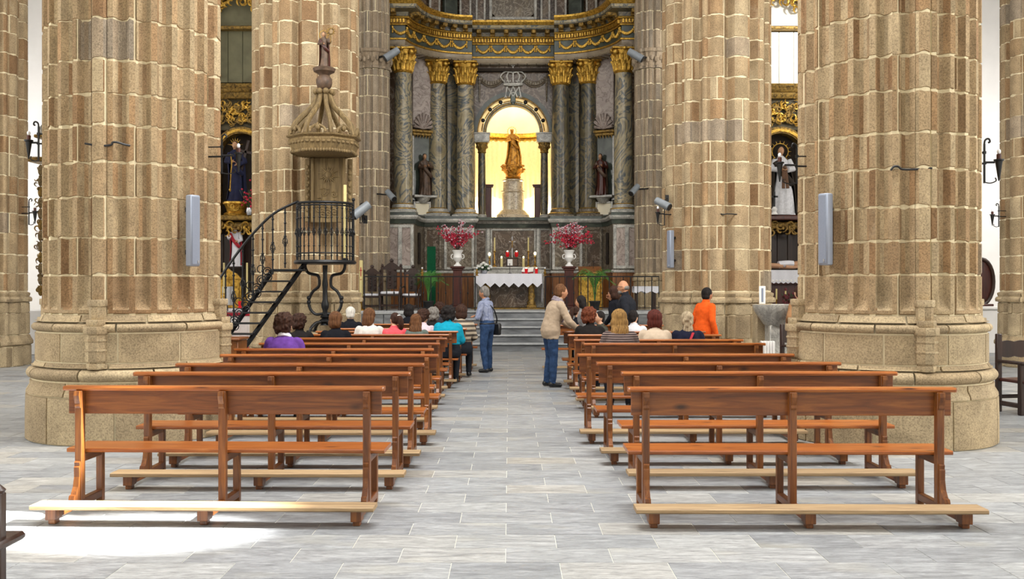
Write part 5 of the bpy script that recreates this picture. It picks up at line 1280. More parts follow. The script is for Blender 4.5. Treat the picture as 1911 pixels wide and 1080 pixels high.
m = MB(); m.lathe([(.14, 0), (.14, .03), (.04, .08), (.03, .3), (.06, .36), (.07, .4), (.03, .41)], 14); m.build('stand', M_BRASS, pc); m = MB(); m.lathe([(.052, .40), (.052, ztop), (.03, ztop + .01)], 16); m.build('wax', M_WAX, pc)
m = MB(); zc = 1.1; m.box((0, -.052, zc), (.02, .012, .26)); m.box((0, -.05, zc + .04), (.075, .012, .02)); m.box((0, -.052, zc - .22), (.05, .012, .015)); m.build('red_cross', M_REDC, pc)
ct = thing('credence_table', 'small dark table with a white cloth behind the right railing', 'table', ((1204 - 950) / 1800 * 28.0, 28.0, PZ)); m = MB(); m.box((0, 0, .66), (.62, .42, .04), .008); m.build('top', M_DARKW, ct)
for sx in (-1, 1):
    for sy in (-1, 1): m = MB(); m.box((sx * .26, sy * .17, .32), (.05, .05, .64), .008); m.build('leg', M_DARKW, ct)
m = MB(); m.box((0, 0, .687), (.7, .5, .012), .004)
for sy in (-1, 1): m.loft([[Vector((-.35 + .7 * k / 12, sy * (.25 + .01 * math.sin(k * 2)), z - (.03 * math.sin(k * 1.3) if z < .6 else 0))) for k in range(13)] for z in (.69, .52)], cap=False, closed=False)
m.build('cloth', M_CLOTHW, ct, ang=60)
cv = thing('small_brass_lamp', 'small brass altar bell stand right of the altar on the railing end', 'lamp', ((1017 - 950) / 1800 * 27.3, 27.3, PZ + .985)); m = MB(); m.lathe([(.05, 0), (.05, .015), (.02, .03), (.04, .07), (.045, .1), (.02, .13), (.03, .16), (.01, .2)], 12); m.build('body', M_BRASS, cv); m = MB(); m.ell((0, 0, .22), .025, 8, 6); m.build('globe', M_BULB, cv)
cv2 = dup(cv, ((890 - 950) / 1800 * 27.3, 27.3, PZ + .985), 0, 'small brass altar bell stand left of the altar on the railing end')
cv3 = dup(cv, ((788 - 950) / 1800 * 27.3, 27.3, PZ + .985), 0, 'small brass altar bell stand on the left railing beside the palm')
# railing
def railing(x0, x1, label, endpost):
    t = thing('altar_railing', label, 'railing', ((x0 + x1) / 2, 27.3, PZ), 0, 'iron altar railings'); w_ = x1 - x0; h = .965
    m = MB(); m.box((0, 0, h), (w_, .03, .035), .004); m.build('top_rail', M_IRON, t); m = MB(); m.box((0, 0, .08), (w_, .02, .02)); m.build('bottom_rail', M_IRON, t)
    n = int(w_ / .20)
    for k in range(n + 1):
        x = -w_ / 2 + .01 + (w_ - .02) * k / n; m = MB()
        if k % 3 == 0: m.box((x, 0, h / 2), (.028, .028, h), .004)
        else: m.tube([(x, 0, .08), (x, 0, h)], .010, 6); m.ell((x, 0, .5), (.022, .022, .04), 7, 5)
        m.build('post' if k % 3 == 0 else 'baluster', M_IRON, t)
railing(-4.1, -.95, 'black iron railing on the left of the altar steps', 1); railing(1.02, 4.25, 'black iron railing on the right of the altar steps', 1)
for px, lab in ((890, 'thin iron post at the left foot of the altar'), (1017, 'thin iron post with a knob at the right of the altar steps')): pass
# ------------------------------------------------------------------ side altarpieces at the ends of the aisles
def rocaille(m, c, s, seed, n=5):
    rr = random.Random(seed)
    for k in range(n):
        a0 = rr.uniform(0, 2 * PI); sg = rr.choice((-1, 1)); o = Vector((rr.uniform(-.5, .5) * s, 0, rr.uniform(-.5, .5) * s)); L_ = s * rr.uniform(.35, .6)
        m.tube([c + o + Vector((math.cos(a0 + sg * t * 4.2) * L_ * (1 - t * .8), -.03 - .03 * math.sin(PI * t), math.sin(a0 + sg * t * 4.2) * L_ * (1 - t * .8))) for t in [j / 9 for j in range(10)]], [s * (.04 + .075 * math.sin(PI * j / 9)) for j in range(10)], 6)
    m.ell(c + Vector((0, -.04, 0)), (s * .16, s * .1, s * .2), 8, 6)
def arch_band(m, r0, r1, zc, y0, y1, n=18, ex=1.0):
    rings = []
    for k in range(n + 1):
        a = PI * k / n; rings.append([Vector((-r * math.cos(a), y, zc + r * ex * math.sin(a))) for r, y in ((r0, y0), (r1, y0), (r1, y1), (r0, y1))])
    m.loft(rings)
M_SPAND = plain('dark_painted_spandrel', hexc('#4d452f'), 0.7, var=0.3, scale=5)
def side_altar(cx, label, right):
    Y = 27.3; t = thing('side_altarpiece', label, 'altarpiece', (cx, Y, 0)); board = M_WHITEP if right else M_GREENP; dark = M_GOLDD
    Z = lambda py: EYE - (py - 536) / 1800 * Y
    m = MB(); m.box((0, .55, 5.2), (3.4, .1, 10.2)); m.build('back_panel', M_DARKIN, t, ang=0)
    # upper tier
    up0, up1 = (157, 55) if right else (150, 48)
    for k in range(4):
        m = MB(); w_ = .42; m.box((-.63 + k * w_, .32, (Z(up0) + Z(up1)) / 2), (w_ - .012, .08, Z(up1) - Z(up0)), .01); m.build('painted_board', board, t, ang=0)
    m = MB(); arch_band(m, .02, .88, Z(46 if right else 44), .25, .4); m.build('lunette', board, t)
    m = MB(); arch_band(m, .84, 1.02, Z(46 if right else 44), .08, .4); m.build('upper_arch', M_GOLDD, t)
    m = MB(); m.box((0, .2, Z(50)), (1.9, .3, .10), .02); m.build('upper_moulding', M_GOLDD, t)
    for sx in (-1, 1):
        m = MB(); m.box((sx * .95, .2, (Z(up0) + Z(up1)) / 2), (.22, .3, Z(up1) - Z(up0)), .02); m.build('upper_pilaster', M_GOLDD if not right else M_WHITEP, t)
        m = MB(); 
        for j in range(6): rocaille(m, Vector((sx * .72, .26, Z(up0) + .2 + j * .28)), .13, j + (7 if right else 0), 2)
        m.build('scroll_ornament', M_GOLDD, t)
    for k in range(5): m = MB(); rocaille(m, Vector((-.5 + .25 * k, .02, Z(10) + .25 * math.sin(PI * k / 4))), .3, k + 20, 5); m.build('crest_ornament', M_GOLD, t)
    # entablature
    for (y0, y1, dp, nm, mt) in ((166, 158, .42, 'cornice', M_GOLDD), (172, 166, .34, 'cornice', M_GOLDD), (182, 172, .22, 'frieze', dark)):
        m = MB(); zc = (Z(y0) + Z(y1)) / 2; h = Z(y1) - Z(y0)
        path = [(-1.5, .3), (-.5, .3), (-.35, .12), (.35, .12), (.5, .3), (1.5, .3)]
        m.sweep(path, [(-.3, zc - h / 2), (dp - .2, zc - h / 2), (dp - .14, zc), (dp - .12, zc + h / 2), (-.3, zc + h / 2)]); m.build(nm, mt, t, ang=30)
    m = MB(); m.box((0, .35, (Z(240) + Z(180)) / 2), (2.6, .12, Z(180) - Z(240)), .02); m.build('spandrel', M_SPAND, t)
    for k in range(18): m = MB(); rocaille(m, Vector((-.85 + .2 * (k % 9) + .1 * (k // 9), .24, Z(198 + 20 * (k // 9)) + .06 * ((k % 3) - 1))), .24, k + 40, 7); m.build('gilt_rocaille', M_GOLD if k % 2 else M_GOLDD, t)
    # main niche
    m = MB(); arch_band(m, .62, .80, Z(288), .1, .5); m.build('niche_arch', M_GOLDD, t)
    m = MB(); arch_band(m, .66, .74, Z(288), .06, .14); m.build('niche_arch_bead', M_GOLD, t)
    m = MB(); m.box((0, .48, Z(320)), (1.3, .06, 2.4)); m.build('niche_back', M_DARKIN, t, ang=0)
    for sx in (-1, 1):
        m = MB(); m.box((sx * .71, .28, (Z(288) + Z(405)) / 2), (.18, .36, Z(288) - Z(405)), .02); m.build('niche_jamb', M_GOLDD, t)
        m = MB(); m.lathe([(.13, Z(405)), (.10, Z(400)), (.11, Z(340)), (.09, Z(200)), (.14, Z(190)), (.15, Z(183))], 12, (sx * 1.08, .12, 0), fr=lambda a, z: 1 + .08 * math.sin(2 * a + 9 * z)); m.build('twisted_column', M_GOLD, t)
    # console and lower tier
    m = MB(); m.box((0, .1, Z(407)), (2.7, .8, .14), .03); m.build('ledge', M_REDW if right else M_GOLDD, t)
    m = MB(); m.box((0, .2, Z(420)), (2.5, .6, .18), .04); m.build('ledge_moulding', M_GOLDD, t)
    for k in range(5): m = MB(); rocaille(m, Vector((-.6 + .3 * k, -.1, Z(422) - .06)), .26, k + 60, 5); m.build('console_scroll', M_GOLDD if right else (M_GOLD if k % 2 else M_GOLDD), t)
    for k in range(6):
        m = MB(); m.box((-.75 + .3 * k, .5, (Z(435) + Z(500)) / 2), (.29, .05, Z(435) - Z(500)), .008); m.build('dark_plank', M_DARKW, t, ang=0)
    for sx in (-1, 1): m = MB(); m.box((sx * 1.0, .2, (Z(430) + Z(510)) / 2), (.25, .6, Z(430) - Z(510)), .03); m.build('lower_pilaster', M_GOLDD, t)
    return t, Y, Z
tl, YS, ZS = side_altar(-7.62, 'gilded baroque side altarpiece in the left aisle with a green-grey painted upper panel', False)
side_altar(7.72, 'gilded baroque side altarpiece in the right aisle with a white painted upper panel', True)
# the saints of the left side altar
xl = (438 - 950) / 1800 * 27.2
statue('robed_statue', 'statue in dark navy velvet robe carrying a cross in the left side altar niche', (xl, 27.35, ZS(376)), 1.72, (M_NAVY, M_SKINW, M_NAVY, M_DARKW), seed=21, crown='rays', arms=[((-.25, -.08, 1.12), (-.03, -.24, 1.1)), ((.27, -.08, 1.1), (.10, -.25, 1.02))])
pd = thing('gilt_console', 'gilded carved console under the navy robed statue', 'pedestal', (xl, 27.1, ZS(404) + .01)); m = MB(); m.lathe([(.3, 0), (.34, .06), (.24, .12), (.3, .3), (.36, .34), (.36, .395)], 14, (0, .2, 0)); rocaille(m, Vector((0, -.1, .2)), .2, 3); m.build('body', M_GOLD, pd)
cx_ = thing('carried_cross', 'dark wooden cross on the shoulder of the navy robed statue', 'cross', (xl + .22, 27.27, ZS(376) + .55)); m = MB(); m.box((0, 0, .55), (.08, .05, 1.3), .008, Euler((0, R(14), 0))); m.build('upright', M_DARKW, cx_); m = MB(); m.box((.08, 0, .85), (.6, .05, .08), .008, Euler((0, R(14), 0))); m.build('arm', M_DARKW, cx_)
cb = thing('gold_cord', 'long gold cord hanging on the navy robe', 'cord', (xl - .05, 27.04, ZS(376) + .25)); m = MB(); 
m.tube(smooth_path([(-.02, 0, 1.05), (.02, -.03, .8), (0, -.04, .5), (-.01, -.08, .1)], 4), .016, 6); m.ell((-.01, -.08, .05), (.03, .03, .06), 7, 5); m.build('cord', M_GOLD, cb)
statue('small_saint_statue', 'small statue in red and white robes in the lower niche of the left side altar', (xl, 27.3, ZS(497)), 1.2, (M_CLOTHW, M_SKINW, M_REDC, M_DARKW), seed=23, arms=[((-.25, -.08, 1.12), (-.2, -.25, 1.2)), ((.25, -.1, 1.05), (.12, -.24, 1.0))], crown='halo')
al = thing('side_altar_table', 'white side altar table with a red band, left aisle', 'altar', (-7.62, 26.6, 0))
m = MB(); m.box((0, 0, .5), (2.3, .9, 1.0), .01); m.build('front', M_WHITE, al); m = MB(); m.box((0, 0, 1.04), (2.5, 1.0, .08), .01); m.build('mensa', M_CLOTHW, al)
m = MB(); m.box((0, -.46, .93), (2.4, .04, .09), .008); m.build('red_band', M_REDC, al); m = MB(); m.box((0, -.9, .04), (3.0, 1.0, .08), .02); m.build('red_step', M_REDC, al)
for k in range(12): m = MB(); m.box((-1.1 + k * .2, -.455, .48), (.05, .03, .74), .008); m.build('pilaster_strip', M_WHITE, al)
m = MB(); m.box((0, .35, 1.24), (2.2, .3, .3), .01); m.build('gradine', M_GOLDD, al)
tb = thing('gilt_tabernacle', 'gilded tabernacle with a grey door on the left side altar', 'tabernacle', (xl - .05, 26.75, 1.085)); m = MB(); m.box((0, 0, .40), (.72, .1, .8), .02); m.build('body', M_GOLD, tb); m = MB(); m.box((0, -.06, .34), (.3, .03, .52), .01); m.build('door', M_SILVER, tb)
for sx in (-1, 1): m = MB(); m.lathe([(.035, .05), (.03, .3), (.035, .7)], 8, (sx * .3, -.07, 0)); m.build('colonnette', M_GOLD, tb)
m = MB(); m.M = MX; m.prism([(-.38, .8), (.38, .8), (.25, .95), (.1, 1.02), (0, 1.1), (-.1, 1.02), (-.25, .95)], .1, Matrix.Translation((0, 0, -.05))); m.M = None; m.build('pediment', M_GOLD, tb)
vc = thing('red_votive', 'red votive glass on the left side altar', 'candle', ((448 - 950) / 1800 * 26.3, 26.3, 1.083)); m = MB(); m.lathe([(.05, 0), (.055, .02), (.055, .2), (.05, .2)], 12); m.build('glass', M_REDGL, vc)
for px, lab in ((462, 'tall yellow candle on a gilt stick, right on the left side altar'), (419, 'tall yellow candle on a gilt stick, left on the left side altar')):
    cs = thing('candlestick', lab, 'candlestick', ((px - 950) / 1800 * 26.4, 26.35, 1.083), 0, 'left side altar candlesticks'); m = MB(); m.lathe([(.07, 0), (.03, .06), (.025, .3), (.04, .34), (.02, .38), (.05, .42)], 10); m.build('stick', M_GOLD, cs); m = MB(); m.tube([(0, 0, .42), (0, 0, 1.25)], .026, 8); m.build('candle', M_WAX, cs)
fl = thing('altar_flowers', 'dark red flowers beside the console of the left side altar', 'flowers', ((465 - 950) / 1800 * 27.0, 27.0, ZS(404) + .02)); rr = random.Random(8); m = MB(); m.lathe([(.06, 0), (.09, .1), (.07, .2)], 10); m.build('vase', M_SILVER, fl); m = MB()
for k in range(50): m.ell((rr.gauss(0, .09), rr.gauss(0, .05), .45 + rr.gauss(0, .17)), .03, 5, 4)
tag(m.build('blossom', M_BLOSR, fl), kind='stuff'); m = MB()
for k in range(12): m.tube([(0, 0, .15), (rr.gauss(0, .1), rr.gauss(0, .05), .7)], .006, 4)
m.build('stems', M_LEAFD, fl)
# the right side altar
xr = (1462 - 950) / 1800 * 27.2
statue('gowned_statue', 'crowned statue in a white silk gown and dark mantle, right side altar niche', (xr, 27.35, ZS(401)), 1.95, (M_GOWN, M_SKINW, M_DARKIN, M_DARKIN), seed=31, crown='halo', flare=1.35, arms=[((-.25, -.08, 1.12), (-.05, -.22, 1.1)), ((.25, -.08, 1.12), (.05, -.22, 1.1))])
vl = thing('brown_sash', 'brown sash hanging down the front of the white gown', 'sash', (xr, 27.06, ZS(401) + .7)); m = MB(); 
for sx in (-1, 1): m.tube([(sx * .02, .02, .55), (sx * .045, -.02, .3), (sx * .06, -.07, .02)], [.05, .045, .05], 7, flat=.3)
m.ell((0, -.0, .62), (.06, .03, .06), 8, 6); m.build('ribbon', plain('brown_ribbon', hexc('#5b3d24'), .7), vl)
sc_ = thing('small_crucifix', 'small dark crucifix standing before the white gown', 'cross', ((1445 - 950) / 1800 * 26.95, 26.95, ZS(404) + .03)); m = MB(); m.lathe([(.1, 0), (.06, .08), (.09, .15), (.03, .22)], 10); m.build('foot', M_WHITE, sc_); m = MB(); m.box((0, 0, .42), (.05, .03, .45)); m.box((0, 0, .5), (.2, .03, .05)); m.build('cross', M_BLACK, sc_)
ar = thing('lace_altar', 'wooden side altar under a white lace cloth, right aisle', 'altar', (7.72, 26.7, 0))
m = MB(); m.box((0, .1, .88), (2.4, .7, 1.76)); m.build('body', M_REDW, ar, ang=0); m = MB(); m.box((0, 0, 1.93), (2.6, .9, .36), .01); m.build('upper_body', M_REDW, ar)
m = MB(); n_ = 40
for off in (0, -.006): m.loft([[Vector((-1.3 + 2.6 * k / n_, -.47 + off - .008 * math.sin(k * 1.3), z + (.04 * (k % 2) if z < 2 else 0))) for k in range(n_ + 1)] for z in (2.13, 1.95, 1.76)], cap=False, closed=False)
m.box((0, 0, 2.125), (2.64, .95, .012)); m.build('lace_cloth', M_CLOTHW, ar, ang=60)
m = MB()
for k in range(26): m.ell((-1.25 + k * .1, -.482, 1.84), (.03, .004, .03), 6, 4)
m.build('lace_trim', M_WHITE, ar)
for px in (1449, 1466): pass
rc = thing('recumbent_christ', 'carved recumbent figure lying on the white lace altar', 'statue', (7.72, 26.75, 2.135)); m = MB()
m.tube(smooth_path([(-.85, 0, .07), (-.55, 0, .1), (-.2, 0, .12), (.1, 0, .13), (.35, 0, .17), (.5, 0, .19)], 4), [.05, .055, .06, .065, .07, .075, .08, .09, .1, .11, .12, .125, .125, .13, .13, .13, .125, .12, .1, .08, .05], 10, flat=.8); m.tube(smooth_path([(-.85, -.12, .05), (-.5, -.12, .14), (-.15, -.1, .11)], 4), .06, 8); m.tube(smooth_path([(.4, -.17, .16), (.15, -.22, .08), (-.1, -.18, .1)], 4), .045, 8); m.tube(smooth_path([(.4, .17, .16), (.15, .22, .08), (-.1, .18, .1)], 4), .045, 8); m.ell((.68, 0, .2), (.13, .09, .1), 12, 9); m.ell((-.9, 0, .09), (.05, .05, .09), 8, 6); m.ell((-.9, -.12, .09), (.05, .05, .09), 8, 6)
me = remesh(m, .02); m2 = MB(); me.materials.append(M_SKINW); o = obj_of(me, 'body', rc); me.polygons.foreach_set('use_smooth', [True] * len(me.polygons)); m = MB(); m.ell((.74, 0, .21), (.1, .1, .1), 10, 8); m.build('hair', M_DARKW, rc); m = MB(); m.tube(smooth_path([(-.25, 0, .15), (0, 0, .17), (.15, 0, .16)], 4), .15, 10, flat=.7); m.build('loincloth', M_CLOTHW, rc); m = MB(); m.box((.72, 0, .05), (.35, .4, .1), .04); m.build('pillow', M_CLOTHW, rc)
for px, lab in ((1449, 'tall brass candlestick on the floor before the lace altar, left'), (1466, 'tall brass candlestick on the floor before the lace altar, right')):
    cs = thing('floor_candlestick', lab, 'candlestick', ((px - 950) / 1800 * 25.6, 25.6, 0), 0, 'lace altar floor candlesticks'); m = MB(); m.lathe([(.13, 0), (.1, .04), (.03, .1), (.02, .6), (.04, .65), (.02, .7), (.018, 1.3), (.05, 1.34)], 12); m.build('stick', M_BRASS, cs); m = MB(); m.tube([(0, 0, 1.34), (0, 0, 1.62)], .022, 8); m.build('candle', M_WAX, cs)
fp = thing('flower_stand', 'dark red flower arrangement before the lace altar', 'flowers', ((1481 - 950) / 1800 * 25.2, 25.3, 0)); m = MB(); m.box((0, 0, .5), (.34, .34, 1.0), .02); m.build('stand', M_MPINK, fp); m = MB(); rr = random.Random(12)
for k in range(70): m.ell((rr.gauss(0, .15), rr.gauss(0, .12), 1.25 + rr.gauss(0, .16)), .045, 5, 4)
tag(m.build('blossom', plain('dark_blossom', hexc('#5a2024'), .8, var=.5, scale=6), fp), kind='stuff'); m = MB()
for k in range(14): m.tube([(0, 0, .98), (rr.gauss(0, .16), rr.gauss(0, .1), 1.5)], .008, 4)
m.build('stems', M_LEAFD, fp)

# ------------------------------------------------------------------ aisle furniture
# red carved altarpiece seen edge on, far left
ra = thing('red_side_retable', 'dark red retable with carved gilded edge seen edge-on behind the left front pillar', 'altarpiece', ((66 - 950) / 1800 * 23.5, 23.9, 0))
ZL = lambda py: EYE - (py - 536) / 1800 * 23.5
m = MB(); m.box((.0, .1, .55), (1.3, .7, 1.1), .02); m.build('altar_block', M_PLASTER, ra); m = MB(); m.box((.34, 0, (ZL(555) + ZL(300)) / 2), (.52, .5, ZL(300) - ZL(555)), .02); m.build('side_panel', M_REDW, ra)
m = MB(); m.box((.2, -.05, ZL(296)), (.9, .6, .12), .03); m.build('cornice', M_GOLDD, ra); m = MB(); m.box((.3, 0, ZL(272)), (.4, .4, .5), .02); m.build('attic', M_REDW, ra); m = MB(); m.box((.2, -.05, ZL(252)), (.6, .5, .08), .02); m.build('attic_cornice', M_GOLDD, ra)
m = MB(); m.tube(smooth_path([(.0, -.1, ZL(252)), (-.02, -.1, ZL(240)), (.1, -.1, ZL(225))], 4), [.12, .12, .12, .1, .1, .09, .08, .06, .03], 7, flat=.5); m.build('pinnacle', M_MGREY, ra)
rr = random.Random(5)
for k in range(12):
    z = ZL(552) + (ZL(305) - ZL(552)) * (k + .5) / 12; m = MB(); rocaille(m, Vector((.02 + .05 * (k % 2), -.18, z)), .17, k + 80, 5); m.ell((.03, -.2, z), (.07, .05, .14), 8, 6); m.build('carved_edge', M_OLDW if k % 3 else M_GOLDD, ra)
# white ledge and dark carved oval at the far right
sh = thing('white_ledge', 'white masonry ledge behind the right front pillar', 'ledge', ((1850 - 950) / 1800 * 24.5, 24.6, 0)); m = MB(); m.box((0, 0, .55), (1.6, .7, 1.1), .01); m.build('body', M_PLASTER, sh); m = MB(); m.box((0, -.02, 1.14), (1.7, .8, .08), .02); m.build('slab', M_PLASTER, sh)
ov = thing('dark_carved_shield', 'dark carved oval relief standing on the white ledge', 'carving', ((1832 - 950) / 1800 * 24.5, 24.5, 1.181)); m = MB(); m.ell((0, 0, .62), (.27, .06, .55), 18, 12); m.build('field', M_REDW, ov); m = MB(); m.tube([(.29 * math.cos(2 * PI * k / 24), -.02, .62 + .57 * math.sin(2 * PI * k / 24)) for k in range(24)], .05, 8, close=True); m.build('rim', M_DARKW, ov); m = MB(); m.box((0, 0, .03), (.5, .25, .06), .01); m.build('foot', M_REDW, ov)
# holy water font
f = thing('marble_font', 'grey marble font on a square pillar foot, right of the farther right pillar', 'font', ((1451 - 950) / 1800 * 17.9, 17.9, 0)); m = MB(); m.box((0, 0, .08), (.7, .7, .16), .02); m.box((0, 0, .2), (.56, .56, .1), .03); m.build('base', M_MGREY, f)
m = MB(); m.box((0, 0, .60), (.38, .38, .74), .02); m.build('shaft', M_MGREY, f); m = MB(); m.lathe([(.2, .94), (.26, .98), (.34, 1.1), (.42, 1.22), (.45, 1.30), (.45, 1.34), (.40, 1.345), (.34, 1.26), (.05, 1.22)], 28); m.build('basin', M_MGREY, f)
cl = thing('white_radiator', 'white ribbed heater standing at the end of the right pews', 'heater', ((1432 - 950) / 1800 * 17.3, 17.3, 0))
for k in range(5): m = MB(); m.box((-.1 + k * .05, 0, .37), (.042, .14, .66), .012); m.build('fin', M_WHITE, cl)
m = MB(); m.box((0, 0, .03), (.27, .16, .04), .008); m.build('foot', M_WHITE, cl)
wp = thing('white_notice', 'small white framed notice on the pedestal behind the font', 'sign', ((1422 - 950) / 1800 * 18.2, 18.18, 1.345)); 
bpk = thing('stone_stub', 'low stone block by the farther right pillar', 'block', ((1420 - 950) / 1800 * 18.3, 18.3, 0)); m = MB(); m.box((0, 0, .66), (.26, .3, 1.32), .03); m.build('block', M_STONE_B, bpk); m = MB(); m.box((0, 0, 1.325), (.32, .34, .04), .01); m.build('cap', M_STONE_B, bpk)
m = MB(); m.box((0, 0, .17), (.12, .02, .34), .006); m.build('frame', M_WHITE, wp); m = MB(); m.box((0, -.012, .17), (.04, .006, .26)); m.build('slot', M_SPEAKF, wp, ang=0)
def dark_bench(name, x, y, rz, label, L=1.5):
    t = thing(name, label, 'bench', (x, y, 0), R(rz), 'dark carved benches')
    for sx in (-1, 1):
        m = MB(); m.box((sx * L / 2, .22, .52), (.075, .06, 1.04), .01); m.build('back_post', M_DARKW, t); m = MB(); m.box((sx * L / 2, -.2, .33), (.07, .07, .66), .01); m.build('front_post', M_DARKW, t); m = MB(); m.box((sx * L / 2, -.01, .675), (.08, .52, .04), .012); m.build('armrest', M_DARKW, t); m = MB(); m.box((sx * L / 2, 0, .12), (.05, .42, .06), .01); m.build('side_stretcher', M_DARKW, t)
    n = 28; top = [(-L / 2 + .03 + (L - .06) * k / n, .93 + .02 * abs(math.sin(k * PI / 4)) + (.015 if 10 < k < 18 else 0)) for k in range(n + 1)]; bot = [(x_, .74 - .02 * abs(math.sin(k * PI / 4))) for k, (x_, _) in enumerate(top)]
    m = MB(); M4 = Matrix.Translation((0, .235, 0)) @ MX; m.M = M4
    m.loft([[Vector((a[0], a[1], 0)), Vector((b[0], b[1], 0)), Vector((b[0], b[1], .03)), Vector((a[0], a[1], .03))] for a, b in zip(top, bot)]); m.build('scalloped_back', M_DARKW, t)
    m = MB(); m.box((0, 0, .43), (L + .02, .5, .04), .01); m.build('seat', M_REDW, t); m = MB(); m.box((0, -.2, .14), (L, .04, .07), .01); m.build('front_stretcher', M_DARKW, t); m = MB(); m.box((0, .22, .2), (L, .04, .05), .01); m.build('rear_stretcher', M_DARKW, t)
    return t
dark_bench('dark_bench', 7.33, 12.85, 12, 'dark wooden bench with a scalloped back beside the right front pillar', 1.5)
dark_bench('dark_bench', (1468 - 950) / 1800 * 16.6 + .34, 16.4, 35, 'dark wooden chair-bench half hidden behind the right front pillar', .9)
db = thing('dark_pew_end', 'dark wooden seat end cut by the lower left corner of the photo', 'bench', (-2.82, 5.0, 0))
m = MB(); m.box((.17, 0, .30), (.06, .07, .6), .01); m.build('post', M_DARKW, db); m = MB(); m.box((.0, 0, .335), (.46, .36, .045), .015); m.build('seat', M_DARKW, db); m = MB(); m.lathe([(.03, .59), (.04, .61), (.02, .63), (.01, .64)], 10, (.17, 0, 0)); m.build('knob', M_DARKW, db); m = MB(); m.box((-.2, 0, .15), (.06, .3, .3), .01); m.build('leg', M_DARKW, db)
ra2 = thing('wooden_box_pew', 'short brown wooden box behind the left pews at the foot of the pulpit stair', 'box', ((437 - 950) / 1800 * 14.6, 14.6, 0)); m = MB(); m.box((0, 0, .44), (.26, .5, .86), .012); m.build('body', M_WZ, ra2); m = MB(); m.box((0, 0, .885), (.31, .56, .035), .01); m.build('lid', M_WX, ra2)
# cracks / cables on the front pillars
for (pts, pc, lab) in (([(160, 268), (185, 272), (207, 271), (211, 266), (220, 266), (233, 270), (243, 272)], (-4.34, 11.16), 'black cable running in a joint of the left front pillar'), ([(1662, 318), (1668, 311), (1676, 311), (1684, 316), (1710, 316), (1738, 314)], (4.25, 10.85), 'black cable running in a joint of the right front pillar'), ([(1345, 399), (1350, 400), (1358, 399), (1375, 400)], (4.25, 19.8), 'black cable in a joint of the farther right pillar')):
    P3 = []
    for px, py in pts:
        p, nrm = on_pillar(px, py, pc, .957 if pc[1] < 15 else 1.06); P3.append(p + Vector((nrm.x, nrm.y, 0)) * .012)
    t = thing('cable', lab, 'cable', P3[0], 0, 'cables on the pillars'); m = MB(); m.tube([p - P3[0] for p in smooth_path(P3, 4)], .012, 6); m.build('wire', M_BLACK, t)
# ------------------------------------------------------------------ people
def skin_mat(name, h):
    m, nt, b = newmat(name, 0.55, 0, 0.4); v = coords(nt, rnd=False); n = noise_(nt, v, 14, 3); c = hexc(h)
    nt.links.new(ramp(nt, n, [(0.3, tuple(x * .9 for x in c)), (0.7, tuple(min(1, x * 1.08) for x in c))]), b.inputs['Base Color']); b.inputs['Subsurface Weight'].default_value = 0.0; return m
SKIN = {'a': skin_mat('skin_fair', '#d3a586'), 'b': skin_mat('skin_warm', '#c08a68'), 'c': skin_mat('skin_tan', '#b37d5c')}
M_EYE = plain('eye_dark', hexc('#1c1410'), 0.3); M_EYEW = plain('eye_white', hexc('#d9d4cc'), 0.4); M_LIP = plain('lips', hexc('#a05a50'), 0.5)
def hair_mat(name, dark, light):
    m, nt, b = newmat(name, 0.75, 0, 0.2); v = coords(nt, (60, 60, 6), rnd=False); n = noise_(nt, v, 1.0, 4, 0.6, 0.8)
    nt.links.new(ramp(nt, n, [(0.3, hexc(dark)), (0.7, hexc(light))]), b.inputs['Base Color']); bump(nt, b, n, 0.6, 0.01); return m
HAIR = {'black': hair_mat('hair_black', '#0d0b0b', '#2a2422'), 'dark': hair_mat('hair_dark_brown', '#1c120e', '#4a3024'), 'brown': hair_mat('hair_brown', '#3a2416', '#7a5334'), 'auburn': hair_mat('hair_auburn', '#34170f', '#7c4126'),
        'red': hair_mat('hair_reddish', '#2c110e', '#652e24'), 'blond': hair_mat('hair_dark_blond', '#4f351c', '#a9844c'), 'grey': hair_mat('hair_grey', '#4b4742', '#8f8a83'), 'white': hair_mat('hair_white', '#a8a49a', '#e2dfd6'), 'ash': hair_mat('hair_ash_blond', '#6b5c48', '#c2b193')}
def fabric(name, h, var=.12, sc=25, kind=None, h2=None, per=.06):
    if name in MATS: return MATS[name]
    m, nt, b = newmat(name, 0.9, 0, 0.15); v = coords(nt, rnd=False); c = hexc(h); n = noise_(nt, v, sc, 3)
    col = ramp(nt, n, [(0.3, tuple(x * (1 - var) for x in c)), (0.7, tuple(min(1, x * (1 + var)) for x in c))])
    if kind:
        sx = nd(nt, 'ShaderNodeSeparateXYZ', {0: v})
        q = math_(nt, 'FRACT', math_(nt, 'DIVIDE', sx.outputs[2], per))
        msk = math_(nt, 'GREATER_THAN', q, .5)
        if kind == 'check':
            q2 = math_(nt, 'FRACT', math_(nt, 'DIVIDE', math_(nt, 'ADD', sx.outputs[0], sx.outputs[1]), per)); msk = math_(nt, 'MULTIPLY', math_(nt, 'ADD', math_(nt, 'GREATER_THAN', q2, .6), math_(nt, 'GREATER_THAN', q, .6)), .4)
        col = mix(nt, msk, col, hexc(h2))
    nt.links.new(col, b.inputs['Base Color']); bump(nt, b, noise_(nt, v, sc * .5, 4, .6), .25, .02); MATS[name] = m; return m
DENIM = fabric('blue_denim', '#2b3f5e', .3, 14); TROU = fabric('dark_trousers', '#22242a'); SHOE = plain('black_leather', hexc('#121212'), .4)

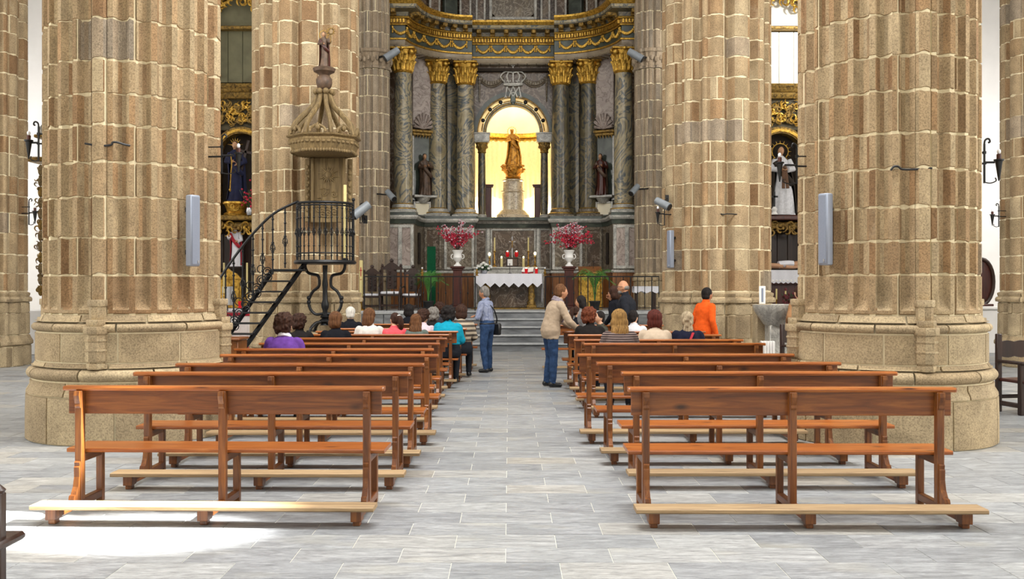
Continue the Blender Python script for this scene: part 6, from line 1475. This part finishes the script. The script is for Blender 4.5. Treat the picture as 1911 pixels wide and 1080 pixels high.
def head_fn(p, s):
    x, y, z = p.x / s, p.y / s, p.z / s          # local: +y is the face
    k = 1.0
    if z < -.02: k = 1 - .30 * min(1, (-z - .02) / .1) ** 1.4
    nx = x * k; ny = y
    if y > 0:
        ny = y * (.94 if z > .03 else 1.0)
        ny += .026 * math.exp(-((x / .013) ** 2)) * math.exp(-(((z + .018) / .026) ** 2))
        ny += .009 * math.exp(-((x / .045) ** 2)) * math.exp(-(((z - .03) / .012) ** 2))
        ny -= .010 * (math.exp(-(((abs(x) - .031) / .015) ** 2)) * math.exp(-(((z - .008) / .013) ** 2)))
        ny += .008 * math.exp(-((x / .022) ** 2)) * math.exp(-(((z + .063) / .011) ** 2))
        ny += .014 * math.exp(-((x / .025) ** 2)) * math.exp(-(((z + .102) / .016) ** 2))
    return Vector((nx * s, ny * s, z * s))
def rotm(yaw=0, pitch=0, roll=0): return Matrix.Rotation(R(yaw), 3, 'Z') @ Matrix.Rotation(R(-pitch), 3, 'X') @ Matrix.Rotation(R(roll), 3, 'Y')
def person(label, pos, face, pose='sit', H=1.66, top=None, topc=None, bottom=None, hair=('short', 'brown'), skin='a', head=(0, 0), arms=None, lean=6, fat=1.0, vox=.0165, sleeves='long', group=None, extras=None, legs=None, jacket=False, twist=0):
    """face: degrees, 0 looks at the altar (+y); positive turns to the left"""
    s = H / 1.7; t = thing('person', label, 'person', pos, R(face), group)
    sit = pose == 'sit'
    pel = Vector((0, 0, .555 / s if sit else .93)); up0 = pel.z
    def bend(p):        # p: upright torso point relative to the pelvis
        p = Vector(p); a = R(lean) * min(1.0, max(0.0, (p.z + .05) / .3)); q = Matrix.Rotation(-a, 3, 'X') @ Vector(p); return pel + q
    hips = [Vector((sx * .092, 0, pel.z - .02)) for sx in (-1, 1)]
    if legs: kn, an = legs
    elif sit: kn = [(-.13, .44, .53 / s), (.13, .44, .53 / s)]; an = [(-.12, .17, .10), (.13, .19, .10)]
    else: kn = [(-.10, .03, .50), (.10, .02, .50)]; an = [(-.105, -.03, .085), (.11, 0, .085)]
    kn = [Vector(k) for k in kn]; an = [Vector(a) for a in an]
    sh = [bend((sx * .165, 0, .435)) for sx in (-1, 1)]
    if arms is None: arms = 'lap' if sit else 'side'
    if arms == 'lap': el = [bend((sx * .25, .05, .20)) for sx in (-1, 1)]; wr = [pel + Vector((sx * .07, .30, .10)) for sx in (-1, 1)]
    elif arms == 'side': el = [bend((sx * .25, -.03, .19)) for sx in (-1, 1)]; wr = [bend((sx * .27, .06, -.05)) for sx in (-1, 1)]
    else: el = [Vector(a) for a in arms[0]]; wr = [Vector(a) for a in arms[1]]
    neck0 = bend((0, .0, .50)); nk = bend((0, .012, .575)); hc = bend((0, .03, .665))
    hm = rotm(*head)
    m = MB(); prim = []
    def T(a, b, ra, rb, tagn, n=10, mid=None, flat=1.0):
        a, b = Vector(a) * s, Vector(b) * s; ra *= s; rb *= s
        pts = [a + (b - a) * q for q in (0, .25, .5, .75, 1)]; mm = mid if mid else 1.0
        rad = [ra, (ra * .75 + rb * .25) * (1 + (mm - 1) * .8), (ra + rb) / 2 * mm, (ra * .25 + rb * .75) * (1 + (mm - 1) * .4), rb]
        m.tube(pts, rad, n, flat=flat); m.ell(a, ra * .98, 10, 7); m.ell(b, rb * .98, 10, 7); prim.append((a, b, ra, rb, tagn))
    # torso rings
    rings = []
    tr = [(-.11, .120, .10), (-.07, .165, .118), (.0, .178, .128), (.08, .160, .118), (.17, .146, .108), (.27, .160, .118), (.36, .172, .122), (.43, .165, .105), (.475, .12, .08), (.50, .07, .06)]
    for z, a, b in tr:
        f = fat if z < .4 else (1 + (fat - 1) * .5); ring = []
        for k in range(20):
            q = 2 * PI * k / 20; ring.append(bend((a * f * math.cos(q), b * f * math.sin(q) + (.012 if .2 < z < .4 and math.sin(q) > 0 else 0), z)) * s)
        rings.append(ring)
    m.loft(rings)
    prim.append((bend((0, 0, -.06)) * s, bend((0, 0, .05)) * s, .15 * s * fat, .15 * s * fat, 'pelvis'))
    prim.append((bend((0, 0, .08)) * s, bend((0, 0, .42)) * s, .14 * s * fat, .14 * s * fat, 'torso'))
    prim.append((sh[0] * s, sh[1] * s, .07 * s, .07 * s, 'torso'))
    for i in (0, 1):
        T(hips[i], kn[i], .088 * (1 + (fat - 1) * .6), .060, 'thigh'); T(kn[i], an[i], .058, .040, 'shin', mid=1.12)
        d = Vector((.02 * (1 if i else -1), .15, 0)); fa = an[i] + Vector((0, -.03, -.035)); T(fa, fa + d + Vector((0, 0, -.012)), .038, .032, 'foot', flat=.9)
        T(sh[i], el[i], .058 * (1 + (fat - 1) * .5), .045, 'arm'); T(el[i], wr[i], .044, .029, 'fore', mid=1.08)
    T(neck0, nk, .058, .052, 'neck')
    T(nk, bend((0, .02, .63)), .052, .05, 'neck')
    # head
    hs = s; m.ell(hc * s, (.076 * s, .096 * s, .118 * s), 30, 22, rot=hm, fn=lambda p: head_fn(p, s))
    prim.append((hc * s + hm @ Vector((0, -.005, .03)) * s, hc * s + hm @ Vector((0, .02, -.05)) * s, .09 * s, .07 * s, 'head'))
    for sx in (-1, 1): m.ell(hc * s + hm @ Vector((sx * .077, -.008, -.008)) * s, (.013 * s, .022 * s, .034 * s), 8, 7, rot=hm)
    # palms
    hd = []
    for i in (0, 1):
        d = (wr[i] - el[i]).normalized(); c = wr[i] + d * .05; x, y = frame_from(d); hd.append((d, x, y))
        m.tube([(wr[i] - d * .02) * s, (wr[i] + d * .03) * s, (wr[i] + d * .075) * s, (wr[i] + d * .092) * s], [.026 * s, .034 * s, .042 * s, .034 * s], 10, flat=.5); prim.append(((wr[i] + d * .03) * s, (wr[i] + d * .14) * s, .03 * s, .035 * s, 'hand'))
    me = remesh(m, vox, 2); co, no, fs = mesh_arrays(me); bpy.data.meshes.remove(me)
    cent = np.array([co[list(f)].mean(axis=0) for f in fs]); best = np.full(len(fs), 1e9); lab = np.zeros(len(fs), int)
    names = [p[4] for p in prim]
    for k, (a, b, ra, rb, tg) in enumerate(prim):
        a_ = np.array(a); ab = np.array(b) - a_; L2 = max(ab.dot(ab), 1e-9); u = np.clip((cent - a_) @ ab / L2, 0, 1)
        dist = np.linalg.norm(cent - (a_ + u[:, None] * ab), axis=1) - (ra + (rb - ra) * u); w_ = dist < best; best[w_] = dist[w_]; lab[w_] = k
    tg = np.array([names[k] for k in lab])
    body = MB(); body.v = [tuple(c) for c in co]; body.f = list(fs); body.m = [0] * len(fs)
    # fingers joined to the palms
    for i in (0, 1):
        d, x, y = hd[i]; p0 = wr[i] + d * .082; side = 1 if i else -1
        for f, (off, L_) in enumerate(((-.029, .062), (-.010, .075), (.010, .080), (.029, .070))):
            b = p0 + x * off
            body.tube([b * s, (b + d * L_ * .45 + y * -.006) * s, (b + d * L_ * .8 + y * -.022) * s, (b + d * L_ * .95 + y * -.036) * s], [.0098 * s, .0092 * s, .0085 * s, .006 * s], 6)
        b = wr[i] + d * .035 + x * .03
        body.tube([b * s, (b + x * .022 + d * .022) * s, (b + x * .03 + d * .045 - y * .008) * s, (b + x * .03 + d * .06 - y * .014) * s], [.013 * s, .0115 * s, .01 * s, .007 * s], 6)
    eye = Vector((0, 0, 0)) 
    for sx in (-1, 1):
        body.ell(hc * s + hm @ Vector((sx * .031, .078, .010)) * s, (.014 * s, .008 * s, .008 * s), 8, 6, mi=2, rot=hm); body.ell(hc * s + hm @ Vector((sx * .031, .084, .010)) * s, (.006 * s, .004 * s, .007 * s), 7, 5, mi=1, rot=hm)
        body.tube([hc * s + hm @ Vector((sx * q, .088 - .25 * abs(q - .02), .032 - 2.0 * (q - .03) ** 2)) * s for q in (.014, .024, .034, .044)], .0035 * s, 5, mi=4)
    body.ell(hc * s + hm @ Vector((0, .0905, -.062)) * s, (.024 * s, .007 * s, .008 * s), 10, 6, mi=3, rot=hm)
    body.build('body', [SKIN[skin], M_EYE, M_EYEW, M_LIP, HAIR[hair[1]] if hair[1] in HAIR else M_EYE], t, ang=180)
    def cloth(name, sel, mat, off, rough=.0):
        idx = np.nonzero(sel)[0]
        if len(idx) == 0: return
        used = {}; vs = []; ff = []; cnt = {}
        for fi in idx:
            f = fs[fi]; q = []
            for v in f:
                if v not in used:
                    used[v] = len(vs); p = co[v]; w_ = off + rough * (noise.noise(Vector(p) * 14) + .6 * noise.noise(Vector(p) * 31)); vs.append(Vector(p + no[v] * w_))
                q.append(used[v])
            ff.append(tuple(q))
            for a, b in zip(f, f[1:] + f[:1]): cnt[(min(a, b), max(a, b))] = cnt.get((min(a, b), max(a, b)), 0) + 1
        inner = {}
        for fi in idx:
            f = fs[fi]
            for a, b in zip(f, f[1:] + f[:1]):
                if cnt[(min(a, b), max(a, b))] == 1:
                    for v in (a, b):
                        if v not in inner: inner[v] = len(vs); vs.append(Vector(co[v] - no[v] * .004))
                    ff.append((used[b], used[a], inner[a], inner[b]))
        c = MB(); c.v = [tuple(v) for v in vs]; c.f = ff; c.m = [0] * len(ff); return c.build(name, mat, t, ang=180)
    upper = np.isin(tg, ['torso', 'arm'] + (['fore'] if sleeves == 'long' else []))
    if jacket: upper |= np.isin(tg, ['pelvis', 'thigh']) & (cent[:, 2] > (pel.z - .13) * s)
    low = np.isin(tg, ['pelvis', 'thigh', 'shin'])
    cloth('trousers', low, bottom or TROU, .012 * s, .006); cloth('shoes', tg == 'foot', SHOE, .008 * s)
    cloth(topc or 'sweater', upper, top, .016 * s, .007)
    # hair
    style, hcol = hair; hb = MB(); Hq = lambda v: hc * s + hm @ Vector(v) * s
    def E(c, r): hb.ell(Hq(c), tuple(q * s for q in r), 18, 12, rot=hm)
    amp = .008
    if style == 'bald':
        E((0, -.034, -.012), (.081, .078, .052)); amp = .002
    elif style == 'short': E((0, -.024, .028), (.092, .099, .109)); E((0, -.045, -.03), (.082, .075, .078))
    elif style == 'fluffy': E((0, -.026, .04), (.115, .11, .12)); E((0, -.045, -.03), (.108, .085, .095)); amp = .014
    elif style == 'curly':
        E((0, -.03, .04), (.125, .118, .125)); E((0, -.05, -.03), (.12, .095, .10)); amp = .018
    elif style == 'bob': E((0, -.028, .034), (.112, .108, .116)); E((0, -.04, -.045), (.112, .092, .11)); amp = .009
    elif style == 'long':
        E((0, -.026, .03), (.104, .102, .112)); E((0, -.045, -.05), (.118, .09, .125)); pts = [Hq((0, -.06, -.05)), Hq((0, -.09, -.14)), Hq((0, -.10, -.23)), Hq((0, -.09, -.31))]
        hb.tube(smooth_path(pts, 4), [.095 * s, .105 * s, .11 * s, .115 * s, .12 * s, .12 * s, .118 * s, .11 * s, .10 * s, .09 * s, .075 * s, .06 * s, .03 * s], 14, flat=.55)
    elif style == 'medium':
        E((0, -.026, .03), (.104, .102, .112)); E((0, -.045, -.05), (.112, .09, .12)); pts = [Hq((0, -.055, -.06)), Hq((0, -.075, -.13)), Hq((0, -.07, -.19))]
        hb.tube(smooth_path(pts, 4), [.095 * s, .10 * s, .105 * s, .105 * s, .10 * s, .09 * s, .08 * s, .06 * s, .03 * s], 14, flat=.6)
    elif style == 'pony':
        E((0, -.02, .024), (.086, .096, .106)); E((0, -.04, -.02), (.078, .072, .07)); hb.tube(smooth_path([Hq((.02, -.10, .05)), Hq((.035, -.15, .03)), Hq((.05, -.15, -.08)), Hq((.06, -.12, -.2)), Hq((.06, -.11, -.27))], 4), [.025 * s, .03 * s, .035 * s, .04 * s, .042 * s, .046 * s, .05 * s, .052 * s, .052 * s, .05 * s, .045 * s, .04 * s, .035 * s, .028 * s, .02 * s, .012 * s, .006 * s], 10); amp = .006
    elif style == 'braid':
        E((0, -.02, .026), (.094, .1, .106)); E((0, -.045, -.02), (.09, .08, .09))
        for k in range(7): hb.ell(Hq((.014 * (-1) ** k, -.125 + .004 * k, .05 - .045 * k)), (.045 * s, .035 * s, .038 * s), 10, 7)
        E((0, -.09, -.16), (.08, .05, .12))
    hme = remesh(hb, .0125, 1); hco, hno, hfs = mesh_arrays(hme); bpy.data.meshes.remove(hme)
    inv = hm.inverted(); hv = []
    for p, n in zip(hco, hno):
        l = inv @ ((Vector(p) - hc * s) / s); a = math.atan2(l.x, -l.y)
        if style in ('curly', 'fluffy'): d = amp * noise.noise(l * 26) * 1.6 + amp * .5 * noise.noise(l * 60)
        else: d = amp * (noise.noise(Vector((a * 7, 0, l.z * 6))) + .7 * noise.noise(Vector((a * 17, 3, l.z * 9))))
        hv.append(Vector(p) + Vector(n) * d * s)
    hb2 = MB(); hb2.v = [tuple(v) for v in hv]; hb2.f = list(hfs); hb2.m = [0] * len(hfs); hb2.build('hair', HAIR[hcol], t, ang=180)
    def add(nm, mat, fn):
        e = MB(); fn(e, Hq, bend, s, hm, sh, el, wr, pel); e.build(nm, mat, t)
    for ex in (extras or []): add(*ex)
    return t
def glasses(e, Hq, bend, s, hm, *a):
    for sx in (-1, 1):
        e.tube([Hq((sx * .031 + .021 * math.cos(2 * PI * k / 12), .098, .008 + .017 * math.sin(2 * PI * k / 12))) for k in range(12)], .0025 * s, 5, close=True); e.tube([Hq((sx * .05, .098, .012)), Hq((sx * .079, .06, .012)), Hq((sx * .081, -.01, .006))], .003 * s, 5)
    e.tube([Hq((-.01, .1, .01)), Hq((.01, .1, .01))], .003 * s, 5)
def headglasses(e, Hq, bend, s, hm, *a):
    for sx in (-1, 1): e.ell(Hq((sx * .035, .075, .105)), (.028 * s, .014 * s, .02 * s), 10, 6, rot=hm); e.tube([Hq((sx * .06, .07, .10)), Hq((sx * .095, .0, .05))], .004 * s, 5)
def collar(e, Hq, bend, s, *a):
    e.tube([bend((.072 * math.cos(2 * PI * k / 18), .072 * math.sin(2 * PI * k / 18) + .005, .515 - .03 * math.sin(2 * PI * k / 18))) * s for k in range(18)], .017 * s, 7, close=True, flat=1.6)
def scarf(e, Hq, bend, s, *a):
    for q in range(3): e.tube([bend(((.085 + .008 * q) * math.cos(2 * PI * k / 18), (.085 + .008 * q) * math.sin(2 * PI * k / 18) + .01, .525 - .022 * q - .03 * math.sin(2 * PI * k / 18))) * s for k in range(18)], .02 * s, 7, close=True)
    for sx in (-1, 1): e.tube(smooth_path([bend((sx * .07, .1, .47)) * s, bend((sx * .075, .15, .34)) * s, bend((sx * .06, .15, .16)) * s], 4), .034 * s, 8, flat=.5)
def scrunchie(e, Hq, bend, s, *a):
    c = Hq((.025, -.115, .05)); e.tube([c + Vector((.03 * math.cos(2 * PI * k / 10), 0, .03 * math.sin(2 * PI * k / 10))) * s for k in range(10)], .012 * s, 6, close=True)
def red_strap(e, Hq, bend, s, *a): e.tube(smooth_path([bend((.06, -.12, .46)) * s, bend((.0, -.15, .34)) * s, bend((-.08, -.155, .2)) * s], 4), .026 * s, 8, flat=.4)
def shoulder_bag(e, Hq, bend, s, *a):
    e.box(bend((.21, -.06, -.07)) * s, (.10 * s, .26 * s, .24 * s), .02); e.box(bend((.265, -.06, -.04)) * s, (.02 * s, .24 * s, .12 * s), .006); e.tube(smooth_path([bend((-.12, .0, .495)) * s, bend((.0, -.15, .36)) * s, bend((.13, -.155, .15)) * s, bend((.2, -.1, .04)) * s], 4), .014 * s, 6); e.tube(smooth_path([bend((-.12, .02, .495)) * s, bend((.0, .16, .36)) * s, bend((.14, .15, .15)) * s, bend((.21, .02, .04)) * s], 4), .014 * s, 6)
def beard(e, Hq, bend, s, hm, *a): e.ell(Hq((0, .052, -.085)), (.055 * s, .048 * s, .042 * s), 14, 9, rot=hm)
def belt(e, Hq, bend, s, *a): e.tube([bend((.172 * math.cos(2 * PI * k / 24), .127 * math.sin(2 * PI * k / 24), .045)) * s for k in range(24)], .016 * s, 6, close=True)
G = lambda e, m=None: None
def head_at(px, py, d): return P(px, py, d)
def sitter(label, px, y_pew, **kw):
    yy = y_pew + .21; d = yy + .06; x = (px - 950) / 1800 * d
    return person(label, (x, yy, 0), kw.pop('face', 0), 'sit', **kw)
f_ = fabric
sitter('woman in a purple sweater with curly dark hair, sitting alone at the left', 531, 11.62, H=1.66, top=f_('purple_wool', '#5e3a86'), hair=('curly', 'dark'), head=(-38, 4), fat=1.22, extras=[('glasses', M_BLACK, glasses), ('collar', M_CLOTHW, collar)])
sitter('curly dark haired woman in a black coat, just right of the one in purple', 559, 14.1, H=1.5, top=f_('black_coat', '#1f1c1c'), topc='coat', hair=('curly', 'dark'), head=(-30, 5), fat=1.1, skin='b')
sitter('woman with a light brown bob and black top, below the iron pulpit', 627, 14.1, H=1.58, top=f_('black_knit', '#15161c'), hair=('bob', 'brown'), head=(-25, 5), fat=1.12)
sitter('white haired woman in a black jacket, by the foot of the pulpit pillar', 654, 17.4, H=1.62, top=f_('black_knit', '#15161c'), topc='jacket', hair=('short', 'white'))
sitter('woman in a white blouse with brown hair to her shoulders', 690, 15.2, H=1.66, top=f_('white_blouse', '#cfc9c2', .05), topc='blouse', hair=('medium', 'brown'), head=(-30, 2))
sitter('girl in a coral pink top with a dark ponytail, looking to the left', 736, 15.2, H=1.52, top=f_('coral_pink', '#d9545c'), topc='shirt', hair=('pony', 'dark'), head=(35, 0), extras=[('hair_tie', M_WHITE, scrunchie)])
sitter('girl in a grey green top with long brown hair, beside the ponytail', 776, 15.2, H=1.46, top=f_('grey_green', '#5b6660'), topc='shirt', hair=('long', 'brown'))
sitter('person with smooth black hair, sitting in front of the two girls', 763, 19.5, H=1.62, top=f_('black_knit', '#15161c'), hair=('bob', 'black'))
sitter('woman with dark hair bending her head down, in a pale pink top', 789, 16.3, H=1.56, top=f_('pale_pink', '#c9b4bb'), topc='shirt', hair=('curly', 'dark'), head=(-55, 28), lean=14)
sitter('woman with short grey curls in a dark jacket, left of the one in turquoise', 808, 17.4, H=1.56, top=f_('black_coat', '#1f1c1c'), topc='jacket', hair=('curly', 'grey'))
sitter('person with dark grey curly hair in the farthest left pew', 820, 19.5, H=1.7, top=f_('charcoal_knit', '#33343a'), hair=('fluffy', 'dark'))
sitter('woman in a bright turquoise sweater with curly black hair, at the end of her pew', 836, 16.3, H=1.68, top=f_('turquoise_knit', '#128ca6'), hair=('curly', 'black'), fat=1.3, lean=10)
sitter('woman with dark hair in a grey and beige striped cardigan, at the aisle', 861, 17.4, H=1.68, top=f_('striped_cardigan', '#4b443d', .1, 25, 'stripe', '#a89a86', .085), topc='cardigan', hair=('bob', 'dark'), fat=1.15)
# right block
sitter('person in a black jacket with short auburn curls, next to the standing woman', 1101, 15.1, H=1.66, top=f_('black_jacket', '#1d1a19'), topc='jacket', hair=('curly', 'auburn'), head=(-40, 0), fat=1.2)
sitter('girl with sunglasses pushed up on her dark hair, bowing her head', 1078, 19.0, H=1.58, top=f_('black_knit', '#15161c'), hair=('pony', 'dark'), head=(-70, 16), extras=[('sunglasses', M_SILVER, headglasses)])
sitter('young girl with dark hair turning her face back over the pew', 1122, 16.2, H=1.5, top=f_('olive_grey', '#3f4038'), topc='shirt', hair=('short', 'black'), head=(60, 0), face=58, lean=2)
sitter('woman in a dark striped top with very long dark blond hair', 1156, 12.75, H=1.74, top=f_('dark_stripes', '#352c2c', .1, 25, 'stripe', '#7a6b66', .03), hair=('long', 'blond'), fat=1.12, legs=([(-.13, .42, .53), (.13, .42, .53)], [(-.12, .06, .10), (.13, .06, .10)]))
sitter('person with black hair and a white sleeved top, right of the long blond hair', 1183, 16.2, H=1.54, top=f_('white_shirt', '#c9c9cc', .05), topc='shirt', hair=('short', 'black'), head=(-40, 5))
sitter('woman in a beige blouse with a short dark reddish bob', 1222, 13.68, H=1.66, top=f_('beige_blouse', '#b9a893', .06), topc='blouse', hair=('bob', 'red'), fat=1.15)
sitter('woman in a navy top with an ash blond braid and a red strap', 1283, 13.68, H=1.64, top=f_('navy_knit', '#171a2c'), hair=('braid', 'ash'), extras=[('red_strap', M_REDC, red_strap)], fat=1.05)
# standing people
person('older man in a checked shirt with a black shoulder bag, standing in the aisle', ((909 - 950) / 1800 * 18.85, 18.85, 0), 62, 'stand', 1.66, top=f_('checked_shirt', '#8d93a6', .08, 25, 'check', '#4f5878', .03), topc='shirt', bottom=DENIM, hair=('short', 'grey'), skin='c', head=(6, 8), lean=4, vox=.0135,
       arms=([(-.25, .07, 1.10), (.25, .09, 1.10)], [(-.02, .185, 1.17), (.0, .215, 1.12)]), extras=[('shoulder_bag', M_BLACK, shoulder_bag), ('belt', M_BLACK, belt), ('collar', f_('checked_shirt', '#8d93a6'), collar)])
person('woman in a beige cardigan and jeans leaning over the end of a pew', ((1027 - 950) / 1800 * 16.1, 16.1, 0), -72, 'stand', 1.72, top=f_('beige_knit', '#a8957f', .08), topc='cardigan', bottom=DENIM, hair=('short', 'brown'), skin='b', head=(-4, 4), lean=15, fat=1.12, vox=.0135, jacket=True,
       arms=([(-.24, .22, 1.12), (.24, .24, 1.08)], [(-.14, .42, .98), (.14, .42, .96)]), extras=[('scarf', f_('grey_scarf', '#8a8088', .2), scarf)])
person('bearded man in a black coat and glasses, standing beyond the right pews', ((1174 - 950) / 1800 * 17.7, 17.75, 0), 70, 'stand', 1.78, top=f_('black_overcoat', '#23252b'), topc='coat', hair=('bald', 'grey'), skin='b', head=(8, 2), fat=1.2, jacket=True, vox=.014, extras=[('glasses', M_BLACK, glasses), ('beard', HAIR['grey'], beard)])
person('woman in black holding a hand to her face, half hidden behind the bearded man', ((1154 - 950) / 1800 * 18.3, 18.4, 0), 60, 'stand', 1.66, top=f_('black_knit', '#15161c'), topc='jacket', hair=('bob', 'dark'), skin='b', head=(0, 5), jacket=True, arms=([(-.24, .02, 1.14), (.22, .14, 1.18)], [(-.16, .18, 1.0), (.05, .17, 1.44)]))
person('young woman with dark hair in a grey top, facing the woman in the beige cardigan', ((1096 - 950) / 1800 * 17.3, 17.3, 0), 78, 'stand', 1.50, top=f_('grey_jersey', '#82807f', .1), hair=('medium', 'black'), skin='b', head=(5, 6), lean=10)
person('person in a bright orange jacket with dark hair, walking before the right pillar', ((1313 - 950) / 1800 * 16.95, 16.95, 0), -60, 'stand', 1.64, top=f_('orange_jacket', '#d9571c', .1), topc='jacket', hair=('short', 'black'), skin='c', jacket=True, fat=1.1, legs=([(-.10, .12, .50), (.10, -.02, .50)], [(-.10, .10, .085), (.10, -.2, .11)]))
person('person in a tan jacket mostly hidden behind the right front pillar', ((1497 - 950) / 1800 * 17.3, 17.3, 0), 20, 'stand', 1.68, top=f_('tan_jacket', '#9a7350', .1), topc='jacket', hair=('short', 'dark'), jacket=True, arms=([(-.29, -.02, 1.14), (.27, .0, 1.14)], [(-.16, .2, 1.05), (.16, .2, 1.05)]))
